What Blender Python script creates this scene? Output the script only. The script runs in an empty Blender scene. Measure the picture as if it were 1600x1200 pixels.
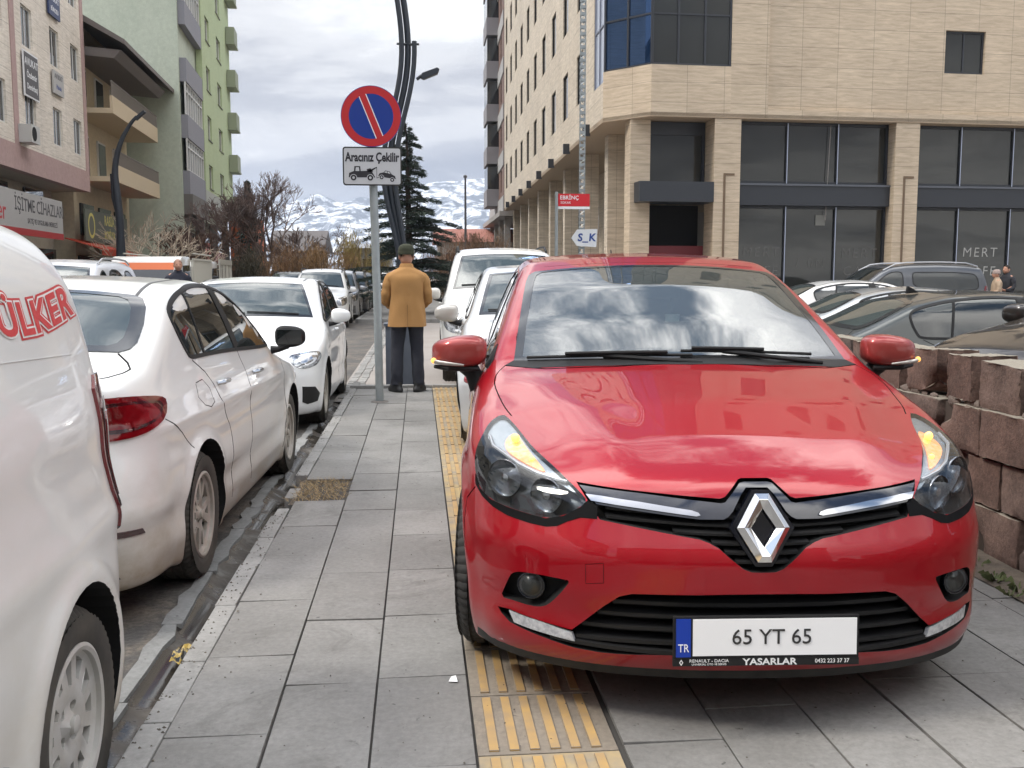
import bpy, bmesh, math, random
import numpy as np
from mathutils import Vector, Matrix
from mathutils.geometry import delaunay_2d_cdt
random.seed(7); RNG = np.random.default_rng(7)
SC = bpy.context.scene; COL = SC.collection
# ------------------------------ camera ------------------------------
cam_d = bpy.data.cameras.new('camera'); cam = bpy.data.objects.new('camera', cam_d); COL.objects.link(cam)
cam_d.sensor_width = 36.0; cam_d.lens = 1550/1600*36.0; cam_d.clip_end = 20000; cam_d.clip_start = 0.05
YAW = math.atan(145/1550); PIT = math.atan(166/1550)
cam.location = (0, 0, 1.33); cam.rotation_euler = (math.pi/2-PIT, 0, -YAW)
SC.camera = cam
SC.render.resolution_x, SC.render.resolution_y = 1024, 768
# ------------------------------ sky and sun ------------------------------
SUN_EL, SUN_AZ = math.radians(50), math.radians(258)      # azimuth clockwise from +Y: to the left and a little behind the camera, veiled by cloud
W = bpy.data.worlds.new('World'); SC.world = W; W.use_nodes = True
nt = W.node_tree; nt.nodes.clear(); N = nt.nodes.new; LK = nt.links.new
out = N('ShaderNodeOutputWorld'); bg = N('ShaderNodeBackground'); LK(bg.outputs[0], out.inputs[0])
sky = N('ShaderNodeTexSky'); sky.sky_type = 'NISHITA'; sky.sun_disc = False; sky.sun_elevation = SUN_EL; sky.sun_rotation = SUN_AZ
sky.air_density = 1.2; sky.dust_density = 0.6
tc = N('ShaderNodeTexCoord')
sep = N('ShaderNodeSeparateXYZ'); LK(tc.outputs['Generated'], sep.inputs[0])
# project the view direction on a cloud ceiling: (x, y)/(z + 0.25)
def mth(op, a, b=None, clamp=False):
    n = N('ShaderNodeMath'); n.operation = op; n.use_clamp = clamp
    for i, v in enumerate((a, b)):
        if v is None: continue
        if isinstance(v, (int, float)): n.inputs[i].default_value = v
        else: LK(v, n.inputs[i])
    return n.outputs[0]
zc = mth('MAXIMUM', sep.outputs[2], 0.0); zz = mth('ADD', zc, 0.22)
comb = N('ShaderNodeCombineXYZ'); LK(mth('DIVIDE', sep.outputs[0], zz), comb.inputs[0]); LK(mth('DIVIDE', sep.outputs[1], zz), comb.inputs[1])
def cloud_noise(scale, detail, rough, off, dist=0.0, sx=1.0):
    m = N('ShaderNodeMapping'); m.inputs['Location'].default_value = off; m.inputs['Scale'].default_value = (sx, 1, 1); LK(comb.outputs[0], m.inputs[0])
    n = N('ShaderNodeTexNoise'); n.inputs['Scale'].default_value = scale; n.inputs['Detail'].default_value = detail
    n.inputs['Roughness'].default_value = rough; n.inputs['Distortion'].default_value = dist; LK(m.outputs[0], n.inputs['Vector']); return n.outputs['Fac']
def ramp(fac, stops):
    r = N('ShaderNodeValToRGB'); r.color_ramp.interpolation = 'EASE'
    e = r.color_ramp.elements
    while len(e) < len(stops): e.new(0.5)
    for i, (p, c) in enumerate(stops): e[i].position = p; e[i].color = c if len(c) == 4 else (*c, 1)
    LK(fac, r.inputs[0]); return r.outputs[0]
cov = cloud_noise(1.25, 8, 0.60, (3.1, 1.7, 0), 0.5)
shade = cloud_noise(0.55, 7, 0.55, (8.2, 5.1, 0), 0.6, 0.8)
fine = cloud_noise(2.4, 6, 0.6, (1.2, 7.1, 0), 0.8)
sh = mth('ADD', mth('MULTIPLY', shade, 0.78), mth('MULTIPLY', fine, 0.22))
ccol = ramp(sh, [(0.40, (2.1, 2.16, 2.4)), (0.46, (3.2, 3.22, 3.38)), (0.515, (5.0, 4.97, 4.95)), (0.565, (7.0, 6.9, 6.7))])
hole = ramp(cov, [(0.40, (0, 0, 0)), (0.53, (1, 1, 1))])
low = mth('MULTIPLY', mth('SUBTRACT', 0.46, zc), 4.0, True)           # the sky near the horizon is wholly clouded
cf = mth('MAXIMUM', hole, low)
mixc = N('ShaderNodeMix'); mixc.data_type = 'RGBA'; LK(cf, mixc.inputs[0]); LK(sky.outputs[0], mixc.inputs[6])
boost = mth('ADD', 1.0, mth('MULTIPLY', mth('SUBTRACT', zc, 0.34, True), 7.0))          # the cloud deck is brighter overhead than low down
vm = N('ShaderNodeVectorMath'); vm.operation = 'SCALE'; LK(ccol, vm.inputs[0]); LK(boost, vm.inputs[3]); LK(vm.outputs[0], mixc.inputs[7])
LK(mixc.outputs[2], bg.inputs[0]); bg.inputs[1].default_value = 0.13
sd = bpy.data.lights.new('sun', 'SUN'); sd.energy = 1.9; sd.angle = math.radians(12); sd.color = (1.0, 0.94, 0.85)
sun = bpy.data.objects.new('sun', sd); COL.objects.link(sun)
sun.rotation_euler = (math.pi/2-SUN_EL, 0, math.pi-SUN_AZ)
_d = Vector((math.sin(SUN_AZ)*math.cos(SUN_EL), math.cos(SUN_AZ)*math.cos(SUN_EL), math.sin(SUN_EL)))
sun.rotation_euler = _d.to_track_quat('Z', 'Y').to_euler()
SC.view_settings.view_transform = 'Standard'; SC.view_settings.look = 'None'; SC.view_settings.exposure = 0.55; SC.view_settings.gamma = 1
SC.render.engine = 'CYCLES'
# ============================ CAR SHAPE MATHS ============================
def smooth_table(pts, sig=0.03, step=0.004, pad=0.25):
    pts = np.array(pts, float); a, b = pts[0, 0], pts[-1, 0]
    t = np.arange(a - pad, b + pad + step, step)
    v = np.interp(t, pts[:, 0], pts[:, 1])
    s0 = (pts[1, 1]-pts[0, 1])/(pts[1, 0]-pts[0, 0]); s1 = (pts[-1, 1]-pts[-2, 1])/(pts[-1, 0]-pts[-2, 0])
    v = np.where(t < a, pts[0, 1]+s0*(t-a), v); v = np.where(t > b, pts[-1, 1]+s1*(t-b), v)
    if sig > 0:
        n = int(3*sig/step); k = np.exp(-0.5*(np.arange(-n, n+1)*step/sig)**2); k /= k.sum()
        vp = np.concatenate([v[0]+(v[1]-v[0])*np.arange(-n, 0), v, v[-1]+(v[-1]-v[-2])*np.arange(1, n+1)])
        v = np.convolve(vp, k, 'valid')
    return t, v, np.gradient(v, step)

def smax(a, b, k):
    h = np.maximum(k-np.abs(a-b), 0)/k
    return np.maximum(a, b)+h*h*h*k/6.0

class Shape:
    """implicit car body: F<0 inside.  x right, y from front (0) to rear (L), z up."""
    def __init__(s, L, top, plan, sec, front, rear, fbow, rbow, crown, bow, zb=0.17, k_top=0.10, k_front=0.12, k_rear=0.1, core=None, disp=None, sig=0.035, k_tops=None):
        s.L = L
        s.top = smooth_table(top, sig); s.plan = smooth_table(plan, 0.10); s.sec = smooth_table(sec, 0.022)
        s.front = smooth_table(front, 0.02); s.rear = smooth_table(rear, 0.02)
        s.fbow = smooth_table([(-p[0], p[1]) for p in fbow[:0:-1]]+list(fbow), 0.04); s.rbow = smooth_table([(-p[0], p[1]) for p in rbow[:0:-1]]+list(rbow), 0.04)
        s.crown = smooth_table(crown, 0.08); s.bow = smooth_table(bow, 0.08)
        s.zb = zb; s.kt = smooth_table(k_tops, 0.05) if k_tops else None; s.k_top = k_top; s.kf = k_front; s.kr = k_rear; s.disp = disp
        s.core = core or (0.35, 0.75, L-0.75, 0.5, 0.62)
    def ev(s, tb, q, d=False):
        v = np.interp(q, tb[0], tb[1])
        return (v, np.interp(q, tb[0], tb[2])) if d else v
    def halfw(s, y, z): return s.ev(s.plan, y)-s.ev(s.sec, z)
    def topz(s, x, y):
        return s.ev(s.top, y-s.ev(s.bow, y)*x*x)-s.ev(s.crown, y)*(x/0.7)**2
    def F(s, P, raw=False):
        x, y, z = P[:, 0], P[:, 1], P[:, 2]; ax = np.abs(x)
        p, dp = s.ev(s.plan, y, True); c, dc = s.ev(s.sec, z, True)
        gs = (ax-(p-c))/np.sqrt(1+dp*dp*0.5+dc*dc)
        t, dt = s.ev(s.top, y-s.ev(s.bow, y)*x*x, True)
        gt = (z-(t-s.ev(s.crown, y)*(x/0.7)**2))/np.sqrt(1+dt*dt)
        f, df = s.ev(s.front, z, True); fb, dfb = s.ev(s.fbow, x, True)
        gf = ((f+fb)-y)/np.sqrt(1+df*df+dfb*dfb)
        r, dr = s.ev(s.rear, z, True); rb, drb = s.ev(s.rbow, x, True)
        gr = (y-(s.L-r-rb))/np.sqrt(1+dr*dr+drb*drb)
        k = s.ev(s.kt, y) if s.kt else s.k_top
        g = smax(gs, gt, k)
        g = smax(g, gf, s.kf); g = smax(g, gr, s.kr); g = smax(g, s.zb-z, 0.05)
        if s.disp is not None and not raw: g = g+s.disp(x, y, z)
        return g
    def grad(s, P, h=0.004):
        g = np.zeros_like(P)
        for i in range(3):
            e = np.zeros(3); e[i] = h; g[:, i] = s.F(P+e)-s.F(P-e)
        return g/np.maximum(np.linalg.norm(g, axis=1, keepdims=True), 1e-9)
    def cast(s, O, D, far=3.0, step=0.04, F=None):
        """first outside->inside crossing along rays; nan when missed"""
        F = F or s.F
        n = len(O); lo = np.zeros(n); hit = np.zeros(n, bool); t = 0.0; act = np.arange(n); hi = np.zeros(n)
        while t < far and len(act):
            t += step
            f = F(O[act]+D[act]*t); m = f < 0
            hi[act[m]] = t; lo[act[m]] = t-step; hit[act[m]] = True; act = act[~m]
        for _ in range(18):
            mid = (lo+hi)/2; f = F(O+D*mid[:, None]); ins = f < 0
            hi = np.where(ins, mid, hi); lo = np.where(ins, lo, mid)
        R = O+D*hi[:, None]; R[~hit] = np.nan
        return R
    def hull(s, step=0.03, F=None, core=None, box=None):
        """closed quad mesh of the body by rays from an inner core box"""
        F = F or s.F; cx, y0, y1, z0, z1 = core or s.core
        b = np.array(box or (-1.15, -0.25, -0.05, 1.15, s.L+0.25, 2.2)); lo, hi = b[:3], b[3:]
        cl, ch = np.array([-cx, y0, z0]), np.array([cx, y1, z1])
        n = [max(2, int(math.ceil((hi[i]-lo[i])/step))) for i in range(3)]
        idx = {}; V = []; Q = []
        def vid(i, j, k):
            key = (i, j, k)
            if key not in idx: idx[key] = len(V); V.append(key)
            return idx[key]
        for a, bb, c in ((0, 1, 2), (1, 2, 0), (2, 0, 1)):
            for side in (0, n[a]):
                for i in range(n[bb]):
                    for j in range(n[c]):
                        q = []
                        for di, dj in ((0, 0), (1, 0), (1, 1), (0, 1)):
                            key = [0, 0, 0]; key[a] = side; key[bb] = i+di; key[c] = j+dj; q.append(vid(*key))
                        Q.append(q if side else q[::-1])
        K = np.array(V, float)/np.array(n); P = lo+K*(hi-lo)
        C = np.clip(P, cl, ch); D = P-C
        l0 = np.zeros(len(P)); h0 = np.ones(len(P))
        for _ in range(22):
            m = (l0+h0)/2; ins = F(C+D*m[:, None]) < 0
            l0 = np.where(ins, m, l0); h0 = np.where(ins, h0, m)
        return C+D*l0[:, None], np.array(Q)

def clio_disp(x, y, z):
    ax = np.abs(x); d = 0*x
    # wheel arch flare
    for wy in (0.83, 3.42):
        r = np.hypot(y-wy, z-0.31); d = d-0.016*np.exp(-((r-0.365)/0.05)**2)*(ax > 0.5)
    # bonnet: raised shoulders running from pillars to the grille, dished flanks
    m = np.clip((y-0.12)/0.2, 0, 1)*np.clip((1.15-y)/0.25, 0, 1)
    c = 0.34+0.26*np.clip((y-0.1)/0.95, 0, 1.2)
    d = d-0.008*m*np.exp(-((ax-c)/0.08)**2)+0.006*m*np.exp(-((ax-c-0.16)/0.08)**2)
    # door waist hollow and shoulder above rear wheel
    m2 = np.clip((y-1.15)/0.3, 0, 1)*np.clip((3.3-y)/0.3, 0, 1)*(ax > 0.5)
    d = d+0.016*m2*np.exp(-((z-0.46)/0.09)**2)
    d = d-0.02*np.exp(-((y-3.35)/0.4)**2)*np.exp(-((z-0.88)/0.08)**2)*(ax > 0.5)
    # bumper: hollow band around the lower intake / lamps, ridge below
    mf = np.clip((0.55-y)/0.3, 0, 1)
    d = d+0.016*mf*np.exp(-((z-0.33)/0.07)**2)-0.012*mf*np.exp(-((z-0.53)/0.06)**2)
    return d
CLIO = Shape(4.06,
    top=[(-0.2, 0.62), (0.0, 0.69), (0.12, 0.745), (0.3, 0.825), (0.6, 0.915), (0.9, 0.975), (1.02, 0.995), (1.10, 1.015), (1.4, 1.165), (1.7, 1.305), (1.92, 1.385), (2.1, 1.432), (2.5, 1.46), (3.0, 1.447), (3.45, 1.39), (3.7, 1.325), (3.85, 1.1), (4.0, 0.92), (4.2, 0.8)],
    plan=[(-0.1, 0.835), (0.3, 0.855), (0.8, 0.866), (2.0, 0.868), (3.0, 0.862), (3.5, 0.85), (4.1, 0.80)],
    sec=[(0.1, 0.05), (0.2, 0.03), (0.3, 0.012), (0.5, 0.0), (0.7, 0.004), (0.84, 0.024), (0.93, 0.055), (0.99, 0.10), (1.2, 0.18), (1.45, 0.29)],
    front=[(0.05, 0.16), (0.14, 0.09), (0.19, 0.035), (0.25, 0.008), (0.33, 0.0), (0.42, 0.0), (0.5, 0.012), (0.6, 0.042), (0.7, 0.08), (0.8, 0.125), (0.95, 0.2)],
    rear=[(0.1, 0.12), (0.2, 0.03), (0.35, 0.0), (0.6, 0.01), (0.75, 0.06), (0.95, 0.12), (1.3, 0.33), (1.42, 0.42)],
    fbow=[(0, 0), (0.2, 0.008), (0.4, 0.045), (0.55, 0.10), (0.68, 0.185), (0.78, 0.30), (0.86, 0.45), (1.0, 0.8)],
    rbow=[(0, 0), (0.3, 0.01), (0.55, 0.05), (0.7, 0.11), (0.85, 0.25), (1.0, 0.5)],
    crown=[(0, 0.03), (0.6, 0.05), (1.0, 0.035), (1.4, 0.02), (2.0, 0.045), (3.5, 0.045), (4.0, 0.02)],
    bow=[(0, 0.30), (0.8, 0.30), (1.1, 0.28), (1.8, 0.22), (2.3, 0.0), (3.4, 0.0), (3.8, -0.12)],
    k_tops=[(0, 0.10), (0.9, 0.10), (1.3, 0.07), (2, 0.10), (4, 0.10)], k_front=0.09, zb=0.135, disp=clio_disp)
def arch_disp(wys, wz, x0=0.5, amp=0.014, r0=0.37):
    def f(x, y, z):
        ax = np.abs(x); d = 0*x
        for wy in wys: d = d-amp*np.exp(-((np.hypot(y-wy, z-wz)-r0)/0.05)**2)*(ax > x0)
        return d
    return f
def egea_disp(x, y, z):
    ax = np.abs(x); d = arch_disp((0.89, 3.53), 0.31)(x, y, z)
    m = np.clip((y-1.0)/0.4, 0, 1)*np.clip((4.4-y)/0.4, 0, 1)*(ax > 0.5)
    zc = 0.80+0.03*(y-1)/3
    d = d-0.010*m*np.exp(-((z-zc)/0.03)**2)+0.008*m*np.exp(-((z-zc+0.10)/0.06)**2)+0.014*m*np.exp(-((z-0.42)/0.07)**2)
    mr = np.clip((y-4.0)/0.2, 0, 1)
    return d-0.014*mr*np.exp(-((z-0.50)/0.06)**2)+0.02*mr*np.exp(-((z-0.78)/0.06)**2)*(ax < 0.6)
EGEA = Shape(4.53,
    top=[(-0.2, 0.66), (0.0, 0.73), (0.15, 0.80), (0.6, 0.91), (1.05, 0.985), (1.20, 1.02), (1.5, 1.20), (1.85, 1.375), (2.15, 1.46), (2.6, 1.495), (3.1, 1.475), (3.5, 1.395), (3.9, 1.22), (4.13, 1.115), (4.3, 1.09), (4.46, 1.06), (4.6, 0.95)],
    plan=[(-0.1, 0.85), (0.3, 0.875), (0.9, 0.893), (2.2, 0.896), (3.4, 0.893), (4.0, 0.865), (4.6, 0.80)],
    sec=[(0.1, 0.06), (0.2, 0.035), (0.3, 0.014), (0.5, 0.0), (0.75, 0.004), (0.86, 0.015), (0.94, 0.04), (1.0, 0.07), (1.25, 0.15), (1.5, 0.25)],
    front=[(0.05, 0.16), (0.16, 0.07), (0.25, 0.02), (0.4, 0.0), (0.55, 0.0), (0.66, 0.02), (0.76, 0.07), (0.9, 0.2)],
    rear=[(0.1, 0.12), (0.22, 0.04), (0.4, 0.0), (0.6, 0.0), (0.75, 0.05), (0.9, 0.075), (1.05, 0.04), (1.15, 0.1)],
    fbow=[(0, 0), (0.3, 0.02), (0.5, 0.065), (0.65, 0.13), (0.78, 0.25), (0.88, 0.42), (1.0, 0.8)],
    rbow=[(0, 0), (0.3, 0.015), (0.55, 0.06), (0.7, 0.12), (0.82, 0.24), (0.9, 0.4), (1.0, 0.7)],
    crown=[(0, 0.04), (1.0, 0.04), (1.4, 0.02), (2.0, 0.045), (3.5, 0.04), (4.0, 0.03), (4.5, 0.03)],
    bow=[(0, 0.22), (1.1, 0.22), (1.8, 0.18), (2.3, 0.0), (3.3, 0.0), (3.8, -0.18), (4.5, -0.05)],
    k_top=0.10, k_front=0.12, k_rear=0.12, zb=0.17, disp=egea_disp)
def van_disp(x, y, z):
    ax = np.abs(x); d = arch_disp((0.75, 3.26), 0.31, amp=0.022, r0=0.38)(x, y, z)
    m = np.clip((y-0.9)/0.4, 0, 1)*(ax > 0.5)
    return d+0.010*m*np.exp(-((z-0.95)/0.10)**2)-0.010*m*np.exp(-((z-0.78)/0.05)**2)
VAN = Shape(3.86,
    top=[(-0.2, 0.78), (0.0, 0.86), (0.2, 0.95), (0.55, 1.05), (0.8, 1.12), (1.2, 1.40), (1.5, 1.57), (1.75, 1.66), (2.2, 1.715), (2.8, 1.72), (3.3, 1.70), (3.62, 1.66), (3.78, 1.58), (3.95, 1.3)],
    plan=[(-0.1, 0.80), (0.3, 0.84), (0.9, 0.856), (2.0, 0.858), (3.0, 0.85), (3.5, 0.835), (4.0, 0.80)],
    sec=[(0.1, 0.06), (0.2, 0.03), (0.35, 0.01), (0.6, 0.0), (0.9, 0.006), (1.05, 0.02), (1.2, 0.045), (1.45, 0.10), (1.72, 0.21)],
    front=[(0.05, 0.14), (0.2, 0.03), (0.4, 0.0), (0.6, 0.0), (0.8, 0.05), (1.0, 0.16)],
    rear=[(0.1, 0.10), (0.2, 0.03), (0.4, 0.0), (0.6, 0.0), (0.85, 0.012), (1.1, 0.035), (1.4, 0.085), (1.6, 0.14), (1.75, 0.22)],
    fbow=[(0, 0), (0.3, 0.02), (0.5, 0.06), (0.7, 0.18), (0.8, 0.3), (1.0, 0.7)],
    rbow=[(0, 0), (0.3, 0.008), (0.55, 0.02), (0.7, 0.045), (0.8, 0.09), (0.9, 0.22), (1.0, 0.5)],
    crown=[(0, 0.05), (1.0, 0.04), (2.0, 0.05), (4.0, 0.05)], bow=[(0, 0.3), (0.8, 0.25), (1.5, 0.15), (2.2, 0.0), (4.0, 0.0)],
    k_top=0.20, k_front=0.12, k_rear=0.10, zb=0.19, disp=van_disp)
def mpv_disp(x, y, z): return arch_disp((0.85, 3.6), 0.32, amp=0.016, r0=0.385)(x, y, z)
MPV = Shape(4.45,
    top=[(-0.2, 0.82), (0.0, 0.88), (0.15, 0.96), (0.5, 1.05), (0.95, 1.12), (1.12, 1.16), (1.5, 1.42), (1.8, 1.61), (2.05, 1.71), (2.5, 1.76), (3.2, 1.77), (3.8, 1.75), (4.15, 1.71), (4.3, 1.6), (4.5, 1.3)],
    plan=[(-0.1, 0.82), (0.3, 0.86), (0.9, 0.88), (2.2, 0.885), (3.6, 0.875), (4.5, 0.84)],
    sec=[(0.1, 0.06), (0.2, 0.03), (0.35, 0.01), (0.6, 0.0), (0.9, 0.008), (1.04, 0.035), (1.14, 0.075), (1.45, 0.15), (1.78, 0.26)],
    front=[(0.05, 0.14), (0.2, 0.03), (0.4, 0.0), (0.6, 0.0), (0.8, 0.03), (1.0, 0.12)],
    rear=[(0.1, 0.10), (0.2, 0.03), (0.4, 0.0), (0.7, 0.0), (1.0, 0.03), (1.3, 0.08), (1.7, 0.2)],
    fbow=[(0, 0), (0.3, 0.015), (0.5, 0.05), (0.7, 0.15), (0.82, 0.3), (1.0, 0.7)],
    rbow=[(0, 0), (0.3, 0.01), (0.55, 0.03), (0.7, 0.07), (0.82, 0.16), (1.0, 0.5)],
    crown=[(0, 0.05), (1.0, 0.04), (2.0, 0.045), (4.0, 0.045)], bow=[(0, 0.22), (1.1, 0.22), (1.8, 0.15), (2.3, 0.0), (4.5, 0.0)],
    k_top=0.13, k_front=0.12, k_rear=0.10, zb=0.2, disp=mpv_disp)
# ============================ MATERIALS ============================
_M = {}
def srgb(r, g, b): return tuple(((c/255)/12.92 if c/255 <= 0.04045 else ((c/255+0.055)/1.055)**2.4) for c in (r, g, b))
def mat(name, col, rough=0.5, metal=0.0, coat=0.0, spec=0.5, noise=None, bump=None, emit=None, alpha=None, tr=0.0, dirt=None, coat_r=0.03):
    """noise=(scale, amount, second colour)  bump=(scale, strength)  dirt=(colour, z0, z1, amount) in object space"""
    if name in _M: return _M[name]
    m = bpy.data.materials.new(name); _M[name] = m; m.use_nodes = True; t = m.node_tree; b = t.nodes['Principled BSDF']
    m.diffuse_color = (*col[:3], 1)
    b.inputs['Base Color'].default_value = (*col[:3], 1); b.inputs['Roughness'].default_value = rough; b.inputs['Metallic'].default_value = metal
    b.inputs['Coat Weight'].default_value = coat; b.inputs['Coat Roughness'].default_value = coat_r; b.inputs['Specular IOR Level'].default_value = spec
    b.inputs['Transmission Weight'].default_value = tr
    tcn = t.nodes.new('ShaderNodeTexCoord'); csock = None
    if noise:
        n = t.nodes.new('ShaderNodeTexNoise'); n.inputs['Scale'].default_value = noise[0]; n.inputs['Detail'].default_value = 6; n.inputs['Roughness'].default_value = 0.6
        t.links.new(tcn.outputs['Object'], n.inputs['Vector'])
        r = t.nodes.new('ShaderNodeValToRGB'); r.color_ramp.elements[0].position = 0.5-noise[1]/2; r.color_ramp.elements[1].position = 0.5+noise[1]/2
        r.color_ramp.elements[0].color = (*col[:3], 1); r.color_ramp.elements[1].color = (*noise[2][:3], 1)
        t.links.new(n.outputs['Fac'], r.inputs[0]); csock = r.outputs[0]; t.links.new(csock, b.inputs['Base Color'])
    if dirt:
        dc, z0, z1, amt = dirt
        n = t.nodes.new('ShaderNodeTexNoise'); n.inputs['Scale'].default_value = 2.6; n.inputs['Detail'].default_value = 8; n.inputs['Roughness'].default_value = 0.68
        mp = t.nodes.new('ShaderNodeMapping'); mp.inputs['Scale'].default_value = (1, 1, 1.6)
        t.links.new(tcn.outputs['Object'], mp.inputs[0]); t.links.new(mp.outputs[0], n.inputs['Vector'])
        s = t.nodes.new('ShaderNodeSeparateXYZ'); t.links.new(tcn.outputs['Object'], s.inputs[0])
        mr = t.nodes.new('ShaderNodeMapRange'); mr.inputs[1].default_value = z1; mr.inputs[2].default_value = z0; t.links.new(s.outputs[2], mr.inputs[0])
        ad = t.nodes.new('ShaderNodeMath'); ad.operation = 'MULTIPLY_ADD'; t.links.new(n.outputs['Fac'], ad.inputs[0]); ad.inputs[1].default_value = 1.6; ad.inputs[2].default_value = -0.95
        a2 = t.nodes.new('ShaderNodeMath'); a2.operation = 'ADD'; t.links.new(ad.outputs[0], a2.inputs[0]); t.links.new(mr.outputs[0], a2.inputs[1])
        a3 = t.nodes.new('ShaderNodeMath'); a3.operation = 'MULTIPLY'; a3.use_clamp = True; t.links.new(a2.outputs[0], a3.inputs[0]); t.links.new(mr.outputs[0], a3.inputs[1])
        a4 = t.nodes.new('ShaderNodeMath'); a4.operation = 'MULTIPLY'; a4.use_clamp = True; t.links.new(a3.outputs[0], a4.inputs[0]); a4.inputs[1].default_value = amt
        mx = t.nodes.new('ShaderNodeMix'); mx.data_type = 'RGBA'; t.links.new(a4.outputs[0], mx.inputs[0])
        if csock: t.links.new(csock, mx.inputs[6])
        else: mx.inputs[6].default_value = (*col[:3], 1)
        mx.inputs[7].default_value = (*dc, 1); t.links.new(mx.outputs[2], b.inputs['Base Color'])
        if coat:
            sb = t.nodes.new('ShaderNodeMath'); sb.operation = 'MULTIPLY_ADD'; sb.inputs[1].default_value = -coat*0.9; sb.inputs[2].default_value = coat
            t.links.new(a4.outputs[0], sb.inputs[0]); t.links.new(sb.outputs[0], b.inputs['Coat Weight'])
    if bump:
        n = t.nodes.new('ShaderNodeTexNoise'); n.inputs['Scale'].default_value = bump[0]; n.inputs['Detail'].default_value = 6
        t.links.new(tcn.outputs['Object'], n.inputs['Vector'])
        bp = t.nodes.new('ShaderNodeBump'); bp.inputs['Strength'].default_value = bump[1]; bp.inputs['Distance'].default_value = 0.02
        t.links.new(n.outputs['Fac'], bp.inputs['Height']); t.links.new(bp.outputs[0], b.inputs['Normal'])
    if emit:
        b.inputs['Emission Color'].default_value = (*emit[0], 1); b.inputs['Emission Strength'].default_value = emit[1]
    return m
def glass(name, tint=(0.55, 0.62, 0.6), opac=0.35, rough=0.0, ior=1.5, dark=(0.01, 0.012, 0.012), bright=1.0, gcol=None):
    """thin pane: part see-through tint, part dark body, reflection by Fresnel"""
    if name in _M: return _M[name]
    m = bpy.data.materials.new(name); _M[name] = m; m.use_nodes = True; t = m.node_tree; t.nodes.clear()
    o = t.nodes.new('ShaderNodeOutputMaterial'); tr = t.nodes.new('ShaderNodeBsdfTransparent'); tr.inputs[0].default_value = (*tint, 1)
    df = t.nodes.new('ShaderNodeBsdfDiffuse'); df.inputs[0].default_value = (*dark, 1)
    gl = t.nodes.new('ShaderNodeBsdfGlossy'); gl.inputs['Roughness'].default_value = rough; gl.inputs[0].default_value = (*(gcol or (bright,)*3), 1)
    fr = t.nodes.new('ShaderNodeFresnel'); fr.inputs[0].default_value = ior
    m1 = t.nodes.new('ShaderNodeMixShader'); m1.inputs[0].default_value = opac; t.links.new(tr.outputs[0], m1.inputs[1]); t.links.new(df.outputs[0], m1.inputs[2])
    m2 = t.nodes.new('ShaderNodeMixShader'); ge = t.nodes.new('ShaderNodeNewGeometry'); sb = t.nodes.new('ShaderNodeMath'); sb.operation = 'SUBTRACT'; sb.inputs[0].default_value = 1.0; t.links.new(ge.outputs['Backfacing'], sb.inputs[1]); ml = t.nodes.new('ShaderNodeMath'); ml.operation = 'MULTIPLY'; t.links.new(fr.outputs[0], ml.inputs[0]); t.links.new(sb.outputs[0], ml.inputs[1])
    t.links.new(ml.outputs[0], m2.inputs[0]); t.links.new(m1.outputs[0], m2.inputs[1]); t.links.new(gl.outputs[0], m2.inputs[2])
    t.links.new(m2.outputs[0], o.inputs[0]); return m
# ============================ OBJECT HELPERS ============================
def link(o, parent=None):
    COL.objects.link(o)
    if parent is not None: o.parent = parent
    return o
def tag(o, label=None, cat=None, group=None, kind=None):
    if label: o['label'] = label
    if cat: o['category'] = cat
    if group: o['group'] = group
    if kind: o['kind'] = kind
    return o
def empty(name, loc=(0, 0, 0), rz=0.0, label=None, cat=None, group=None):
    o = bpy.data.objects.new(name, None); o.empty_display_size = 0.2; COL.objects.link(o); o.location = loc; o.rotation_euler = (0, 0, rz)
    return tag(o, label, cat, group)
def raw(name, V, Fc, mats, parent=None, midx=None, smooth=False, ln=None):
    me = bpy.data.meshes.new(name); me.from_pydata([tuple(map(float, v)) for v in V], [], [tuple(map(int, f)) for f in Fc])
    for m in (mats if isinstance(mats, (list, tuple)) else [mats]): me.materials.append(m)
    if midx is not None: me.polygons.foreach_set('material_index', np.array(midx, np.int32))
    if smooth or ln is not None: me.polygons.foreach_set('use_smooth', np.ones(len(me.polygons), bool))
    me.update()
    if ln is not None: me.normals_split_custom_set([tuple(map(float, n)) for n in ln])
    return link(bpy.data.objects.new(name, me), parent)
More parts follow.
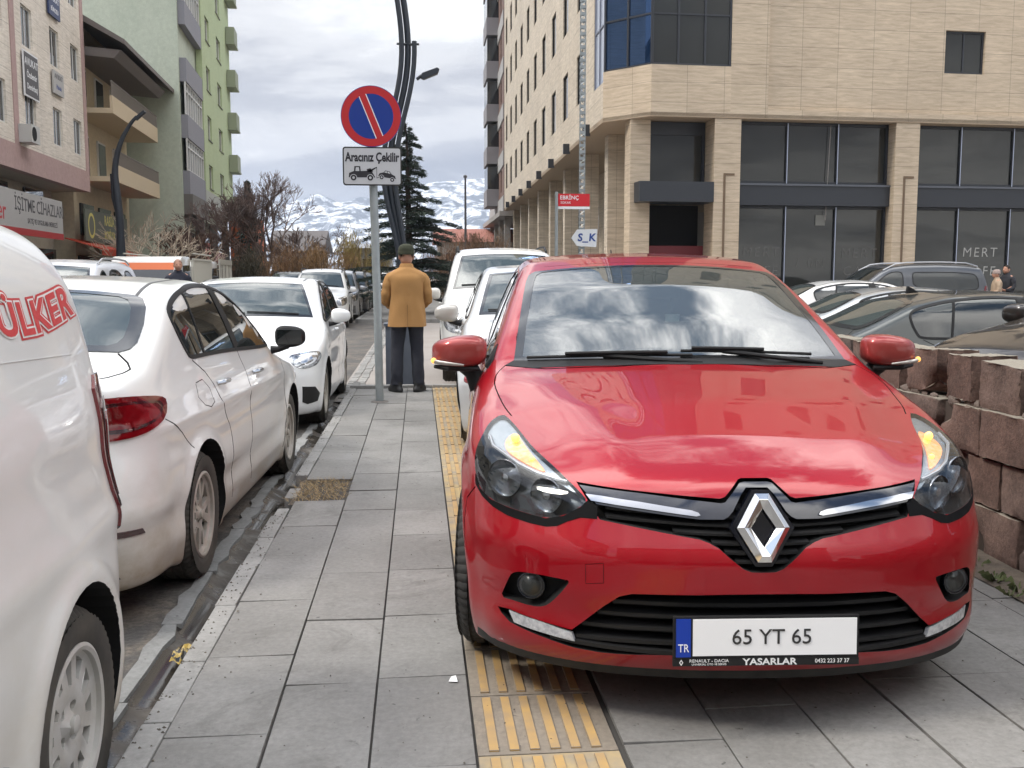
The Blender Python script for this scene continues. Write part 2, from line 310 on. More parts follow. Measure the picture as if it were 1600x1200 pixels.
class MB:
    """mesh collector"""
    def __init__(s): s.V = []; s.F = []; s.M = []
    def add(s, V, F, m=0):
        o = len(s.V); s.V += [tuple(v) for v in V]; s.F += [tuple(i+o for i in f) for f in F]; s.M += [m]*len(F)
    def box(s, x0, x1, y0, y1, z0, z1, m=0, M=None):
        V = [(x, y, z) for z in (z0, z1) for y in (y0, y1) for x in (x0, x1)]
        if M is not None: V = [tuple(M @ Vector(v)) for v in V]
        s.add(V, [(0, 2, 3, 1), (4, 5, 7, 6), (0, 1, 5, 4), (2, 6, 7, 3), (0, 4, 6, 2), (1, 3, 7, 5)], m)
    def tube(s, pts, r, n=10, m=0, cap=True):
        pts = [Vector(p) for p in pts]; rs = r if isinstance(r, (list, tuple)) else [r]*len(pts); V = []; F = []; up = None
        for i, p in enumerate(pts):
            d = (pts[min(i+1, len(pts)-1)]-pts[max(i-1, 0)]).normalized()
            if up is None: up = Vector((0, 0, 1)) if abs(d.z) < 0.9 else Vector((1, 0, 0))
            a = d.cross(up).normalized(); b = a.cross(d).normalized(); up = b
            V += [tuple(p+(a*math.cos(2*math.pi*k/n)+b*math.sin(2*math.pi*k/n))*rs[i]) for k in range(n)]
        for i in range(len(pts)-1):
            for k in range(n): F.append((i*n+k, i*n+(k+1) % n, (i+1)*n+(k+1) % n, (i+1)*n+k))
        if cap: F.append(tuple(range(n))[::-1]); F.append(tuple(range((len(pts)-1)*n, len(pts)*n)))
        s.add(V, F, m)
    def lathe(s, prof, n=24, axis='z', c=(0, 0, 0), m=0, close=False):
        """prof: (radius, height) pairs"""
        V = []; F = []; c = Vector(c)
        for r, h in prof:
            for k in range(n):
                a = 2*math.pi*k/n; u, v = r*math.cos(a), r*math.sin(a)
                V.append(tuple(c+(Vector((u, v, h)) if axis == 'z' else Vector((h, u, v)) if axis == 'x' else Vector((u, h, v)))))
        L = len(prof)
        for i in range(L-1 if not close else L):
            j = (i+1) % L
            for k in range(n): F.append((i*n+k, i*n+(k+1) % n, j*n+(k+1) % n, j*n+k))
        if not close: F.append(tuple(range(n))[::-1]); F.append(tuple(range((L-1)*n, L*n)))
        s.add(V, F, m)
    def prism(s, P, y0, y1, axis='y', m=0, M=None):
        """2D outline extruded; axis y: points are (x, z); axis x: (y, z); axis z: (x, y)"""
        n = len(P)
        def mk(p, h): return (p[0], h, p[1]) if axis == 'y' else (h, p[0], p[1]) if axis == 'x' else (p[0], p[1], h)
        V = [mk(p, y0) for p in P]+[mk(p, y1) for p in P]
        if M is not None: V = [tuple(M @ Vector(v)) for v in V]
        F = [tuple(range(n))[::-1], tuple(range(n, 2*n))]+[(i, (i+1) % n, n+(i+1) % n, n+i) for i in range(n)]
        s.add(V, F, m)
    def build(s, name, mats, parent=None, smooth=False, bevel=0.0, loc=None, rot=None, recalc=True, sharp=35):
        bm = bmesh.new(); vs = [bm.verts.new(v) for v in s.V]
        for f, m in zip(s.F, s.M):
            try: fc = bm.faces.new([vs[i] for i in f]); fc.material_index = m
            except ValueError: pass
        if recalc: bmesh.ops.recalc_face_normals(bm, faces=bm.faces[:])
        if bevel > 0:
            eds = [e for e in bm.edges if len(e.link_faces) == 2 and e.calc_face_angle(0) > 0.5]
            bmesh.ops.bevel(bm, geom=eds, offset=bevel, segments=2, profile=0.6, affect='EDGES', clamp_overlap=True)
        if smooth:
            for f in bm.faces: f.smooth = True
            for e in bm.edges:
                if len(e.link_faces) == 2 and e.calc_face_angle(0) > math.radians(sharp): e.smooth = False
        me = bpy.data.meshes.new(name); bm.to_mesh(me); bm.free()
        for m in (mats if isinstance(mats, (list, tuple)) else [mats]): me.materials.append(m)
        o = bpy.data.objects.new(name, me); link(o, parent)
        if loc: o.location = loc
        if rot: o.rotation_euler = rot
        return o
def copy_tree(o, parent=None):
    c = o.copy(); COL.objects.link(c)
    if parent is not None: c.parent = parent
    for ch in list(o.children): copy_tree(ch, c)
    return c
def text_mesh(s, size, depth=0.002, offset=0.0, align='CENTER', shear=0.0, spacing=1.0, res=3):
    """returns verts (x, y in text plane, z depth) and faces"""
    cu = bpy.data.curves.new('t', 'FONT'); cu.body = s; cu.size = size; cu.extrude = depth; cu.offset = offset; cu.align_x = align; cu.align_y = 'CENTER'
    cu.shear = shear; cu.space_character = spacing; cu.resolution_u = res
    o = bpy.data.objects.new('t', cu); COL.objects.link(o); dg = bpy.context.evaluated_depsgraph_get(); dg.update()
    me = bpy.data.meshes.new_from_object(o.evaluated_get(dg)); V = [tuple(v.co) for v in me.vertices]; Fc = [tuple(p.vertices) for p in me.polygons]
    bpy.data.objects.remove(o); bpy.data.curves.remove(cu); bpy.data.meshes.remove(me)
    return V, Fc
def add_text(mb, s, size, M, m=0, **k):
    """M maps text plane (x right, y up, z towards the reader) to the world"""
    sx = k.pop('sx', 1.0); V, Fc = text_mesh(s, size, **k); mb.add([tuple(M @ Vector((v[0]*sx, v[1], v[2]))) for v in V], Fc, m)
def frame(o, r, u):
    """matrix with columns right, up, normal at origin o"""
    r = Vector(r).normalized(); u = Vector(u).normalized(); n = r.cross(u)
    return Matrix(((r.x, u.x, n.x, o[0]), (r.y, u.y, n.y, o[1]), (r.z, u.z, n.z, o[2]), (0, 0, 0, 1)))
# ============================ PATCHES ON A BODY ============================
def dframe(d):
    d = np.array(d, float); d /= np.linalg.norm(d); up = np.array([0, 0, 1.0]) if abs(d[2]) < 0.95 else np.array([0, 1.0, 0])
    u = np.cross(d, up); u /= np.linalg.norm(u); v = np.cross(u, d); return d, u, v
def inpoly(P, L):
    x, y = P[:, 0], P[:, 1]; c = np.zeros(len(P), bool); n = len(L)
    for i in range(n):
        x0, y0 = L[i]; x1, y1 = L[(i+1) % n]
        if y0 == y1: continue
        m = (y0 > y) != (y1 > y); c ^= m & (x < (x1-x0)*(y-y0)/(y1-y0)+x0)
    return c
def resample(L, step, smooth=False):
    L = [np.array(p, float) for p in L]; n = len(L); out = []
    if smooth:                                        # closed Catmull-Rom
        for i in range(n):
            p0, p1, p2, p3 = L[i-1], L[i], L[(i+1) % n], L[(i+2) % n]; k = max(1, int(np.linalg.norm(p2-p1)/step))
            for j in range(k):
                t = j/k; out.append(0.5*((2*p1)+(-p0+p2)*t+(2*p0-5*p1+4*p2-p3)*t*t+(-p0+3*p1-3*p2+p3)*t**3))
    else:
        for i in range(n):
            a, b = L[i], L[(i+1) % n]; k = max(1, int(round(np.linalg.norm(b-a)/step)))
            for j in range(k): out.append(a+(b-a)*j/k)
    return np.array(out)
def tri2d(loops, grid):
    pts = np.concatenate(loops); E = []; o = 0
    for L in loops:
        n = len(L); E += [(o+i, o+(i+1) % n) for i in range(n)]; o += n
    lo, hi = pts.min(0), pts.max(0)
    gx, gy = np.meshgrid(np.arange(lo[0]+grid/2, hi[0], grid), np.arange(lo[1]+grid/2, hi[1], grid)); G = np.c_[gx.ravel(), gy.ravel()]
    def inside(Q):
        c = np.zeros(len(Q), bool)
        for L in loops: c ^= inpoly(Q, L)
        return c
    if len(G):
        G = G[inside(G)]
        if len(G):
            keep = np.ones(len(G), bool)
            for c in range(0, len(G), 2000):
                d = ((G[c:c+2000, None, :]-pts[None])**2).sum(2).min(1); keep[c:c+2000] = d > (0.45*grid)**2
            G = G[keep]
    A = np.concatenate([pts, G]) if len(G) else pts
    r = delaunay_2d_cdt([Vector((float(p[0]), float(p[1]))) for p in A], E, [], 0, 1e-6, False)
    V = np.array([tuple(v) for v in r[0]]); T = np.array([f for f in r[2] if len(f) == 3]); C = V[T].mean(1)
    T = T[inside(C)]; u, inv = np.unique(T, return_inverse=True); T = inv.reshape(T.shape); V = V[u]
    a, b, c = V[T[:, 0]], V[T[:, 1]], V[T[:, 2]]; ar = (b[:, 0]-a[:, 0])*(c[:, 1]-a[:, 1])-(b[:, 1]-a[:, 1])*(c[:, 0]-a[:, 0])
    T[ar < 0] = T[ar < 0][:, ::-1]
    return V, T[np.abs(ar) > 1e-12]
def to2(P3, d):
    d, u, v = dframe(d); P = np.array(P3, float); return np.c_[P @ u, P @ v]
def cast2(S, V, d, F=None):
    d, u, v = dframe(d); O = V[:, :1]*u+V[:, 1:2]*v; c = np.array([0, S.L/2, 0.7]); s0 = (c @ d)-3.4
    return S.cast(O+d*s0, np.tile(d, (len(O), 1)), far=6.8, F=F)
def solid(V, T, top, bot):
    """closed shell between two vertex sets sharing the triangulation"""
    n = len(V); ed = {}
    for t in T:
        for a, b in ((t[0], t[1]), (t[1], t[2]), (t[2], t[0])): ed[(a, b)] = ed.get((a, b), 0)+1
    Fc = [tuple(t) for t in T]+[tuple(i+n for i in t[::-1]) for t in T]
    for (a, b) in ed:
        if (b, a) not in ed: Fc.append((b, a, a+n, b+n))
    return np.concatenate([top, bot]), Fc
def patch(S, name, loops, d, mt, parent, out=0.002, inn=0.004, grid=0.03, step=0.02, smooth=False, mirror=False, is3=True):
    """a panel lying on the body: loops of 3D points on the body (or 2D in the frame of d), raised by `out`"""
    if is3: loops = [to2(L, d) for L in loops]
    loops = [resample(L, step, smooth) for L in loops]
    V, T = tri2d(loops, grid); R = cast2(S, V, d)
    bad = np.isnan(R[:, 0])
    if bad.any():
        ok = ~bad[T].any(1); T = T[ok]; R[bad] = R[~bad][0]; print('PATCH MISS', name, bad.sum(), len(bad))
    G = S.grad(R); n = len(V)
    VV, Fc = solid(V, T, R+G*out, R-G*inn)
    # 2D orientation: u,v,d is left handed towards the viewer -> fix by comparing with gradient
    a, b, c = R[T[:, 0]], R[T[:, 1]], R[T[:, 2]]; flip = (np.cross(b-a, c-a)*G[T[:, 0]]).sum() < 0
    if flip: Fc = [f[::-1] for f in Fc]
    nT = len(T); ln = []
    for i, f in enumerate(Fc):
        if i < nT: ln += [G[j] for j in f]
        elif i < 2*nT: ln += [-G[j-n] for j in f]
        else:
            p = [VV[j] for j in f]; nn = np.cross(p[1]-p[0], p[2]-p[0]); l = np.linalg.norm(nn); ln += [nn/l if l > 1e-12 else np.array([0, 0, 1.0])]*len(f)
    if mirror:
        VV = VV*[-1, 1, 1]; k = 0; ln2 = []
        for f in Fc:
            seg = ln[k:k+len(f)]; k += len(f); ln2 += [q*[-1, 1, 1] for q in seg[::-1]]
        Fc = [f[::-1] for f in Fc]; ln = ln2
    return raw(name, VV, Fc, mt, parent, ln=ln)
def cutter(S, loops, d, depth, mi=1, grid=0.05, step=0.02, smooth=False, is3=True, mirror=False, outd=0.06):
    if is3: loops = [to2(L, d) for L in loops]
    loops = [resample(L, step, smooth) for L in loops]
    V, T = tri2d(loops, grid); R = cast2(S, V, d); dd = dframe(d)[0]
    if np.isnan(R).any():
        bad = np.isnan(R[:, 0]); good = R[~bad]
        for i in np.where(bad)[0]:
            j = np.argmin(((V[~bad]-V[i])**2).sum(1)); k = np.where(~bad)[0][j]; _, u, v = dframe(d); R[i] = R[k]+(V[i, 0]-V[k, 0])*u+(V[i, 1]-V[k, 1])*v
    VV, Fc = solid(V, T, R-dd*outd, R+dd*depth)
    if mirror: VV = VV*[-1, 1, 1]
    return VV, Fc, mi
def ribbon(L, w, closed=False):
    """thin band round a 2D polyline -> one loop (open) or two loops (closed)"""
    L = np.array(L, float); n = len(L); N_ = []
    for i in range(n):
        a = L[i-1] if (i or closed) else L[0]; b = L[(i+1) % n] if (i < n-1 or closed) else L[-1]
        t = b-a; t = t/max(np.linalg.norm(t), 1e-9); N_.append((-t[1], t[0]))
    N_ = np.array(N_)
    return [L+N_*w/2, (L-N_*w/2)[::-1]] if closed else [np.concatenate([L+N_*w/2, (L-N_*w/2)[::-1]])]
def bool_cut(V, Q, cutters, mats):
    """V,Q closed base mesh; every cutter (VV, Fc, material index); exact difference"""
    me = bpy.data.meshes.new('b'); me.from_pydata([tuple(map(float, v)) for v in V], [], [tuple(map(int, f)) for f in Q])
    for m in mats: me.materials.append(m)
    bm = bmesh.new(); bm.from_mesh(me); bmesh.ops.recalc_face_normals(bm, faces=bm.faces[:]); bm.to_mesh(me); bm.free()
    o = bpy.data.objects.new('b', me); COL.objects.link(o); tmp = [o]
    for VV, Fc, mi in cutters:
        cm = bpy.data.meshes.new('c'); cm.from_pydata([tuple(map(float, v)) for v in VV], [], [tuple(map(int, f)) for f in Fc])
        for m in mats: cm.materials.append(m)
        bm = bmesh.new(); bm.from_mesh(cm); bmesh.ops.recalc_face_normals(bm, faces=bm.faces[:])
        for f in bm.faces: f.material_index = mi
        bm.to_mesh(cm); bm.free()
        c = bpy.data.objects.new('c', cm); COL.objects.link(c); tmp.append(c)
        md = o.modifiers.new('m', 'BOOLEAN'); md.operation = 'DIFFERENCE'; md.solver = 'EXACT'; md.object = c
        md.material_mode = 'INDEX'
    dg = bpy.context.evaluated_depsgraph_get(); dg.update()
    res = bpy.data.meshes.new_from_object(o.evaluated_get(dg))
    nv = len(res.vertices); co = np.empty(nv*3); res.vertices.foreach_get('co', co); co = co.reshape(-1, 3)
    Fs = [tuple(p.vertices) for p in res.polygons]; mi = np.empty(len(res.polygons), np.int32); res.polygons.foreach_get('material_index', mi)
    bpy.data.meshes.remove(res)
    for t in tmp: bpy.data.objects.remove(t)
    return co, Fs, mi
def skin_parts(S, co, Fs, mi, regions, mats, parent, default='body', ninner=None, F=None):
    """split the cut shell into panels: regions = [(name, d, loop2d or None, test)], the first that holds a face's centre wins"""
    F = F or S.F
    C = np.array([co[list(f)].mean(0) for f in Fs]); on = np.abs(F(co)) < 0.0015
    G = S.grad(co); owner = np.full(len(Fs), -1)
    for k, (nm, test) in enumerate(regions):
        t = test(C, mi); owner[(owner < 0) & t] = k
    objs = {}
    for k in range(-1, len(regions)):
        ids = np.where(owner == k)[0]
        if not len(ids): continue
        used = {}; V = []; Fc = []; ln = []; mm = []
        for i in ids:
            f = Fs[i]; g = []
            for j in f:
                if j not in used: used[j] = len(V); V.append(co[j])
                g.append(used[j])
            Fc.append(g); mm.append(mi[i])
            if mi[i] == 0 and on[list(f)].all(): ln += [G[j] for j in f]
            else:
                nn = np.zeros(3); p = co[list(f)]
                for a in range(len(f)): nn += np.cross(p[a], p[(a+1) % len(f)])
                l = np.linalg.norm(nn); ln += [nn/l if l > 1e-14 else np.array([0, 0, 1.0])]*len(f)
        nm = default if k < 0 else regions[k][0]
        objs[k] = raw(nm, V, Fc, mats, parent, midx=mm, ln=ln)
    return objs
def circle_prism(x0, x1, cy, cz, r, n=40, mi=1):
    P = [(cy+r*math.cos(2*math.pi*k/n), cz+r*math.sin(2*math.pi*k/n)) for k in range(n)]
    V = [(x0, *p) for p in P]+[(x1, *p) for p in P]
    return V, [tuple(range(n))[::-1], tuple(range(n, 2*n))]+[(i, (i+1) % n, n+(i+1) % n, n+i) for i in range(n)], mi
# ============================ WHEELS ============================
BLACK = mat('black_plastic', (0.008, 0.008, 0.009), 0.55, spec=0.3, noise=(14, 0.8, (0.018, 0.018, 0.018)))
GLOSSB = mat('gloss_black', (0.006, 0.007, 0.012), 0.08, coat=0.6)
VOID = mat('dark_cavity', (0.004, 0.004, 0.004), 0.9)
RUBBER = mat('tyre_rubber', (0.018, 0.018, 0.018), 0.75, noise=(9, 0.6, (0.045, 0.042, 0.038)))
RUBBERD = mat('dusty_tyre_rubber', (0.03, 0.029, 0.027), 0.85, noise=(7, 0.5, (0.085, 0.075, 0.06)))
CHROME = mat('chrome', (0.60, 0.60, 0.61), 0.10, 1.0)
SATIN = mat('satin_metal', (0.55, 0.56, 0.58), 0.28, 1.0)
ALLOY = mat('alloy_rim', (0.50, 0.49, 0.47), 0.42, 0.35, noise=(18, 0.7, (0.36, 0.31, 0.24)))
HUBCAP = mat('plastic_hubcap', (0.52, 0.52, 0.51), 0.45, 0.15, noise=(10, 0.6, (0.40, 0.37, 0.32)))
WHITE_P = mat('plate_white', (0.85, 0.85, 0.85), 0.4)
BLUE_P = mat('plate_blue', (0.005, 0.04, 0.35), 0.4)
_WM = {}
def wheel_meshes(R, width, rr, style):
    key = (R, width, rr, style)
    if key in _WM: return _WM[key]
    h = width/2
    prof = [(rr-0.012, -h+0.03), (rr+0.004, -h+0.008), ((rr+R)/2, -h-0.004), (R-0.03, -h+0.004), (R-0.008, -h+0.022), (R, -h+0.04)]
    for g in (-0.045, 0.0, 0.045): prof += [(R, g-0.008), (R-0.007, g-0.006), (R-0.007, g+0.006), (R, g+0.008)]
    prof += [(R, h-0.04), (R-0.008, h-0.022), (R-0.03, h-0.004), ((rr+R)/2+0.03, h+0.003), ((rr+R)/2-0.012, h+0.004), (rr+0.012, h-0.002), (rr+0.004, h-0.008), (rr-0.012, h-0.03)]
    n = 180; tb = MB(); V = []; F = []
    for i, (r, x) in enumerate(prof):
        for k in range(n):
            q = r
            if r > R-0.031 and not (-0.05 < x < 0.05) and k % 3 == 0: q = r-0.005
            if -0.04 < x < 0.04 and r > R-0.004 and (k+1) % 3 == 0: q = r-0.005
            a = 2*math.pi*k/n; V.append((x, q*math.cos(a), q*math.sin(a)))
    L = len(prof)
    for i in range(L):
        j = (i+1) % L
        for k in range(n): F.append((i*n+k, j*n+k, j*n+(k+1) % n, i*n+(k+1) % n))
    tb.add(V, F); ty = tb.build('tyre', RUBBERD if style != 'clio' else RUBBER, smooth=True, sharp=28)
    # core: dark dish and brake disc
    cb = MB(); cb.lathe([(rr-0.002, -h+0.03), (rr-0.002, h-0.10), (rr-0.03, h-0.11), (0.16, h-0.10), (0.155, h-0.085), (0.05, h-0.08)], 40, 'x')
    core = cb.build('wheel', mat('brake_dark', (0.035, 0.033, 0.03), 0.6, 0.3), smooth=True)
    # face with openings
    outer = np.array([((rr-0.010)*math.cos(a), (rr-0.010)*math.sin(a)) for a in np.linspace(0, 2*math.pi, 73)[:-1]]); loops = [outer]
    def blob(r0, r1, a0, w0, w1, nn=6):
        P = []
        for t in np.linspace(-1, 1, nn): P.append((r1*math.cos(a0+t*w1), r1*math.sin(a0+t*w1)))
        for t in np.linspace(1, -1, 3): P.append((r0*math.cos(a0+t*w0), r0*math.sin(a0+t*w0)))
        return np.array(P)
    if style == 'hubcap':
        for k in range(12): loops.append(blob(rr*(0.58 if k % 2 else 0.50), rr*0.86, k*math.pi/6+0.1, 0.10, 0.15))
        for k in range(4):
            c = 2*math.pi*k/4+0.35; loops.append(np.array([(rr*0.26*math.cos(c)+0.016*math.cos(a), rr*0.26*math.sin(c)+0.016*math.sin(a)) for a in np.linspace(0, 6.28, 11)[:-1]]))
    elif style == 'twin5':
        for k in range(5):
            a = k*2*math.pi/5
            loops.append(blob(rr*0.34, rr*0.87, a, 0.22, 0.25)); loops.append(blob(rr*0.44, rr*0.87, a+math.pi/5, 0.05, 0.13, 4))
        for k in range(5):
            c = 2*math.pi*k/5+0.63; loops.append(np.array([(rr*0.2*math.cos(c)+0.009*math.cos(a), rr*0.2*math.sin(c)+0.009*math.sin(a)) for a in np.linspace(0, 6.28, 9)[:-1]]))
    else:
        for k in range(8): loops.append(blob(rr*0.36, rr*0.87, k*math.pi/4, 0.16, 0.27))
    V2, T = tri2d(loops, 0.025); r = np.hypot(V2[:, 0], V2[:, 1])/rr
    dome = h-0.018+0.010*np.cos(r*4.0)-0.022*np.exp(-((r-0.22)/0.14)**2)+0.012*np.exp(-(r/0.12)**2)+0.010*(r > 0.92)
    top = np.c_[dome, V2]; bot = np.c_[dome-0.02, V2]; VV, Fc = solid(V2, T, top, bot)
    rb = MB(); rb.add([tuple(v) for v in VV], Fc)
    rb.lathe([(rr-0.014, h-0.04), (rr-0.014, h-0.004), (rr-0.004, h+0.001), (rr+0.006, h-0.003), (rr+0.004, h-0.02), (rr-0.004, h-0.04)], 72, 'x', close=True)
    rb.lathe([(0.024, h-0.03), (0.024, h-0.008), (0.018, h-0.004)], 20, 'x', m=0)
    rim = rb.build('rim', {'hubcap': HUBCAP, 'twin5': ALLOY}.get(style, HUBCAP), smooth=True)
    for o in (ty, core, rim): COL.objects.unlink(o)
    _WM[key] = (core.data, ty.data, rim.data); return _WM[key]
def add_wheel(parent, x, y, R=0.31, width=0.20, rr=0.2, style='twin5', steer=0.0, spin=0.0):
    """x: outer face position (sign = side)"""
    c, t, r = wheel_meshes(R, width, rr, style); s = 1 if x > 0 else -1
    w = link(bpy.data.objects.new('wheel', c), parent); w.location = (x-s*width/2, y, R)
    w.rotation_euler = (spin, 0, (0 if s > 0 else math.pi)+steer)
    link(bpy.data.objects.new('tyre', t), w); link(bpy.data.objects.new('rim', r), w); return w
def number_plate(parent, M, text, blue=True, w=0.52, sub=None):
    """plate in the frame M (x right, y up, z towards the viewer)"""
    pb = MB(); pb.box(-w/2-0.008, w/2+0.008, -0.064, 0.062, -0.012, 0.0, 0, M); p = pb.build('number_plate', BLACK, parent, bevel=0.003)
    wb = MB(); wb.box(-w/2+0.048, w/2, -0.052, 0.054, 0.0006, 0.003, 0, M); wb.build('plate_face', WHITE_P, p)
    bb = MB(); bb.box(-w/2, -w/2+0.042, -0.055, 0.055, 0.0006, 0.003, 0, M)
    add_text(bb, 'TR', 0.033, M @ Matrix.Translation((-w/2+0.021, -0.03, 0.0035)), 1, depth=0.0008, sx=0.8); bb.build('country_strip', [BLUE_P, WHITE_P], p)
    tb = MB(); add_text(tb, text[0], text[1], M @ Matrix.Translation((0.015, 0.0, 0.004)), 0, depth=0.001); tb.build('registration', mat('plate_ink', (0.03, 0.03, 0.03), 0.5), p)
    return p
def chaikin(L, n=1, closed=True):
    L = [np.array(p, float) for p in L]
    for _ in range(n):
        out = [] if closed else [L[0]]
        for i in range(len(L) if closed else len(L)-1): a, b = L[i], L[(i+1) % len(L)]; out += [a*0.75+b*0.25, a*0.25+b*0.75]
        L = out if closed else out+[L[-1]]
    return [tuple(float(c) for c in p) for p in L]
HO = {
'headlight': [(-0.730, 0.733, 0.854), (-0.703, 0.671, 0.840), (-0.653, 0.477, 0.796), (-0.613, 0.369, 0.768), (-0.573, 0.287, 0.742), (-0.536, 0.213, 0.713), (-0.512, 0.179, 0.693), (-0.491, 0.154, 0.671), (-0.512, 0.152, 0.652), (-0.563, 0.162, 0.623), (-0.613, 0.186, 0.610), (-0.661, 0.223, 0.615), (-0.726, 0.289, 0.622), (-0.776, 0.360, 0.631), (-0.811, 0.431, 0.653), (-0.825, 0.484, 0.689), (-0.827, 0.538, 0.737), (-0.821, 0.566, 0.762), (-0.803, 0.614, 0.794), (-0.776, 0.694, 0.830)],
'headlight_chrome': [(-0.731, 0.718, 0.849), (-0.702, 0.650, 0.834), (-0.654, 0.458, 0.790), (-0.614, 0.356, 0.762), (-0.574, 0.272, 0.735), (-0.536, 0.206, 0.707), (-0.523, 0.181, 0.689), (-0.580, 0.246, 0.719), (-0.632, 0.294, 0.729), (-0.685, 0.360, 0.745), (-0.731, 0.446, 0.767), (-0.771, 0.551, 0.788), (-0.792, 0.616, 0.800), (-0.770, 0.684, 0.829)],
'indicator': [(-0.708, 0.578, 0.812), (-0.689, 0.574, 0.815), (-0.663, 0.472, 0.792), (-0.635, 0.374, 0.765), (-0.608, 0.298, 0.739), (-0.619, 0.302, 0.738), (-0.653, 0.341, 0.747), (-0.692, 0.396, 0.760), (-0.723, 0.457, 0.774), (-0.731, 0.525, 0.792)],
'bezel': [(-0.825, 0.484, 0.689), (-0.811, 0.431, 0.653), (-0.776, 0.360, 0.631), (-0.726, 0.289, 0.622), (-0.661, 0.223, 0.615), (-0.613, 0.186, 0.610), (-0.563, 0.162, 0.623), (-0.512, 0.152, 0.652), (-0.491, 0.154, 0.671), (-0.463, 0.136, 0.659), (-0.466, 0.119, 0.623), (-0.514, 0.138, 0.623), (-0.551, 0.149, 0.609), (-0.582, 0.158, 0.593), (-0.614, 0.175, 0.587), (-0.662, 0.211, 0.590), (-0.726, 0.277, 0.598), (-0.769, 0.339, 0.611), (-0.803, 0.405, 0.631), (-0.825, 0.468, 0.660)],
'hood_edge': [(-0.037, 0.135, 0.745), (-0.051, 0.132, 0.742), (-0.099, 0.091, 0.699), (-0.112, 0.089, 0.694), (-0.188, 0.097, 0.699), (-0.278, 0.117, 0.705), (-0.398, 0.152, 0.713), (-0.496, 0.201, 0.719), (-0.541, 0.239, 0.728), (-0.572, 0.299, 0.748), (-0.612, 0.388, 0.775), (-0.651, 0.506, 0.804), (-0.698, 0.698, 0.850), (-0.720, 0.773, 0.867), (-0.742, 0.925, 0.900), (-0.755, 1.037, 0.926), (-0.745, 1.146, 0.955), (-0.708, 1.210, 0.982)],
'grille_top': [(-0.039, 0.129, 0.741), (-0.049, 0.126, 0.738), (-0.096, 0.088, 0.694), (-0.111, 0.086, 0.689), (-0.188, 0.094, 0.694), (-0.279, 0.113, 0.700), (-0.399, 0.148, 0.708), (-0.497, 0.195, 0.715), (-0.520, 0.211, 0.717)],
'grille_bottom': [(-0.034, 0.005, 0.491), (-0.058, 0.006, 0.500), (-0.098, 0.013, 0.532), (-0.125, 0.023, 0.556), (-0.153, 0.032, 0.571), (-0.180, 0.038, 0.580), (-0.287, 0.062, 0.596), (-0.382, 0.088, 0.611), (-0.459, 0.116, 0.622)],
'band_top': [(-0.034, 0.118, 0.731), (-0.048, 0.115, 0.728), (-0.097, 0.079, 0.679), (-0.109, 0.078, 0.676), (-0.158, 0.083, 0.681), (-0.340, 0.124, 0.698), (-0.512, 0.196, 0.709)],
'band_bot': [(-0.032, 0.103, 0.717), (-0.050, 0.088, 0.698), (-0.078, 0.066, 0.654), (-0.092, 0.061, 0.640), (-0.107, 0.058, 0.633), (-0.175, 0.062, 0.633), (-0.343, 0.097, 0.650), (-0.466, 0.139, 0.663)],
'chrome': [(-0.494, 0.165, 0.686), (-0.450, 0.146, 0.684), (-0.342, 0.109, 0.674), (-0.197, 0.074, 0.656), (-0.178, 0.070, 0.650), (-0.173, 0.066, 0.643), (-0.184, 0.066, 0.640), (-0.343, 0.100, 0.657), (-0.480, 0.149, 0.670)],
'fog': [(-0.748, 0.290, 0.335), (-0.732, 0.261, 0.383), (-0.719, 0.238, 0.421), (-0.708, 0.224, 0.433), (-0.689, 0.205, 0.441), (-0.639, 0.163, 0.445), (-0.566, 0.116, 0.443), (-0.546, 0.106, 0.440), (-0.565, 0.118, 0.409), (-0.596, 0.146, 0.365), (-0.619, 0.165, 0.343), (-0.656, 0.194, 0.336), (-0.707, 0.243, 0.338)],
'lower': [(-0.097, 0.007, 0.426), (-0.373, 0.045, 0.419), (-0.408, 0.055, 0.408), (-0.450, 0.075, 0.373), (-0.504, 0.102, 0.320), (-0.540, 0.116, 0.288), (-0.628, 0.171, 0.297), (-0.723, 0.260, 0.306), (-0.756, 0.299, 0.301), (-0.744, 0.282, 0.284), (-0.719, 0.250, 0.266), (-0.625, 0.166, 0.249), (-0.532, 0.115, 0.233), (-0.453, 0.086, 0.228), (-0.381, 0.063, 0.230), (-0.259, 0.037, 0.236)],
'drl': [(-0.723, 0.259, 0.302), (-0.628, 0.171, 0.295), (-0.540, 0.116, 0.280), (-0.531, 0.111, 0.254), (-0.619, 0.162, 0.262), (-0.707, 0.238, 0.270)],
'tow': [(-0.503, 0.086, 0.496), (-0.453, 0.068, 0.504), (-0.452, 0.068, 0.445), (-0.502, 0.087, 0.438)],
'fogc': [(-0.652, 0.175, 0.410)],
'fender_seam': [(-0.825, 0.464, 0.650), (-0.853, 0.528, 0.600), (-0.860, 0.513, 0.553), (-0.864, 0.495, 0.492)],
'screen_edge': [(-0.015, 1.097, 1.017), (-0.307, 1.122, 1.011), (-0.554, 1.180, 0.999), (-0.672, 1.231, 0.998), (-0.660, 1.331, 1.053), (-0.641, 1.488, 1.138), (-0.615, 1.702, 1.239), (-0.593, 1.873, 1.312), (-0.577, 1.943, 1.342), (-0.549, 1.966, 1.357), (-0.294, 1.949, 1.381), (-0.053, 1.942, 1.390)],
}
for _k in ('headlight', 'fog', 'indicator', 'headlight_chrome'): HO[_k] = chaikin(HO[_k], 1)
HO['hood_edge'] = chaikin(HO['hood_edge'], 2, False)
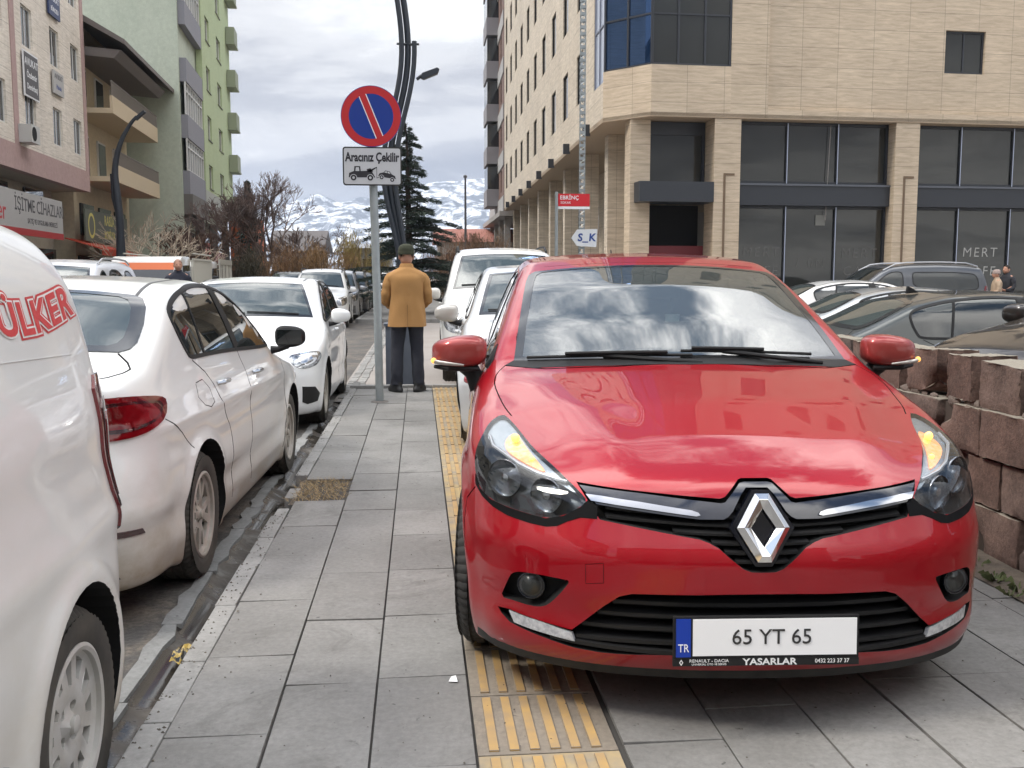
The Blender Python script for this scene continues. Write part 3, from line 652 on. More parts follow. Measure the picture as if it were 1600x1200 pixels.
# ============================ RED HATCHBACK (nearest, on the pavement) ============================
def mirror3(L): return [(-p[0], p[1], p[2]) for p in L]
def sym(L): return list(L)+[(-p[0], p[1], p[2]) for p in list(L)[::-1]]     # half outline (x<0) -> closed outline through the centre line
def side_cast(S, pts, sx=-1):
    V = np.array([to2([(0, y, z)], (-sx, 0, 0))[0] for y, z in pts]); return [tuple(p) for p in cast2(S, V, (-sx, 0, 0))]
RED = mat('red_paint', (0.36, 0.003, 0.011), 0.36, 0.25, coat=0.95, coat_r=0.01, spec=0.2, noise=(500, 0.9, (0.27, 0.002, 0.008)), dirt=((0.20, 0.13, 0.10), 0.10, 0.42, 0.35))
CLEAR = glass('clear_lens', (0.93, 0.95, 0.96), 0.02, 0.0, 1.5)
def panel_test(S, loop, d, sgn=None):
    L = to2(loop, d)
    def t(C, mi):
        r = inpoly(to2(C, d), L)
        dv = S.grad(C) @ dframe(d)[0]; r &= dv < 0.25
        return r & (mi == 0)
    return t
def build_hero():
    S = CLIO; HF = HO
    root = empty('hatchback_car', (0.975, 2.682, 0.0), -0.0594, 'glossy red hatchback with lit orange indicators parked on the pavement in the foreground', 'car')
    fd = (0, 1, 0); hd = (0.62, 0.72, -0.2); td = (0, 0.35, -1)
    mats = [RED, VOID, BLACK, mat('cabin_trim', (0.035, 0.035, 0.038), 0.8)]
    V, Q = S.hull(0.026)
    cut = []
    # cabin cavity
    cav = lambda P: smax(smax(S.F(P)+0.055, 0.34-P[:, 2], 0.02), smax(1.05-P[:, 1]-0.0*P[:, 2], P[:, 1]-3.55, 0.05), 0.05)
    Vc, Qc = S.hull(0.06, F=cav, core=(0.3, 1.4, 3.1, 0.5, 0.65)); cut.append((Vc, [tuple(q) for q in Qc], 3))
    scr = sym([(0.0, 1.094, 1.018)]+HF['screen_edge'][1:-1]+[(0.0, 1.935, 1.393)]); sd_ = (0, 0.62, -0.78)
    # keep order bottom centre -> edge -> top centre
    cut.append(cutter(S, [scr], sd_, 0.22, 2, 0.06, 0.03))
    sw = [(1.40, 0.965), (1.62, 1.10), (1.86, 1.235), (2.08, 1.335), (2.28, 1.362), (2.30, 0.985), (2.0, 0.968)]
    sr = [(2.37, 0.99), (2.35, 1.365), (2.75, 1.358), (3.05, 1.315), (3.32, 1.19), (3.22, 1.07), (2.9, 1.02)]
    for w in (sw, sr):
        Vx = [(-1.2, *p) for p in w]+[(1.2, *p) for p in w]; n = len(w)
        cut.append((Vx, [tuple(range(n))[::-1], tuple(range(n, 2*n))]+[(i, (i+1) % n, n+(i+1) % n, n+i) for i in range(n)], 2))
    rw = [(-0.52, 1.30), (0.52, 1.30), (0.60, 1.02), (-0.60, 1.02)]
    cut.append(cutter(S, [[(x, 3.9, z) for x, z in rw]], (0, -1, -0.3), 0.3, 2, 0.08, 0.04))
    for mir in (False, True):
        cut.append(cutter(S, [HF['headlight']], hd, 0.075, 1, 0.05, 0.015, mirror=mir))
        cut.append(cutter(S, [HF['fog']], fd, 0.055, 1, 0.05, 0.012, mirror=mir, smooth=False))
    gr = [(0.0, 0.129, 0.741)]+HF['grille_top']+HF['grille_bottom'][::-1]+[(0.0, 0.005, 0.490)]
    gr = gr[:-1]+[gr[-1]]+mirror3(gr[1:-1])[::-1]
    cut.append(cutter(S, [gr], fd, 0.06, 1, 0.05, 0.015))
    lo = [(0.0, 0.007, 0.427)]+HF['lower']+[(0.0, 0.03, 0.236)]; lo = lo+mirror3(lo[1:-1])[::-1]
    cut.append(cutter(S, [lo], fd, 0.07, 1, 0.05, 0.015))
    for wy in (0.83, 3.42):
        for a, b in ((-1.1, -0.52), (0.52, 1.1)): cut.append(circle_prism(a, b, wy, 0.318, 0.345, 48, 1))
    # grooves
    he = HF['hood_edge']; hood = [(0.0, 0.135, 0.746)]+he+[(-0.55, 1.10, 0.985), (-0.3, 1.045, 0.995), (0.0, 1.02, 0.999)]
    hoodL = hood+mirror3(hood[1:-1])[::-1]
    def groove(L3, d, w, dep, closed=False, mir=True, mi=1):
        L = to2(L3, d); L = np.concatenate([resample(np.array(L), 0.03)[:-1] if closed else L]) if closed else L
        lp = ribbon(L, w, closed)
        for m in ((False, True) if mir else (False,)): cut.append(cutter(S, lp, d, dep, mi, 0.05, 0.03, is3=False, mirror=m, outd=0.03))
    groove([p for p in he if p[1] > 0.70], td, 0.0045, 0.012)                                        # bonnet to wing
    groove([he[-1], (-0.55, 1.10, 0.985), (-0.3, 1.045, 0.995), (0.3, 1.045, 0.995), (0.55, 1.10, 0.985), (0.708, 1.21, 0.982)], td, 0.010, 0.02, mir=False)
    groove(HF['fender_seam']+[(-0.865, 0.48, 0.44)], (1, 0.35, 0), 0.005, 0.01)
    groove([(-.5, 2.02, 1.39), (-.3, 2.0, 1.40), (0, 1.985, 1.41), (.3, 2.0, 1.40), (.5, 2.02, 1.39)], td, 0.004, 0.006, mir=False)
    tw = to2(HF['tow'], fd); cut.append(cutter(S, ribbon(resample(tw, 0.012), 0.0017, True), fd, 0.004, 1, 0.05, 0.03, is3=False, outd=0.03))
    dsd = (1, 0, 0)
    door1 = [(1.23, 0.96), (1.19, 0.80), (1.20, 0.45), (1.24, 0.28)]; door2 = [(2.32, 0.96), (2.33, 0.6), (2.30, 0.28)]; door3 = [(3.26, 0.98), (3.18, 0.82), (3.02, 0.62), (2.98, 0.28)]
    for dl in (door1, door2, door3, [(1.23, 0.28), (3.0, 0.28)]):
        L3 = [(0, y, z) for y, z in dl]; groove(L3, dsd, 0.005, 0.008)
    co, Fs, mi = bool_cut(V, Q, cut, mats)
    def under(C, mi): return (C[:, 2] < 0.30) & (mi == 0)
    fb = to2([(-0.9, 0, 0.0), (-0.9, 0, 0.62)], fd)
    def bumper(C, mi):
        return (mi == 0) & (C[:, 1] < 0.66) & (C[:, 2] < 0.70) & ((C[:, 1] < 0.49+0.07*np.clip((C[:, 2]-0.5)/0.1, 0, 1)) | (C[:, 2] < 0.3))
    def wing(C, mi): return (mi == 0) & (C[:, 1] < 1.20) & (C[:, 2] < 1.0)
    def door(a, b): return lambda C, mi: (mi == 0) & (np.abs(C[:, 0]) > 0.6) & (C[:, 1] > a) & (C[:, 1] < b) & (C[:, 2] > 0.28) & (C[:, 2] < 0.99)
    dr = lambda s, a, b: (lambda C, mi: door(a, b)(C, mi) & (C[:, 0]*s > 0))
    hoodt = lambda C, mi: inpoly(C[:, :2], np.array(hoodL)[:, :2]) & (C[:, 2] > 0.68) & (mi == 0)
    regs = [('bonnet', hoodt), ('front_bumper', bumper), ('front_wing', lambda C, m: wing(C, m) & (C[:, 0] < 0)), ('front_wing', lambda C, m: wing(C, m) & (C[:, 0] > 0))]
    regs += [('door', dr(-1, 1.20, 2.325)), ('door', dr(1, 1.20, 2.325)), ('door', dr(-1, 2.325, 3.1)), ('door', dr(1, 2.325, 3.1))]
    objs = skin_parts(S, co, Fs, mi, regs, mats, root, 'body')
    bump = objs.get(1, objs.get(-1)); hoodo = objs.get(0)
    # ---- glass
    tint = glass('windscreen_glass', (0.72, 0.80, 0.78), 0.30, 0.0, 2.4, dark=(0.11, 0.125, 0.125))
    side_t = glass('tinted_side_glass', (0.30, 0.34, 0.34), 0.5, 0.0, 1.6)
    FR = mat('glass_frit', (0.02, 0.021, 0.022), 0.12, coat=0.5)
    g = patch(S, 'windscreen', [scr], sd_, tint, root, 0.0, 0.005, 0.04, 0.03)
    sc2 = to2(scr, sd_); c0 = sc2.mean(0); inner = []
    for p in sc2:
        q = p-c0; inner.append(c0+q*np.array([1-0.035/max(abs(q[0]), 0.3)*1.0, 1-0.022/max(abs(q[1]), 0.12)]))
    patch(S, 'windscreen_border', [sc2, np.array(inner)[::-1]], sd_, FR, g, 0.0015, -0.0003, 0.04, 0.03, is3=False)
    for w in (sw, sr):
        for m in (False, True): patch(S, 'side_window', [[(0, y, z) for y, z in w]], dsd, side_t, root, -0.004, 0.008, 0.05, 0.03, mirror=m)
    patch(S, 'rear_window', [[(x, 3.9, z) for x, z in rw]], (0, -1, -0.3), side_t, root, -0.002, 0.006, 0.05, 0.03)
    # ---- headlights
    REFL = mat('lamp_reflector', (0.40, 0.42, 0.44), 0.25, 0.6); DARKL = mat('lamp_housing', (0.045, 0.05, 0.055), 0.3, 0.4)
    AMB = mat('lit_indicator', (0.8, 0.35, 0.12), 0.25, emit=((1.0, 0.22, 0.02), 0.65), noise=(55, 0.3, (0.75, 0.5, 0.35))); AMBC = mat('lit_indicator_core', (1, 0.6, 0.2), 0.3, emit=((1.0, 0.45, 0.08), 1.5))
    for m in (False, True):
        lens = patch(S, 'headlight', [HF['headlight']], hd, CLEAR, root, 0.0, 0.004, 0.03, 0.012, mirror=m)
        sg = -1 if m else 1
        patch(S, 'lamp_housing', [HF['headlight']], hd, DARKL, lens, -0.062, 0.066, 0.03, 0.015, mirror=m)
        patch(S, 'chrome_wing', [HF['headlight_chrome']], hd, REFL, lens, -0.012, 0.022, 0.02, 0.012, mirror=m)
        patch(S, 'indicator', [HF['indicator']], hd, AMB, lens, -0.008, 0.012, 0.02, 0.012, mirror=m)
        ib = MB()
        for c, r in (((-0.693, 0.503, 0.803), 0.015), ((-0.645, 0.372, 0.757), 0.009)): ib.lathe([(0.001, -r), (r*0.7, -r*0.7), (r, 0), (r*0.7, r*0.7), (0.001, r)], 12, 'y', (c[0]*sg, c[1], c[2]))
        ib.build('indicator_bulb', AMBC, lens, smooth=True)
        # curved chrome lower rim of the indicator wing
        low = [(-0.775, 0.60, 0.795), (-0.765, 0.51, 0.776), (-0.727, 0.432, 0.760), (-0.685, 0.355, 0.741), (-0.632, 0.292, 0.725), (-0.575, 0.245, 0.715), (-0.545, 0.222, 0.712)]
        rb = MB(); rb.tube([(p[0]*sg, p[1]+0.004, p[2]) for p in low], 0.0065, 8); rb.build('chrome_rim', REFL, lens, smooth=True)
        # two reflector bowls with bulbs
        for (cx, cy, cz, R_) in ((-0.735, 0.375, 0.695, 0.058), (-0.612, 0.235, 0.668, 0.052)):
            b = MB(); D = Vector((hd[0]*sg, hd[1]*1.25, 0)).normalized(); Mx = Matrix.Translation((cx*sg, cy, cz)) @ D.to_track_quat('Z', 'Y').to_matrix().to_4x4()
            pr = [(R_, 0.012), (R_*1.04, 0.008), (R_*1.04, 0.0), (R_*0.95, 0.03), (R_*0.7, 0.052), (R_*0.3, 0.062), (0.004, 0.064)]; t = MB(); t.lathe(pr, 28); t.V = [tuple(Mx @ Vector(v)) for v in t.V]
            t.build('reflector_bowl', mat('dark_reflector', (0.22, 0.23, 0.25), 0.2, 0.9), lens, smooth=True, recalc=False)
            t = MB(); t.lathe([(0.001, 0.0), (0.014, 0.004), (0.016, 0.02), (0.012, 0.055)], 14); t.V = [tuple(Mx @ Vector(v)) for v in t.V]; t.build('lamp_bulb', CHROME, lens, smooth=True)
        # fog lamp
        fl = MB(); cx, cy, cz = -0.652*sg, 0.215, 0.400; D = Vector((0.25*sg, 1, 0)).normalized(); Mx = Matrix.Translation((cx, cy, cz)) @ D.to_track_quat('Z', 'Y').to_matrix().to_4x4()
        t = MB(); t.lathe([(0.036, -0.018), (0.041, -0.022), (0.045, -0.012), (0.045, 0.03)], 32); t.lathe([(0.036, -0.018), (0.031, 0.012), (0.018, 0.024), (0.003, 0.026)], 32, m=1); t.V = [tuple(Mx @ Vector(v)) for v in t.V]
        fo = t.build('fog_lamp', [GLOSSB, REFL], root, smooth=True, recalc=False)
        t = MB(); t.lathe([(0.001, -0.026), (0.016, -0.024), (0.030, -0.018), (0.036, -0.014)], 24); t.V = [tuple(Mx @ Vector(v)) for v in t.V]; t.build('fog_lens', glass('fog_glass', (0.6, 0.6, 0.58), 0.15, 0.02, 1.5), fo, smooth=True)
        bz = patch(S, 'headlight_surround', [HF['bezel']], (0.4, 0.9, 0), mat('matt_black_trim', (0.004, 0.004, 0.0045), 0.7, spec=0.12), root, 0.0015, 0.004, 0.03, 0.012, mirror=m)
        dl = patch(S, 'daytime_lamp', [HF['drl']], (0.3, 1, 0), mat('drl_lens', (0.42, 0.43, 0.45), 0.15, 0.4, coat=0.5, noise=(60, 0.3, (0.75, 0.76, 0.78))), root, 0.0, 0.012, 0.02, 0.012, mirror=m)
    # ---- grille: slats following the front, glossy band, chrome strips, emblem
    xs = np.linspace(-0.46, 0.46, 41)
    def ys(x, z, off): 
        O = np.c_[x, np.full(len(x), -1.0), z]; return S.cast(O, np.tile([0, 1.0, 0], (len(x), 1)), far=2.5)[:, 1]+off
    def slat(mb, zf, xa, xb, th, off0, off1, n=30):
        x = np.linspace(xa, xb, n); z = zf(x); y0 = ys(x, z, off0); y1 = y0+(off1-off0); V = []; F = []
        for i in range(n): V += [(x[i], y0[i], z[i]-th/2), (x[i], y0[i], z[i]+th/2), (x[i], y1[i], z[i]+th/2+0.006), (x[i], y1[i], z[i]-th/2+0.006)]
        for i in range(n-1):
            for k in range(4): F.append((i*4+k, i*4+(k+1) % 4, i*4+4+(k+1) % 4, i*4+4+k))
        F += [(0, 1, 2, 3), tuple(range(n*4-4, n*4))]; mb.add(V, F)
    up = MB(); gb = np.array([(0, .490)]+[(-p[0], p[2]) for p in HF['grille_bottom']])
    for k in range(7):
        z0 = 0.515+0.024*k; half = 0.46 if z0 > 0.60 else float(np.interp(z0+0.004, gb[:, 1], gb[:, 0]))-0.004
        half = min(half, 0.44)
        slat(up, lambda x, z0=z0: z0+0.055*np.abs(x)**1.4, -half, half, 0.007, 0.012, 0.04)
    grl = up.build('grille', BLACK, root)
    lw = MB()
    for k in range(4):
        z0 = 0.268+0.040*k; half = float(np.interp(z0, [0.22, 0.29, 0.32, 0.37, 0.41], [0.52, 0.53, 0.495, 0.44, 0.40]))
        slat(lw, lambda x, z0=z0: z0+0*x, -half, half, 0.011, 0.014, 0.06, 40)
    slat(lw, lambda x: 0.238+0.05*np.abs(x)**2, -0.60, 0.60, 0.012, 0.004, 0.05, 40)
    lgr = lw.build('lower_grille', BLACK, root)
    bt, bb = HF['band_top'], HF['band_bot']; bd = [(0.0, 0.118, 0.731)]+bt+bb[::-1]+[(0.0, 0.103, 0.717)]; bd = bd+mirror3(bd[1:-1])[::-1]
    band = patch(S, 'grille_band', [bd], fd, mat('dark_gloss_band', (0.008, 0.010, 0.020), 0.12, coat=1.0), root, 0.002, 0.03, 0.03, 0.012)
    for m in (False, True): patch(S, 'chrome_strip', [HF['chrome']], fd, CHROME, root, 0.008, 0.004, 0.02, 0.01, mirror=m)
    # emblem: hollow rhombus with bevelled faces
    oc = [(0, 0.098), (0.017, 0.098), (0.075, 0.004), (0.017, -0.098)]
    Lh = [(0.020, 0.098), (0.077, 0.0), (0.020, -0.098), (-0.020, -0.098), (-0.077, 0.0), (-0.020, 0.098)]
    Li = [(0.0, 0.055), (0.036, 0.0), (0.0, -0.055), (0.0, -0.055), (-0.036, 0.0), (0.0, 0.055)]
    Lm = [(0.012, 0.080), (0.058, 0.0), (0.012, -0.080), (-0.012, -0.080), (-0.058, 0.0), (-0.012, 0.080)]
    V = []; 
    for L, z in ((Lh, 0.0), (Lh, 0.010), (Lm, 0.026), (Li, 0.012), (Li, 0.0)): V += [(p[0], p[1], z) for p in L]
    F = []
    for a in range(5):
        b = (a+1) % 5
        for i in range(6): F.append((a*6+i, a*6+(i+1) % 6, b*6+(i+1) % 6, b*6+i))
    eb = MB(); Me = Matrix.Translation((0.0, 0.030, 0.615)) @ Matrix.Rotation(math.radians(90-15), 4, 'X'); eb.add([tuple(Me @ Vector(v)) for v in V], F)
    eb.build('emblem', mat('badge_chrome', (0.88, 0.87, 0.86), 0.05, 1.0), root, bevel=0.0012)
    pb = MB(); pb.prism([(p[0]*1.22, p[1]*1.12) for p in Lh], -0.035, -0.004, 'z', M=Me); pb.build('emblem_base', GLOSSB, root)
    # ---- plate
    Mp = frame((0.005, -0.022, 0.310), (1, 0, 0), (0, 0.05, 1))
    pl = number_plate(root, Mp, ('65 YT 65', 0.062)); 
    hb = MB(); hb.box(-0.268, 0.268, -0.082, -0.062, -0.012, 0.001, 0, Mp); ink = 1
    add_text(hb, 'YASARLAR', 0.026, Mp @ Matrix.Translation((0.01, -0.0715, 0.0015)), 1, depth=0.0006, offset=0.0006, sx=1.25)
    add_text(hb, 'RENAULT - DACIA', 0.0125, Mp @ Matrix.Translation((-0.165, -0.067, 0.0015)), 1, depth=0.0006, sx=1.1)
    add_text(hb, 'UNIVERSAL OTO VE SERVIS', 0.0075, Mp @ Matrix.Translation((-0.165, -0.077, 0.0015)), 1, depth=0.0006, sx=1.1)
    add_text(hb, '0432 223 37 37', 0.0165, Mp @ Matrix.Translation((0.19, -0.0705, 0.0015)), 1, depth=0.0006, sx=0.95)
    hb.add([tuple(Mp @ Vector((-0.245+x, -0.071+y, 0.002))) for x, y in ((0, 0.009), (0.006, 0), (0, -0.009), (-0.006, 0), (0, 0.005), (0.003, 0), (0, -0.005), (-0.003, 0))], [(0, 1, 5, 4), (1, 2, 6, 5), (2, 3, 7, 6), (3, 0, 4, 7)], 1)
    hb.build('plate_holder', [BLACK, mat('holder_ink', (0.75, 0.75, 0.75), 0.5)], pl)
    # ---- lower lip
    x = np.linspace(-0.82, 0.82, 60); lb = MB(); V = []; F = []
    O = np.c_[x, np.full(60, -1.0), np.full(60, 0.178)]; R = S.cast(O, np.tile([0, 1.0, 0], (60, 1)), far=2.5)
    for i in range(60):
        y = R[i, 1] if not np.isnan(R[i, 1]) else 0.5
        V += [(x[i], y-0.004, 0.183), (x[i], y+0.012, 0.152), (x[i], y+0.10, 0.140), (x[i], y+0.06, 0.183)]
    for i in range(59):
        for k in range(4): F.append((i*4+k, i*4+(k+1) % 4, i*4+4+(k+1) % 4, i*4+4+k))
    lb.add(V, F+[(0, 1, 2, 3), (236, 237, 238, 239)]); lb.build('bumper_lip', mat('scuffed_plastic', (0.010, 0.010, 0.010), 0.8, noise=(12, 0.5, (0.030, 0.028, 0.025))), root, smooth=True)
    # ---- cowl, wipers
    cw = [he[-1], (-0.60, 1.13, 0.985), (-0.3, 1.055, 0.995), (0, 1.03, 1.0), (0.3, 1.055, 0.995), (0.60, 1.13, 0.985), (-he[-1][0], he[-1][1], he[-1][2]), (0.672, 1.235, 1.0), (0.55, 1.182, 1.0), (0.3, 1.118, 1.012), (0, 1.092, 1.018), (-0.3, 1.118, 1.012), (-0.55, 1.182, 1.0), (-0.672, 1.235, 1.0)]
    patch(S, 'cowl_panel', [cw], td, BLACK, root, 0.0015, 0.004, 0.04, 0.02)
    cb = MB(); x = np.linspace(-0.66, 0.66, 30); V = []; F = []
    for q in x:
        yb = 1.035+0.28*q*q; V += [(q, yb-0.0, S.topz(np.array([q]), np.array([yb]))[0]-0.012), (q, yb+0.13, S.topz(np.array([q]), np.array([yb+0.13]))[0]-0.02)]
    for i in range(29): F.append((2*i, 2*i+2, 2*i+3, 2*i+1))
    def wiper(x0, x1, y0, y1, lift):
        P = []
        for t in np.linspace(0, 1, 14):
            xx = x0+(x1-x0)*t; yy = y0+(y1-y0)*t+0.26*xx*xx; P.append((xx, yy, float(S.topz(np.array([xx]), np.array([yy]))[0])+lift))
        return P
    wb = MB(); P = wiper(-0.62, 0.02, 1.115, 1.10, 0.012); wb.tube(P, 0.006, 8); wb.tube([(p[0], p[1]-0.01, p[2]+0.012) for p in P[3:12]], 0.007, 8); wb.tube([P[6], (-0.12, 1.075, 1.015), (0.05, 1.06, 1.005)], 0.009, 8)
    wb.build('wiper', BLACK, root, smooth=True)
    wb = MB(); P = wiper(-0.02, 0.52, 1.13, 1.125, 0.014); wb.tube(P, 0.006, 8); wb.tube([(p[0], p[1]-0.01, p[2]+0.012) for p in P[1:9]], 0.007, 8); wb.tube([P[4], (0.35, 1.10, 1.02), (0.55, 1.15, 0.995)], 0.009, 8)
    wb.build('wiper', BLACK, root, smooth=True)
    # ---- mirrors
    for s in (-1, 1):
        def ell(t): return t
        bm = bmesh.new(); bmesh.ops.create_icosphere(bm, subdivisions=4, radius=1.0)
        for v in bm.verts:
            x_, y_, z_ = v.co; e = 0.62
            f = lambda a: math.copysign(abs(a)**e, a)
            x2, y2, z2 = f(x_)*0.114, f(y_)*0.080, f(z_)*0.064
            tz = (x2/0.114)                       # outward is -x for s=-1
            z2 *= 1.0-0.20*max(tz*-1, 0)+0.02; z2 += 0.006*tz
            if y2 > 0.03: y2 = 0.03+(y2-0.03)*0.25
            y2 += 0.04*max(-tz, 0)**2
            v.co = (x2*(-s), y2, z2)
        if s > 0: bmesh.ops.reverse_faces(bm, faces=bm.faces[:])
        for f_ in bm.faces: f_.smooth = True; f_.material_index = 0
        me = bpy.data.meshes.new('wing_mirror'); bm.to_mesh(me); bm.free(); me.materials.append(RED)
        mo = bpy.data.objects.new('wing_mirror', me); link(mo, root); mo.location = (s*0.893, 1.33, 1.030)
        st = MB(); st.tube([(s*(-0.02), 0.03, -0.045), (s*(-0.055), 0.03, -0.09), (s*(-0.085), 0.02, -0.15)], [0.045, 0.034, 0.045], 12); st.build('mirror_foot', BLACK, mo, smooth=True)
        am = MB(); am.tube([(s*0.112, 0.005, -0.030), (s*0.105, -0.045, -0.036), (s*0.075, -0.074, -0.040), (s*0.03, -0.083, -0.045), (s*-0.02, -0.08, -0.050)], [0.005, 0.009, 0.009, 0.007, 0.004], 10)
        am.build('mirror_indicator', mat('mirror_repeater', (0.36, 0.33, 0.30), 0.15, 0.3, coat=1), mo, smooth=True)
        ar = MB(); ar.lathe([(0.001, -0.012), (0.010, -0.006), (0.012, 0.0), (0.010, 0.006), (0.001, 0.012)], 12, 'y', (s*0.102, -0.05, -0.034)); ar.build('mirror_lamp', mat('mirror_amber', (0.9, 0.4, 0.1), 0.3, emit=((1.0, 0.45, 0.1), 1.0)), mo, smooth=True)
        tr = MB(); tr.prism([(-0.10, -0.053), (0.10, -0.058), (0.10, -0.072), (-0.10, -0.064)], -0.05, 0.03, 'y'); 
        lb2 = MB(); lb2.tube([(s*0.10, 0.0, -0.062), (s*0.04, -0.045, -0.066), (s*-0.08, -0.045, -0.068)], [0.008, 0.012, 0.01], 8); lb2.build('mirror_base', BLACK, mo, smooth=True)
        tri = patch(S, 'mirror_triangle', [[(0, 1.255, 0.965), (0, 1.40, 0.965), (0, 1.42, 1.03), (0, 1.40, 1.055), (0, 1.30, 1.0)]], dsd, BLACK, root, 0.003, 0.003, 0.03, 0.02, mirror=s > 0)
    # ---- door handles
    for s in (False, True):
        for y in (2.12,):
            P = np.array(side_cast(S, [(y-0.09, 0.83), (y-0.05, 0.835), (y+0.05, 0.835), (y+0.09, 0.83)])); P[1:3, 0] -= 0.03; P[0, 0] -= 0.003; P[3, 0] -= 0.003
            if s: P = P*[-1, 1, 1]
            hb2 = MB(); hb2.tube([tuple(p) for p in P], 0.014, 10); hb2.build('door_handle', RED, root, smooth=True)
    # ---- rear lamps
    for m in (False, True):
        patch(S, 'tail_lamp', [[(-0.86, 3.55, 0.86), (-0.80, 3.8, 0.93), (-0.52, 3.95, 0.86), (-0.55, 4.0, 0.72), (-0.83, 3.7, 0.72)]], (0.5, -0.85, 0), mat('tail_red', (0.25, 0.005, 0.005), 0.1, coat=1), root, 0.003, 0.004, 0.04, 0.02, mirror=m)
    # ---- interior
    TR = mat('seat_fabric', (0.05, 0.05, 0.055), 0.9); ib = MB()
    def rb(x0, x1, y0, y1, z0, z1, nm, mt, bev=0.03, rot=None):
        b = MB(); b.box(x0, x1, y0, y1, z0, z1); return b.build(nm, mt, root, smooth=True, bevel=bev)
    dash = MB(); dash.prism([(1.22, 0.60), (1.16, 0.93), (1.35, 0.95), (1.62, 0.90), (1.66, 0.60)], -0.66, 0.66, 'x'); dash.build('dashboard', mat('dash_plastic', (0.06, 0.062, 0.065), 0.7), root, smooth=True, bevel=0.02)
    for x in (-0.36, 0.36):
        sb = MB(); sb.box(x-0.24, x+0.24, 1.95, 2.45, 0.36, 0.56); sb.prism([(2.38, 0.5), (2.55, 0.5), (2.72, 1.08), (2.60, 1.10)], x-0.24, x+0.24, 'x'); sb.prism([(2.60, 1.12), (2.66, 1.12), (2.72, 1.30), (2.62, 1.30)], x-0.13, x+0.13, 'x')
        sb.build('front_seat', TR, root, smooth=True, bevel=0.04)
    sb = MB(); sb.box(-0.62, 0.62, 2.85, 3.25, 0.36, 0.58); sb.prism([(3.15, 0.5), (3.3, 0.5), (3.45, 1.0), (3.32, 1.02)], -0.6, 0.6, 'x'); sb.build('rear_seat', TR, root, smooth=True, bevel=0.04)
    wh = MB(); c = Vector((0.36, 1.72, 0.95)); D = Vector((0, -0.85, 0.5)).normalized(); a = Vector((1, 0, 0)); b_ = D.cross(a)
    ring = [c+(a*math.cos(t)+b_*math.sin(t))*0.185 for t in np.linspace(0, 2*math.pi, 33)]; wh.tube(ring, 0.016, 8, cap=False)
    for t in (0, 2.1, 4.2): wh.tube([c, c+(a*math.cos(t+0.5)+b_*math.sin(t+0.5))*0.18], 0.018, 6)
    wh.lathe([(0.05, -0.02), (0.07, 0), (0.06, 0.02)], 16, 'y', tuple(c)); wh.build('steering_wheel', BLACK, root, smooth=True)
    rm = MB(); rm.box(-0.12, 0.12, 1.86, 1.885, 1.235, 1.295); rm.tube([(0, 1.875, 1.29), (0, 1.86, 1.36)], 0.01, 8); rm.build('rear_view_mirror', BLACK, root, bevel=0.01)
    pp = MB(); pp.box(-0.02, 0.045, 1.80, 1.803, 1.15, 1.185); pp.V = [(x_+0.06, y_-0.02, z_-0.02) for x_, y_, z_ in pp.V]; pp.build('paper_slip', WHITE_P, root)
    for x, y in ((-0.868, 0.83), (0.862, 0.83), (-0.850, 3.42), (0.850, 3.42)): add_wheel(root, x, y, 0.305, 0.19, 0.195, 'clio', spin=0.3, steer=-0.10 if y < 1 else 0)
    # roof aerial
    ab = MB(); ab.tube([(0, 3.3, 1.40), (0, 3.38, 1.50)], [0.008, 0.003], 8); ab.build('aerial', BLACK, root)
    return root
# ============================ GENERIC CARS ============================
def paint(name, col, metal=0.0, dirt=None, rough=0.35):
    return mat(name, col, rough, metal, coat=0.9, coat_r=0.03, dirt=dirt)
DUST = (0.33, 0.27, 0.19)
WHITE = paint('white_paint', (0.72, 0.72, 0.70), dirt=(DUST, 0.10, 0.98, 1.3))
WHITE2 = paint('clean_white_paint', (0.74, 0.75, 0.75))
GLASSD = glass('dark_car_glass', (0.1, 0.11, 0.11), 0.93, 0.0, 1.75, (0.012, 0.016, 0.016))
GLASSB = glass('green_car_glass', (0.3, 0.34, 0.33), 0.85, 0.0, 1.9, (0.05, 0.065, 0.062))
TAILR = mat('tail_deep_red', (0.17, 0.003, 0.006), 0.08, coat=1, noise=(22, 0.4, (0.10, 0.002, 0.004)))
TAILD = mat('tail_smoke', (0.035, 0.004, 0.006), 0.10, coat=1)
LAMPC = mat('lamp_chrome', (0.6, 0.62, 0.65), 0.15, 0.8, coat=1, noise=(35, 0.35, (0.12, 0.13, 0.14)))
def screen_pts(S, yb, yt, xb, xt, n=7):
    out = []
    for x in np.linspace(-xb, xb, n): y = yb+np.interp(abs(x), [0, 1], [0, 0.0])+S.ev(S.bow, yb)*x*x; out.append((x, y, float(S.topz(np.array([x]), np.array([y]))[0])))
    for x in np.linspace(xt, -xt, n): y = yt+S.ev(S.bow, yt)*x*x; out.append((x, y, float(S.topz(np.array([x]), np.array([y]))[0])))
    return out
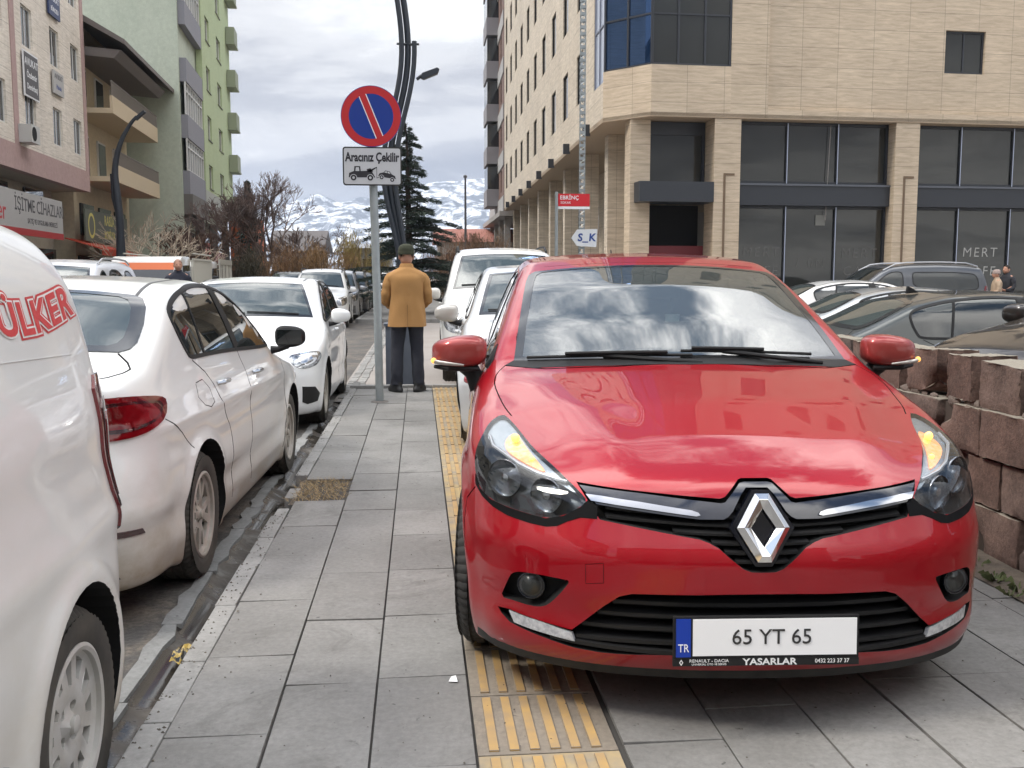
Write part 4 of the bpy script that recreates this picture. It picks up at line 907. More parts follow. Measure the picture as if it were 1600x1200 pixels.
def simple_mirror(root, x, y, z, mt, sc=1.0):
    s = 1 if x > 0 else -1
    bm = bmesh.new(); bmesh.ops.create_icosphere(bm, subdivisions=3, radius=1.0); e = 0.7
    for v in bm.verts:
        p = [math.copysign(abs(a)**e, a) for a in v.co]; v.co = (p[0]*0.105*sc, (p[1]*0.07 if p[1] < 0 else p[1]*0.03)*sc, p[2]*0.075*sc*(1-0.15*s*p[0]))
    for f in bm.faces: f.smooth = True
    me = bpy.data.meshes.new('wing_mirror'); bm.to_mesh(me); bm.free(); me.materials.append(mt); mo = bpy.data.objects.new('wing_mirror', me); link(mo, root); mo.location = (x, y, z)
    fb = MB(); fb.tube([(-s*0.02, 0.0, -0.055), (-s*0.08, 0.01, -0.085), (-s*0.13, 0.01, -0.09)], [0.03, 0.022, 0.03], 10); fb.build('mirror_foot', BLACK, mo, smooth=True)
    gb = MB(); gb.box(-0.085*sc, 0.085*sc, 0.029*sc, 0.033*sc, -0.052*sc, 0.052*sc); gb.build('mirror_glass', GLASSD, mo, bevel=0.01)
    return mo
def build_car(S, name, pose, label, pm, wheels, R=0.31, style='twin5', step=0.045, screen=None, rear=None, side=(), heads=(), tails=(), darks=(), seams=(), handles=(), mirrors=None, mcol=None,
              plate=None, group=None, cat='car', rails=False, glassm=None, sideglass=None, patches=(), panels=True, steer=0, rr=None, frame_m=None, wipers=True, z0=-0.15, fender_w=None, hcol=None, aerial=None):
    """pose = (X, Y, rz); the origin is the ground point below the middle of the front bumper"""
    root = empty(name, (pose[0], pose[1], z0), pose[2], label, cat, group); glassm = glassm or GLASSD; sideglass = sideglass or GLASSD
    dsd = (1, 0, 0); V, Q = S.hull(step); cut = []
    for wy in wheels:
        for a, b in ((-1.1, -0.5), (0.5, 1.1)): cut.append(circle_prism(a, b, wy, R+0.015, R+0.045, 40, 1))
    mats = [pm, VOID]; co, Fs, mi = bool_cut(V, Q, cut, mats); regs = []
    if panels:
        ybon = screen[0]+0.02 if screen else 1.0
        regs.append(('bonnet', lambda C, m: (m == 0) & (C[:, 1] < ybon-0.02+0.2*C[:, 0]**2) & (C[:, 2] > S.topz(C[:, 0], C[:, 1])-0.03) & (np.abs(C[:, 0]) < 0.72) & (C[:, 1] > 0.1)))
        regs.append(('front_bumper', lambda C, m: (m == 0) & (C[:, 1] < 0.48)))
        regs.append(('rear_bumper', lambda C, m: (m == 0) & (C[:, 1] > S.L-0.5) & (C[:, 2] < 0.66)))
        for s in (-1, 1):
            for k in range(len(seams)-1):
                ya, yb = seams[k], seams[k+1]
                regs.append(('door', lambda C, m, ya=ya, yb=yb, s=s: (m == 0) & (C[:, 0]*s > 0.5) & (C[:, 2] > 0.27) & (C[:, 2] < 1.04) & (C[:, 1] > np.interp(C[:, 2], [p[1] for p in ya][::-1], [p[0] for p in ya][::-1])) & (C[:, 1] < np.interp(C[:, 2], [p[1] for p in yb][::-1], [p[0] for p in yb][::-1]))))
    skin_parts(S, co, Fs, mi, regs, mats, root, 'body')
    L3 = lambda L: [(0, y, z) for y, z in L]
    for sm in seams:
        L = to2(L3(sm), dsd)
        for m in (False, True): patch(S, 'door_gap', ribbon(resample_open(L, 0.06), 0.007), dsd, VOID, root, 0.0007, 0.001, 0.05, 0.04, is3=False, mirror=m)
    if screen:
        yb, yt, xb, xt = screen; sp = screen_pts(S, yb, yt, xb, xt); dd = (0, 0.55, -0.8)
        w = patch(S, 'windscreen', [sp], dd, glassm, root, 0.003, 0.004, 0.06, 0.05)
        s2 = to2(sp, dd); c = s2.mean(0); q = c+(s2-c)*np.array([0.95, 0.90]); patch(S, 'windscreen_border', [s2, q[::-1]], dd, mat('glass_frit', (0.02,)*3), w, 0.005, -0.0035, 0.06, 0.05, is3=False)
        if wipers:
            wb = MB()
            for x0, x1 in ((-0.6, 0.0), (0.02, 0.55)):
                P = []
                for t in np.linspace(0, 1, 8):
                    x = x0+(x1-x0)*t; y = yb+0.05+S.ev(S.bow, yb)*x*x-0.02*t; P.append((x, y, float(S.topz(np.array([x]), np.array([y]))[0])+0.015))
                b = MB(); b.tube(P, 0.008, 6); b.build('wiper', BLACK, root)
    if rear:
        pts, d = rear[0], rear[1]; w = patch(S, 'rear_window', [pts], d, glassm if len(rear) < 3 else rear[2], root, 0.003, 0.004, 0.06, 0.05)
        s2 = to2(pts, d); c = s2.mean(0); q = c+(s2-c)*np.array([0.90, 0.84]); patch(S, 'window_border', [s2, q[::-1]], d, mat('glass_frit', (0.02,)*3), w, 0.005, -0.0035, 0.06, 0.05, is3=False)
    for L in side:
        for m in (False, True):
            w = patch(S, 'side_window', [L3(chaikin(L, 2))], dsd, sideglass, root, 0.002, 0.004, 0.08, 0.04, mirror=m)
            l2 = to2(L3(chaikin(L, 2)), dsd); l2 = resample(l2, 0.06); patch(S, 'window_trim', ribbon(l2, 0.020, True), dsd, frame_m or BLACK, w, 0.005, 0.0, 0.06, 0.05, is3=False, mirror=m)
    for nm, L, d, mt, out in patches:
        both = nm.endswith('*'); nm = nm.rstrip('*')
        for m in ((False, True) if both else (False,)): patch(S, nm, [L], d, mt, root, out, 0.004, 0.05, 0.025, mirror=m)
    for L, mt in heads:
        for m in (False, True):
            L = chaikin(L, 1) if len(L) < 30 else L; h = patch(S, 'headlight', [L], (0.5, 0.85, 0), mt, root, 0.003, 0.004, 0.04, 0.02, mirror=m)
            l2 = to2(L, (0.5, 0.85, 0)); c = l2.mean(0); patch(S, 'lamp_lens', [c+(l2-c)*0.55], (0.5, 0.85, 0), CHROME, h, 0.006, 0.0, 0.04, 0.02, is3=False, mirror=m)
    for L, mt in tails:
        L = chaikin(L, 1)
        for m in (False, True):
            tl = patch(S, 'tail_lamp', [L], (0.6, -0.75, 0), mt, root, 0.010, 0.004, 0.04, 0.02, mirror=m); l2 = to2(L, (0.6, -0.75, 0)); c = l2.mean(0)
            patch(S, 'lamp_inner', [c+(l2-c)*np.array([0.80, 0.72])], (0.6, -0.75, 0), TAILD, tl, 0.0125, -0.009, 0.04, 0.02, is3=False, mirror=m); patch(S, 'lamp_core', [c+(l2-c)*np.array([0.70, 0.56])], (0.6, -0.75, 0), mt, tl, 0.0145, -0.011, 0.04, 0.02, is3=False, mirror=m)
    for y, z in handles:
        for m in (1, -1):
            P = np.array(side_cast(S, [(y-0.09, z), (y-0.06, z+0.004), (y+0.06, z+0.004), (y+0.09, z)])); P[1:3, 0] -= 0.032; P = P*[m, 1, 1]
            b = MB(); b.tube([tuple(p) for p in P], 0.013, 8); b.build('door_handle', hcol or pm, root, smooth=True)
    if mirrors:
        for s in (-1, 1): simple_mirror(root, s*mirrors[0], mirrors[1], mirrors[2], mcol or pm)
    if plate: number_plate(root, plate[0], plate[1])
    if rails:
        for s in (-1, 1):
            b = MB(); ys = np.linspace(rails[0], rails[1], 9); b.tube([(s*rails[2], y, float(S.topz(np.array([s*rails[2]]), np.array([y]))[0])+(0.045 if 0 < i < 8 else 0.0)) for i, y in enumerate(ys)], 0.016, 8); b.build('roof_rail', rails[3], root, smooth=True)
    if aerial:
        b = MB(); y = aerial; z = float(S.topz(np.array([0.0]), np.array([y]))[0]); b.tube([(0, y, z-0.01), (0, y+0.12, z+0.22)], [0.008, 0.003], 8); b.build('aerial', BLACK, root)
    hw = fender_w or (S.plan[1].max()-0.028)
    for wy in wheels:
        for s in (-1, 1): add_wheel(root, s*hw, wy, R, 0.2, rr or R*0.66, style, spin=wy*3)
    return root
def resample_open(L, step):
    out = []
    for i in range(len(L)-1):
        a, b = np.array(L[i]), np.array(L[i+1]); k = max(1, int(np.linalg.norm(b-a)/step)); out += [a+(b-a)*j/k for j in range(k)]
    return np.array(out+[np.array(L[-1])])
def front_plate(S, z, txt='65 AK 214'): 
    y = S.cast(np.array([[0, -1.0, z]]), np.array([[0, 1.0, 0]]), far=3)[0, 1]; return (frame((0, y-0.015, z), (1, 0, 0), (0, 0, 1)), (txt, 0.06))
def rear_plate(S, z, txt):
    y = S.cast(np.array([[0, S.L+1.0, z]]), np.array([[0, -1.0, 0]]), far=3)[0, 1]; return (frame((0, y+0.015, z), (-1, 0, 0), (0, 0, 1)), (txt, 0.06))
# ---- saloon
EG_DLO = [(1.46, 1.035), (1.62, 1.125), (1.80, 1.225), (2.0, 1.32), (2.25, 1.395), (2.5, 1.43), (2.8, 1.438), (3.12, 1.408), (3.38, 1.352), (3.50, 1.30), (3.49, 1.21), (3.45, 1.12), (3.42, 1.083), (3.16, 1.08), (2.55, 1.062), (1.75, 1.022), (1.46, 1.015)]
EG_SEAMS = [[(1.26, 1.0), (1.20, 0.8), (1.22, 0.45), (1.30, 0.27)], [(2.40, 1.06), (2.42, 0.8), (2.43, 0.5), (2.42, 0.27)], [(3.40, 1.07), (3.26, 1.0), (3.21, 0.93), (3.17, 0.845), (3.0, 0.69), (2.94, 0.5), (2.94, 0.27)]]
EG_HEAD = [(-0.58, 0.19, 0.735), (-0.64, 0.256, 0.76), (-0.838, 0.51, 0.775), (-0.865, 0.55, 0.722), (-0.845, 0.415, 0.655), (-0.795, 0.299, 0.625), (-0.70, 0.19, 0.613), (-0.62, 0.15, 0.665)]
EG_FOG = [(-0.70, 0.209, 0.45), (-0.80, 0.357, 0.435), (-0.845, 0.438, 0.36), (-0.83, 0.388, 0.290), (-0.749, 0.241, 0.275), (-0.70, 0.213, 0.30)]
EG_TAIL = [(-0.62, 4.42, 0.985), (-0.70, 4.33, 0.995), (-0.764, 4.213, 0.985), (-0.806, 4.02, 0.962), (-0.821, 3.975, 0.938), (-0.836, 4.05, 0.872), (-0.818, 4.176, 0.838), (-0.739, 4.307, 0.815), (-0.62, 4.40, 0.815)]
EG_REAR = [(-0.52, 3.395, 1.392), (-0.3, 3.37, 1.41), (0, 3.36, 1.42), (0.3, 3.37, 1.41), (0.52, 3.395, 1.392), (0.581, 3.437, 1.374), (0.622, 3.528, 1.329), (0.653, 3.677, 1.253), (0.668, 3.832, 1.182), (0.655, 3.90, 1.153), (0.62, 3.943, 1.146), (0.4, 3.99, 1.15), (0, 4.0, 1.15), (-0.4, 3.99, 1.15), (-0.62, 3.943, 1.146), (-0.655, 3.90, 1.153), (-0.668, 3.832, 1.182), (-0.653, 3.677, 1.253), (-0.622, 3.528, 1.329), (-0.581, 3.437, 1.374)]
def bandline(L, w):
    """3D ribbon outline in the side view (y, z)"""
    l2 = ribbon(np.array(L), w)[0]; return [(0, p[0], p[1]) for p in l2]
DS = (1, 0, 0)
def saloon(pose, label, pm, **k):
    P = [('quarter_bar*', bandline([(3.10, 1.40), (3.15, 1.085)], 0.022), DS, BLACK, 0.006), ('door_post*', bandline([(2.50, 1.43), (2.40, 1.065)], 0.11), DS, BLACK, 0.006),
         ('fuel_flap_line*', bandline([(3.49, 0.965), (3.37, 0.97), (3.31, 0.92), (3.31, 0.85), (3.40, 0.835), (3.48, 0.853), (3.54, 0.90), (3.50, 0.96)], 0.004), DS, VOID, 0.0006),
         ('bumper_gap*', bandline([(4.05, 0.865), (3.86, 0.775), (3.72, 0.68)], 0.005), DS, VOID, 0.0007),
         ('boot_gap*', [(-0.62, 3.947, 1.146), (-0.681, 4.01, 1.109), (-0.709, 4.066, 1.08), (-0.697, 4.142, 1.071), (-0.665, 4.238, 1.064), (-0.60, 4.32, 1.055), (-0.60, 4.315, 1.06), (-0.66, 4.225, 1.07), (-0.69, 4.135, 1.077), (-0.70, 4.066, 1.086), (-0.675, 4.02, 1.112), (-0.615, 3.957, 1.148)], (0, -0.2, -1), VOID, 0.0007),
         ('roof_moulding*', [(-0.527, 3.385, 1.392), (-0.512, 3.245, 1.42), (-0.508, 2.9, 1.45), (-0.508, 2.2, 1.45), (-0.524, 2.2, 1.45), (-0.524, 2.9, 1.45), (-0.53, 3.245, 1.42), (-0.545, 3.40, 1.39)], (0, 0, -1), mat('moulding_grey', (0.06, 0.06, 0.06), 0.5), 0.002),
         ('grille', [(-0.52, 0, 0.70), (0.52, 0, 0.70), (0.42, 0, 0.62), (-0.42, 0, 0.62)], (0, 1, 0), BLACK, 0.004), ('lower_grille', [(-0.5, 0, 0.42), (0.5, 0, 0.42), (0.6, 0, 0.27), (-0.6, 0, 0.27)], (0, 1, 0), BLACK, 0.004),
         ('fog_surround*', EG_FOG, (0.5, 0.85, 0), BLACK, 0.004),
         ('rear_diffuser', [(-0.62, 4.5, 0.40), (0.62, 4.5, 0.40), (0.72, 4.4, 0.24), (-0.72, 4.4, 0.24)], (0, -1, 0), mat('grey_plastic', (0.10, 0.10, 0.10), 0.6), 0.004),
         ('rear_reflector*', [(-0.55, 4.4, 0.455), (-0.80, 4.3, 0.44), (-0.81, 4.3, 0.415), (-0.55, 4.4, 0.425)], (0.3, -1, 0), TAILD, 0.005)]
    return build_car(EGEA, 'saloon_car', pose, label, pm, (0.89, 3.53), 0.315, 'twin5', screen=(1.30, 2.04, 0.70, 0.52), rear=(EG_REAR, (0, -0.5, -0.8), GLASSB), side=(EG_DLO,), heads=((EG_HEAD, LAMPC),), tails=((EG_TAIL, TAILR),),
                     seams=EG_SEAMS, handles=((2.16, 0.90), (3.05, 0.925)), mirrors=(0.985, 1.50, 1.075), patches=P+list(k.pop('extra', [])), **k)
# ---- small van
def small_van(pose, label, pm, logo=False, **k):
    VT = [(-0.79, 3.60, 1.20), (-0.76, 3.72, 1.20), (-0.70, 3.82, 1.0), (-0.70, 3.84, 0.76), (-0.79, 3.78, 0.70), (-0.825, 3.70, 0.74), (-0.82, 3.64, 0.90), (-0.80, 3.60, 1.05)]
    P = [('sill_moulding*', bandline([(1.25, 0.40), (2.75, 0.40)], 0.10), DS, mat('grey_plastic', (0.10, 0.10, 0.10), 0.6), 0.012), ('rear_bumper_trim', [(-0.76, 3.8, 0.66), (0.76, 3.8, 0.66), (0.76, 3.8, 0.26), (-0.76, 3.8, 0.26)], (0, -1, 0), mat('grey_plastic', (0.10, 0.10, 0.10), 0.6), 0.006),
         ('grille', [(-0.45, 0, 0.62), (0.45, 0, 0.62), (0.40, 0, 0.5), (-0.40, 0, 0.5)], (0, 1, 0), BLACK, 0.004), ('side_crease*', bandline([(2.45, 1.285), (2.9, 1.29), (3.5, 1.27)], 0.002), DS, pm, 0.002)]
    r = build_car(VAN, 'small_van', pose, label, pm, (0.75, 3.26), 0.31, 'hubcap', step=0.035, screen=(0.86, 1.42, 0.68, 0.55), side=([(1.05, 1.05), (1.3, 1.3), (1.55, 1.45), (1.95, 1.47), (1.98, 1.03)],), heads=(([(-0.62, 0.15, 0.85), (-0.78, 0.4, 0.92), (-0.83, 0.5, 0.75), (-0.6, 0.12, 0.68)], LAMPC),),
                  tails=((VT, TAILR),), seams=[[(1.02, 1.1), (0.98, 0.8), (1.06, 0.27)], [(2.02, 1.1), (2.02, 0.27)]], handles=((1.85, 0.93),), mirrors=(0.97, 1.15, 1.02), mcol=BLACK, patches=P, **k)
    return r
def van_logo(root):
    S = VAN; lay = [('logo_outline', 0.018, mat('logo_red', (0.55, 0.05, 0.055), 0.4), 0.0010, 0), ('logo_white', 0.0105, mat('logo_white', (0.75, 0.73, 0.70), 0.4), 0.0022, 0), ('logo_letters', 0.0045, mat('logo_red', (0.55, 0.05, 0.055), 0.4), 0.0034, 0)]
    for nm, off, mt, out, _ in lay:
        V, Fc = text_mesh('ÜLKER', 0.150, depth=0.0, offset=off, align='RIGHT', spacing=1.08, res=4)
        V = np.array(V)[:, :2]; V[:, 0] *= 1.22; V[:, 1] *= 0.80; V[:, 1] += 0.03*np.sin(V[:, 0]*5+0.4)+0.0
        y = 3.60+V[:, 0]; z = 1.402+V[:, 1]*0.93; O = np.c_[np.full(len(y), 1.4), y, z]; R = S.cast(O, np.tile([-1.0, 0, 0], (len(y), 1)), far=1.4); ok = ~np.isnan(R[:, 0]); R[~ok] = 0
        G = S.grad(R); Fc = [f for f in Fc if ok[list(f)].all()]; raw(nm, R+G*out, Fc, mt, root)
def mpv(pose, label, pm, name='people_carrier', dark=BLACK, **k):
    P = [('grille', [(-0.5, 0, 0.80), (0.5, 0, 0.80), (0.42, 0, 0.64), (-0.42, 0, 0.64)], (0, 1, 0), BLACK, 0.004), ('lower_bumper', [(-0.76, 0, 0.52), (0.76, 0, 0.52), (0.77, 0, 0.26), (-0.77, 0, 0.26)], (0, 1, 0), dark, 0.006)]
    return build_car(MPV, name, pose, label, pm, (0.85, 3.6), 0.32, 'spoke', screen=(1.20, 1.92, 0.72, 0.58), side=k.pop('side', ([(1.45, 1.13), (1.75, 1.38), (2.05, 1.56), (2.30, 1.60), (2.32, 1.12)], [(2.42, 1.12), (2.40, 1.60), (3.25, 1.60), (3.3, 1.12)], [(3.38, 1.13), (3.35, 1.60), (3.9, 1.57), (4.05, 1.15)])),
                     heads=(([(-0.56, 0.1, 0.84), (-0.66, 0.2, 0.90), (-0.82, 0.5, 0.95), (-0.85, 0.5, 0.78), (-0.76, 0.3, 0.66), (-0.56, 0.1, 0.66)], LAMPC),), tails=(([(-0.84, 4.3, 1.25), (-0.76, 4.4, 1.25), (-0.72, 4.44, 0.85), (-0.86, 4.2, 0.85)], TAILR),),
                     seams=[[(1.20, 1.1), (1.16, 0.8), (1.24, 0.27)], [(2.36, 1.12), (2.36, 0.27)], [(3.32, 1.12), (3.2, 0.8), (3.1, 0.27)]], handles=((2.15, 0.98), (3.05, 0.98)), mirrors=(0.985, 1.42, 1.12), patches=P+list(k.pop('extra', [])), **k)
def hatch(pose, label, pm, name='hatchback_car', **k):
    sw = [(1.40, 0.965), (1.62, 1.10), (1.86, 1.235), (2.08, 1.335), (2.28, 1.362), (2.30, 0.985)]; sr = [(2.37, 0.99), (2.35, 1.365), (2.75, 1.358), (3.05, 1.315), (3.32, 1.19), (3.22, 1.07), (2.9, 1.02)]
    hl = HO['headlight']; P = [('grille', [(-0.45, 0, 0.66), (0.45, 0, 0.66), (0.38, 0, 0.56), (-0.38, 0, 0.56)], (0, 1, 0), BLACK, 0.004), ('lower_grille', [(-0.45, 0, 0.42), (0.45, 0, 0.42), (0.55, 0, 0.25), (-0.55, 0, 0.25)], (0, 1, 0), BLACK, 0.004),
         ('fog_surround*', [(-0.76, 0.3, 0.46), (-0.62, 0.2, 0.46), (-0.60, 0.2, 0.32), (-0.78, 0.3, 0.30)], (0.4, 0.9, 0), BLACK, 0.004)]
    return build_car(CLIO, name, pose, label, pm, (0.83, 3.42), 0.305, 'spoke', screen=(1.14, 1.93, 0.68, 0.56), rear=([(x, 3.9, z) for x, z in ((-0.52, 1.30), (0.52, 1.30), (0.60, 1.02), (-0.60, 1.02))], (0, -1, -0.3)), side=(sw, sr), heads=((hl, LAMPC),),
                     tails=(([(-0.86, 3.55, 0.86), (-0.80, 3.8, 0.93), (-0.52, 3.95, 0.86), (-0.55, 4.0, 0.72), (-0.83, 3.7, 0.72)], TAILR),), seams=[[(1.23, 0.96), (1.19, 0.80), (1.20, 0.45), (1.24, 0.28)], [(2.32, 0.96), (2.33, 0.6), (2.30, 0.28)], [(3.26, 0.98), (3.18, 0.82), (3.02, 0.62), (2.98, 0.28)]],
                     handles=((2.12, 0.83), (3.05, 0.86)), mirrors=(0.955, 1.36, 1.03), patches=P, **k)
def nearby_cars():
    v = small_van((-1.73, -0.66, 0.0), 'white small delivery van with big red lettering parked nearest at the kerb', mat('van_white', (0.70, 0.70, 0.68), 0.35, coat=0.7, dirt=((0.42, 0.35, 0.25), 0.15, 1.25, 0.85)), cat='van'); van_logo(v)
    saloon((-1.828, 8.50, math.pi-0.0304), 'dusty white saloon with black wing mirrors seen from its rear quarter, behind the van', WHITE, mcol=BLACK, hcol=CHROME, panels=True, plate=rear_plate(EGEA, 0.86, '65 AE 318'), step=0.035)
    saloon((-1.825, 9.34, 0.0), 'white saloon with white mirrors facing the camera, nose to the dusty saloon', WHITE2, mcol=WHITE2, step=0.04, plate=front_plate(EGEA, 0.5, '65 DK 905'), glassm=GLASSB)
    hatch((1.15, 7.18, -0.03), 'silver white hatchback parked on the pavement directly behind the red one', paint('silver_white', (0.62, 0.64, 0.66), 0.3, dirt=(DUST, 0.1, 0.6, 0.6)), z0=0.0, glassm=GLASSB)
    mpv((1.14, 11.9, -0.02), 'tall white people carrier on the pavement behind the silver hatchback', paint('mpv_white', (0.70, 0.71, 0.70), dirt=(DUST, 0.1, 0.9, 0.5)), z0=0.0, glassm=GLASSB, rails=(2.2, 4.0, 0.62, BLACK))
# ============================ GROUND, KERB, PAVING ============================
def node_mat(name, build):
    if name in _M: return _M[name]
    m = bpy.data.materials.new(name); _M[name] = m; m.use_nodes = True; t = m.node_tree; b = t.nodes['Principled BSDF']; build(t, b); return m
def nd(t, typ, **k):
    n = t.nodes.new('ShaderNode'+typ)
    for a, v in k.items():
        if a.startswith('i_'): n.inputs[int(a[2:]) if a[2:].isdigit() else a[2:].replace('_', ' ')].default_value = v
        else: setattr(n, a, v)
    return n
def rampn(t, fac, stops):
    r = t.nodes.new('ShaderNodeValToRGB'); e = r.color_ramp.elements
    while len(e) < len(stops): e.new(0.5)
    for i, (p, c) in enumerate(stops): e[i].position = p; e[i].color = (*c, 1) if len(c) == 3 else c
    t.links.new(fac, r.inputs[0]); return r.outputs[0]
def mixn(t, f, a, b, mode='MIX'):
    m = nd(t, 'Mix', data_type='RGBA', blend_type=mode)
    for s, v in ((0, f), (6, a), (7, b)):
        if isinstance(v, (int, float)): m.inputs[s].default_value = v
        elif isinstance(v, tuple): m.inputs[s].default_value = (*v, 1) if len(v) == 3 else v
        else: t.links.new(v, m.inputs[s])
    return m.outputs[2]
def noisen(t, vec, scale, detail=6, rough=0.6, dist=0.0):
    n = nd(t, 'TexNoise'); n.inputs['Scale'].default_value = scale; n.inputs['Detail'].default_value = detail; n.inputs['Roughness'].default_value = rough; n.inputs['Distortion'].default_value = dist
    if vec is not None: t.links.new(vec, n.inputs['Vector'])
    return n.outputs['Fac']
def stone_build(c0, c1, stain, rough=0.75):
    def f(t, b):
        tc = nd(t, 'TexCoord').outputs['Object']; g = nd(t, 'NewGeometry').outputs['Random Per Island']
        base = rampn(t, g, [(0.0, c0), (1.0, c1)]); n1 = noisen(t, tc, 3.2, 8, 0.65, 0.6); n2 = noisen(t, tc, 45, 5, 0.7); n3 = noisen(t, tc, 11, 7, 0.75, 0.4); n4 = noisen(t, tc, 0.9, 5, 0.6)
        c = mixn(t, rampn(t, n1, [(0.30, (0.0,)*3), (0.72, (0.55,)*3)]), base, stain)
        c = mixn(t, 1.0, c, rampn(t, n2, [(0.25, (0.78,)*3), (0.7, (1.14,)*3)]), 'MULTIPLY')
        c = mixn(t, 1.0, c, rampn(t, n4, [(0.3, (0.74,)*3), (0.7, (1.16,)*3)]), 'MULTIPLY')
        c = mixn(t, rampn(t, n3, [(0.62, (0.0,)*3), (0.72, (0.7,)*3)]), c, tuple(x*0.45 for x in stain)); n5 = noisen(t, tc, 1.7, 9, 0.8, 1.2); c = mixn(t, rampn(t, n5, [(0.53, (0.0,)*3), (0.66, (0.65,)*3)]), c, tuple(x*0.62 for x in stain)); n6 = noisen(t, tc, 26, 3, 0.5, 0.3); c = mixn(t, rampn(t, n6, [(0.70, (0.0,)*3), (0.76, (0.8,)*3)]), c, tuple(x*0.3 for x in stain))
        t.links.new(c, b.inputs['Base Color']); b.inputs['Roughness'].default_value = rough
        bp = nd(t, 'Bump'); bp.inputs['Strength'].default_value = 0.28; bp.inputs['Distance'].default_value = 0.004; t.links.new(n2, bp.inputs['Height']); t.links.new(bp.outputs[0], b.inputs['Normal'])
    return f
TILE = node_mat('grey_paving', stone_build((0.195, 0.190, 0.180), (0.240, 0.234, 0.222), (0.15, 0.143, 0.13)))
KERB = node_mat('kerb_stone', stone_build((0.26, 0.255, 0.245), (0.31, 0.305, 0.29), (0.185, 0.18, 0.17)))
def asphalt_build(t, b):
    tc = nd(t, 'TexCoord').outputs['Object']; n1 = noisen(t, tc, 0.8, 8, 0.65); n2 = noisen(t, tc, 38, 6, 0.75); n3 = noisen(t, tc, 2.6, 8, 0.7, 0.5)
    c = rampn(t, n1, [(0.3, (0.055, 0.052, 0.050)), (0.7, (0.10, 0.095, 0.088))]); c = mixn(t, rampn(t, n3, [(0.46, (0,)*3), (0.62, (0.8,)*3)]), c, (0.16, 0.135, 0.11))
    c = mixn(t, 1.0, c, rampn(t, n2, [(0.3, (0.5,)*3), (0.72, (1.6,)*3)]), 'MULTIPLY'); t.links.new(c, b.inputs['Base Color']); b.inputs['Roughness'].default_value = 0.85
    bp = nd(t, 'Bump'); bp.inputs['Strength'].default_value = 0.6; bp.inputs['Distance'].default_value = 0.01; t.links.new(n2, bp.inputs['Height']); t.links.new(bp.outputs[0], b.inputs['Normal'])
ASPH = node_mat('dirty_asphalt', asphalt_build)
def wet_build(t, b):
    tc = nd(t, 'TexCoord').outputs['Object']; n1 = noisen(t, tc, 2.2, 8, 0.65, 0.8); n2 = noisen(t, tc, 30, 5, 0.7)
    c = rampn(t, n1, [(0.40, (0.030, 0.027, 0.024)), (0.56, (0.075, 0.064, 0.052)), (0.66, (0.15, 0.145, 0.135))]); c = mixn(t, 1.0, c, rampn(t, n2, [(0.3, (0.7,)*3), (0.7, (1.25,)*3)]), 'MULTIPLY'); t.links.new(c, b.inputs['Base Color'])
    t.links.new(rampn(t, n1, [(0.46, (0.12,)*3), (0.60, (0.75,)*3)]), b.inputs['Roughness'])
WET = node_mat('wet_gutter', wet_build)
CONC = node_mat('gutter_concrete', stone_build((0.23, 0.235, 0.23), (0.29, 0.29, 0.285), (0.16, 0.16, 0.155)))
def dirt_build(t, b):
    tc = nd(t, 'TexCoord').outputs['Object']; n1 = noisen(t, tc, 9, 8, 0.7); c = rampn(t, n1, [(0.3, (0.055, 0.044, 0.034)), (0.7, (0.13, 0.105, 0.08))]); t.links.new(c, b.inputs['Base Color']); b.inputs['Roughness'].default_value = 0.95
    bp = nd(t, 'Bump'); bp.inputs['Strength'].default_value = 0.9; bp.inputs['Distance'].default_value = 0.02; t.links.new(n1, bp.inputs['Height']); t.links.new(bp.outputs[0], b.inputs['Normal'])
DIRT = node_mat('brown_dirt', dirt_build)
def sheet(name, x0, x1, y0, y1, z, m, n=1):
    b = MB(); xs = np.linspace(x0, x1, n+1); b.add([(x0, y0, z), (x1, y0, z), (x1, y1, z), (x0, y1, z)], [(0, 1, 2, 3)]); return tag(b.build(name, m, recalc=False), kind='structure')
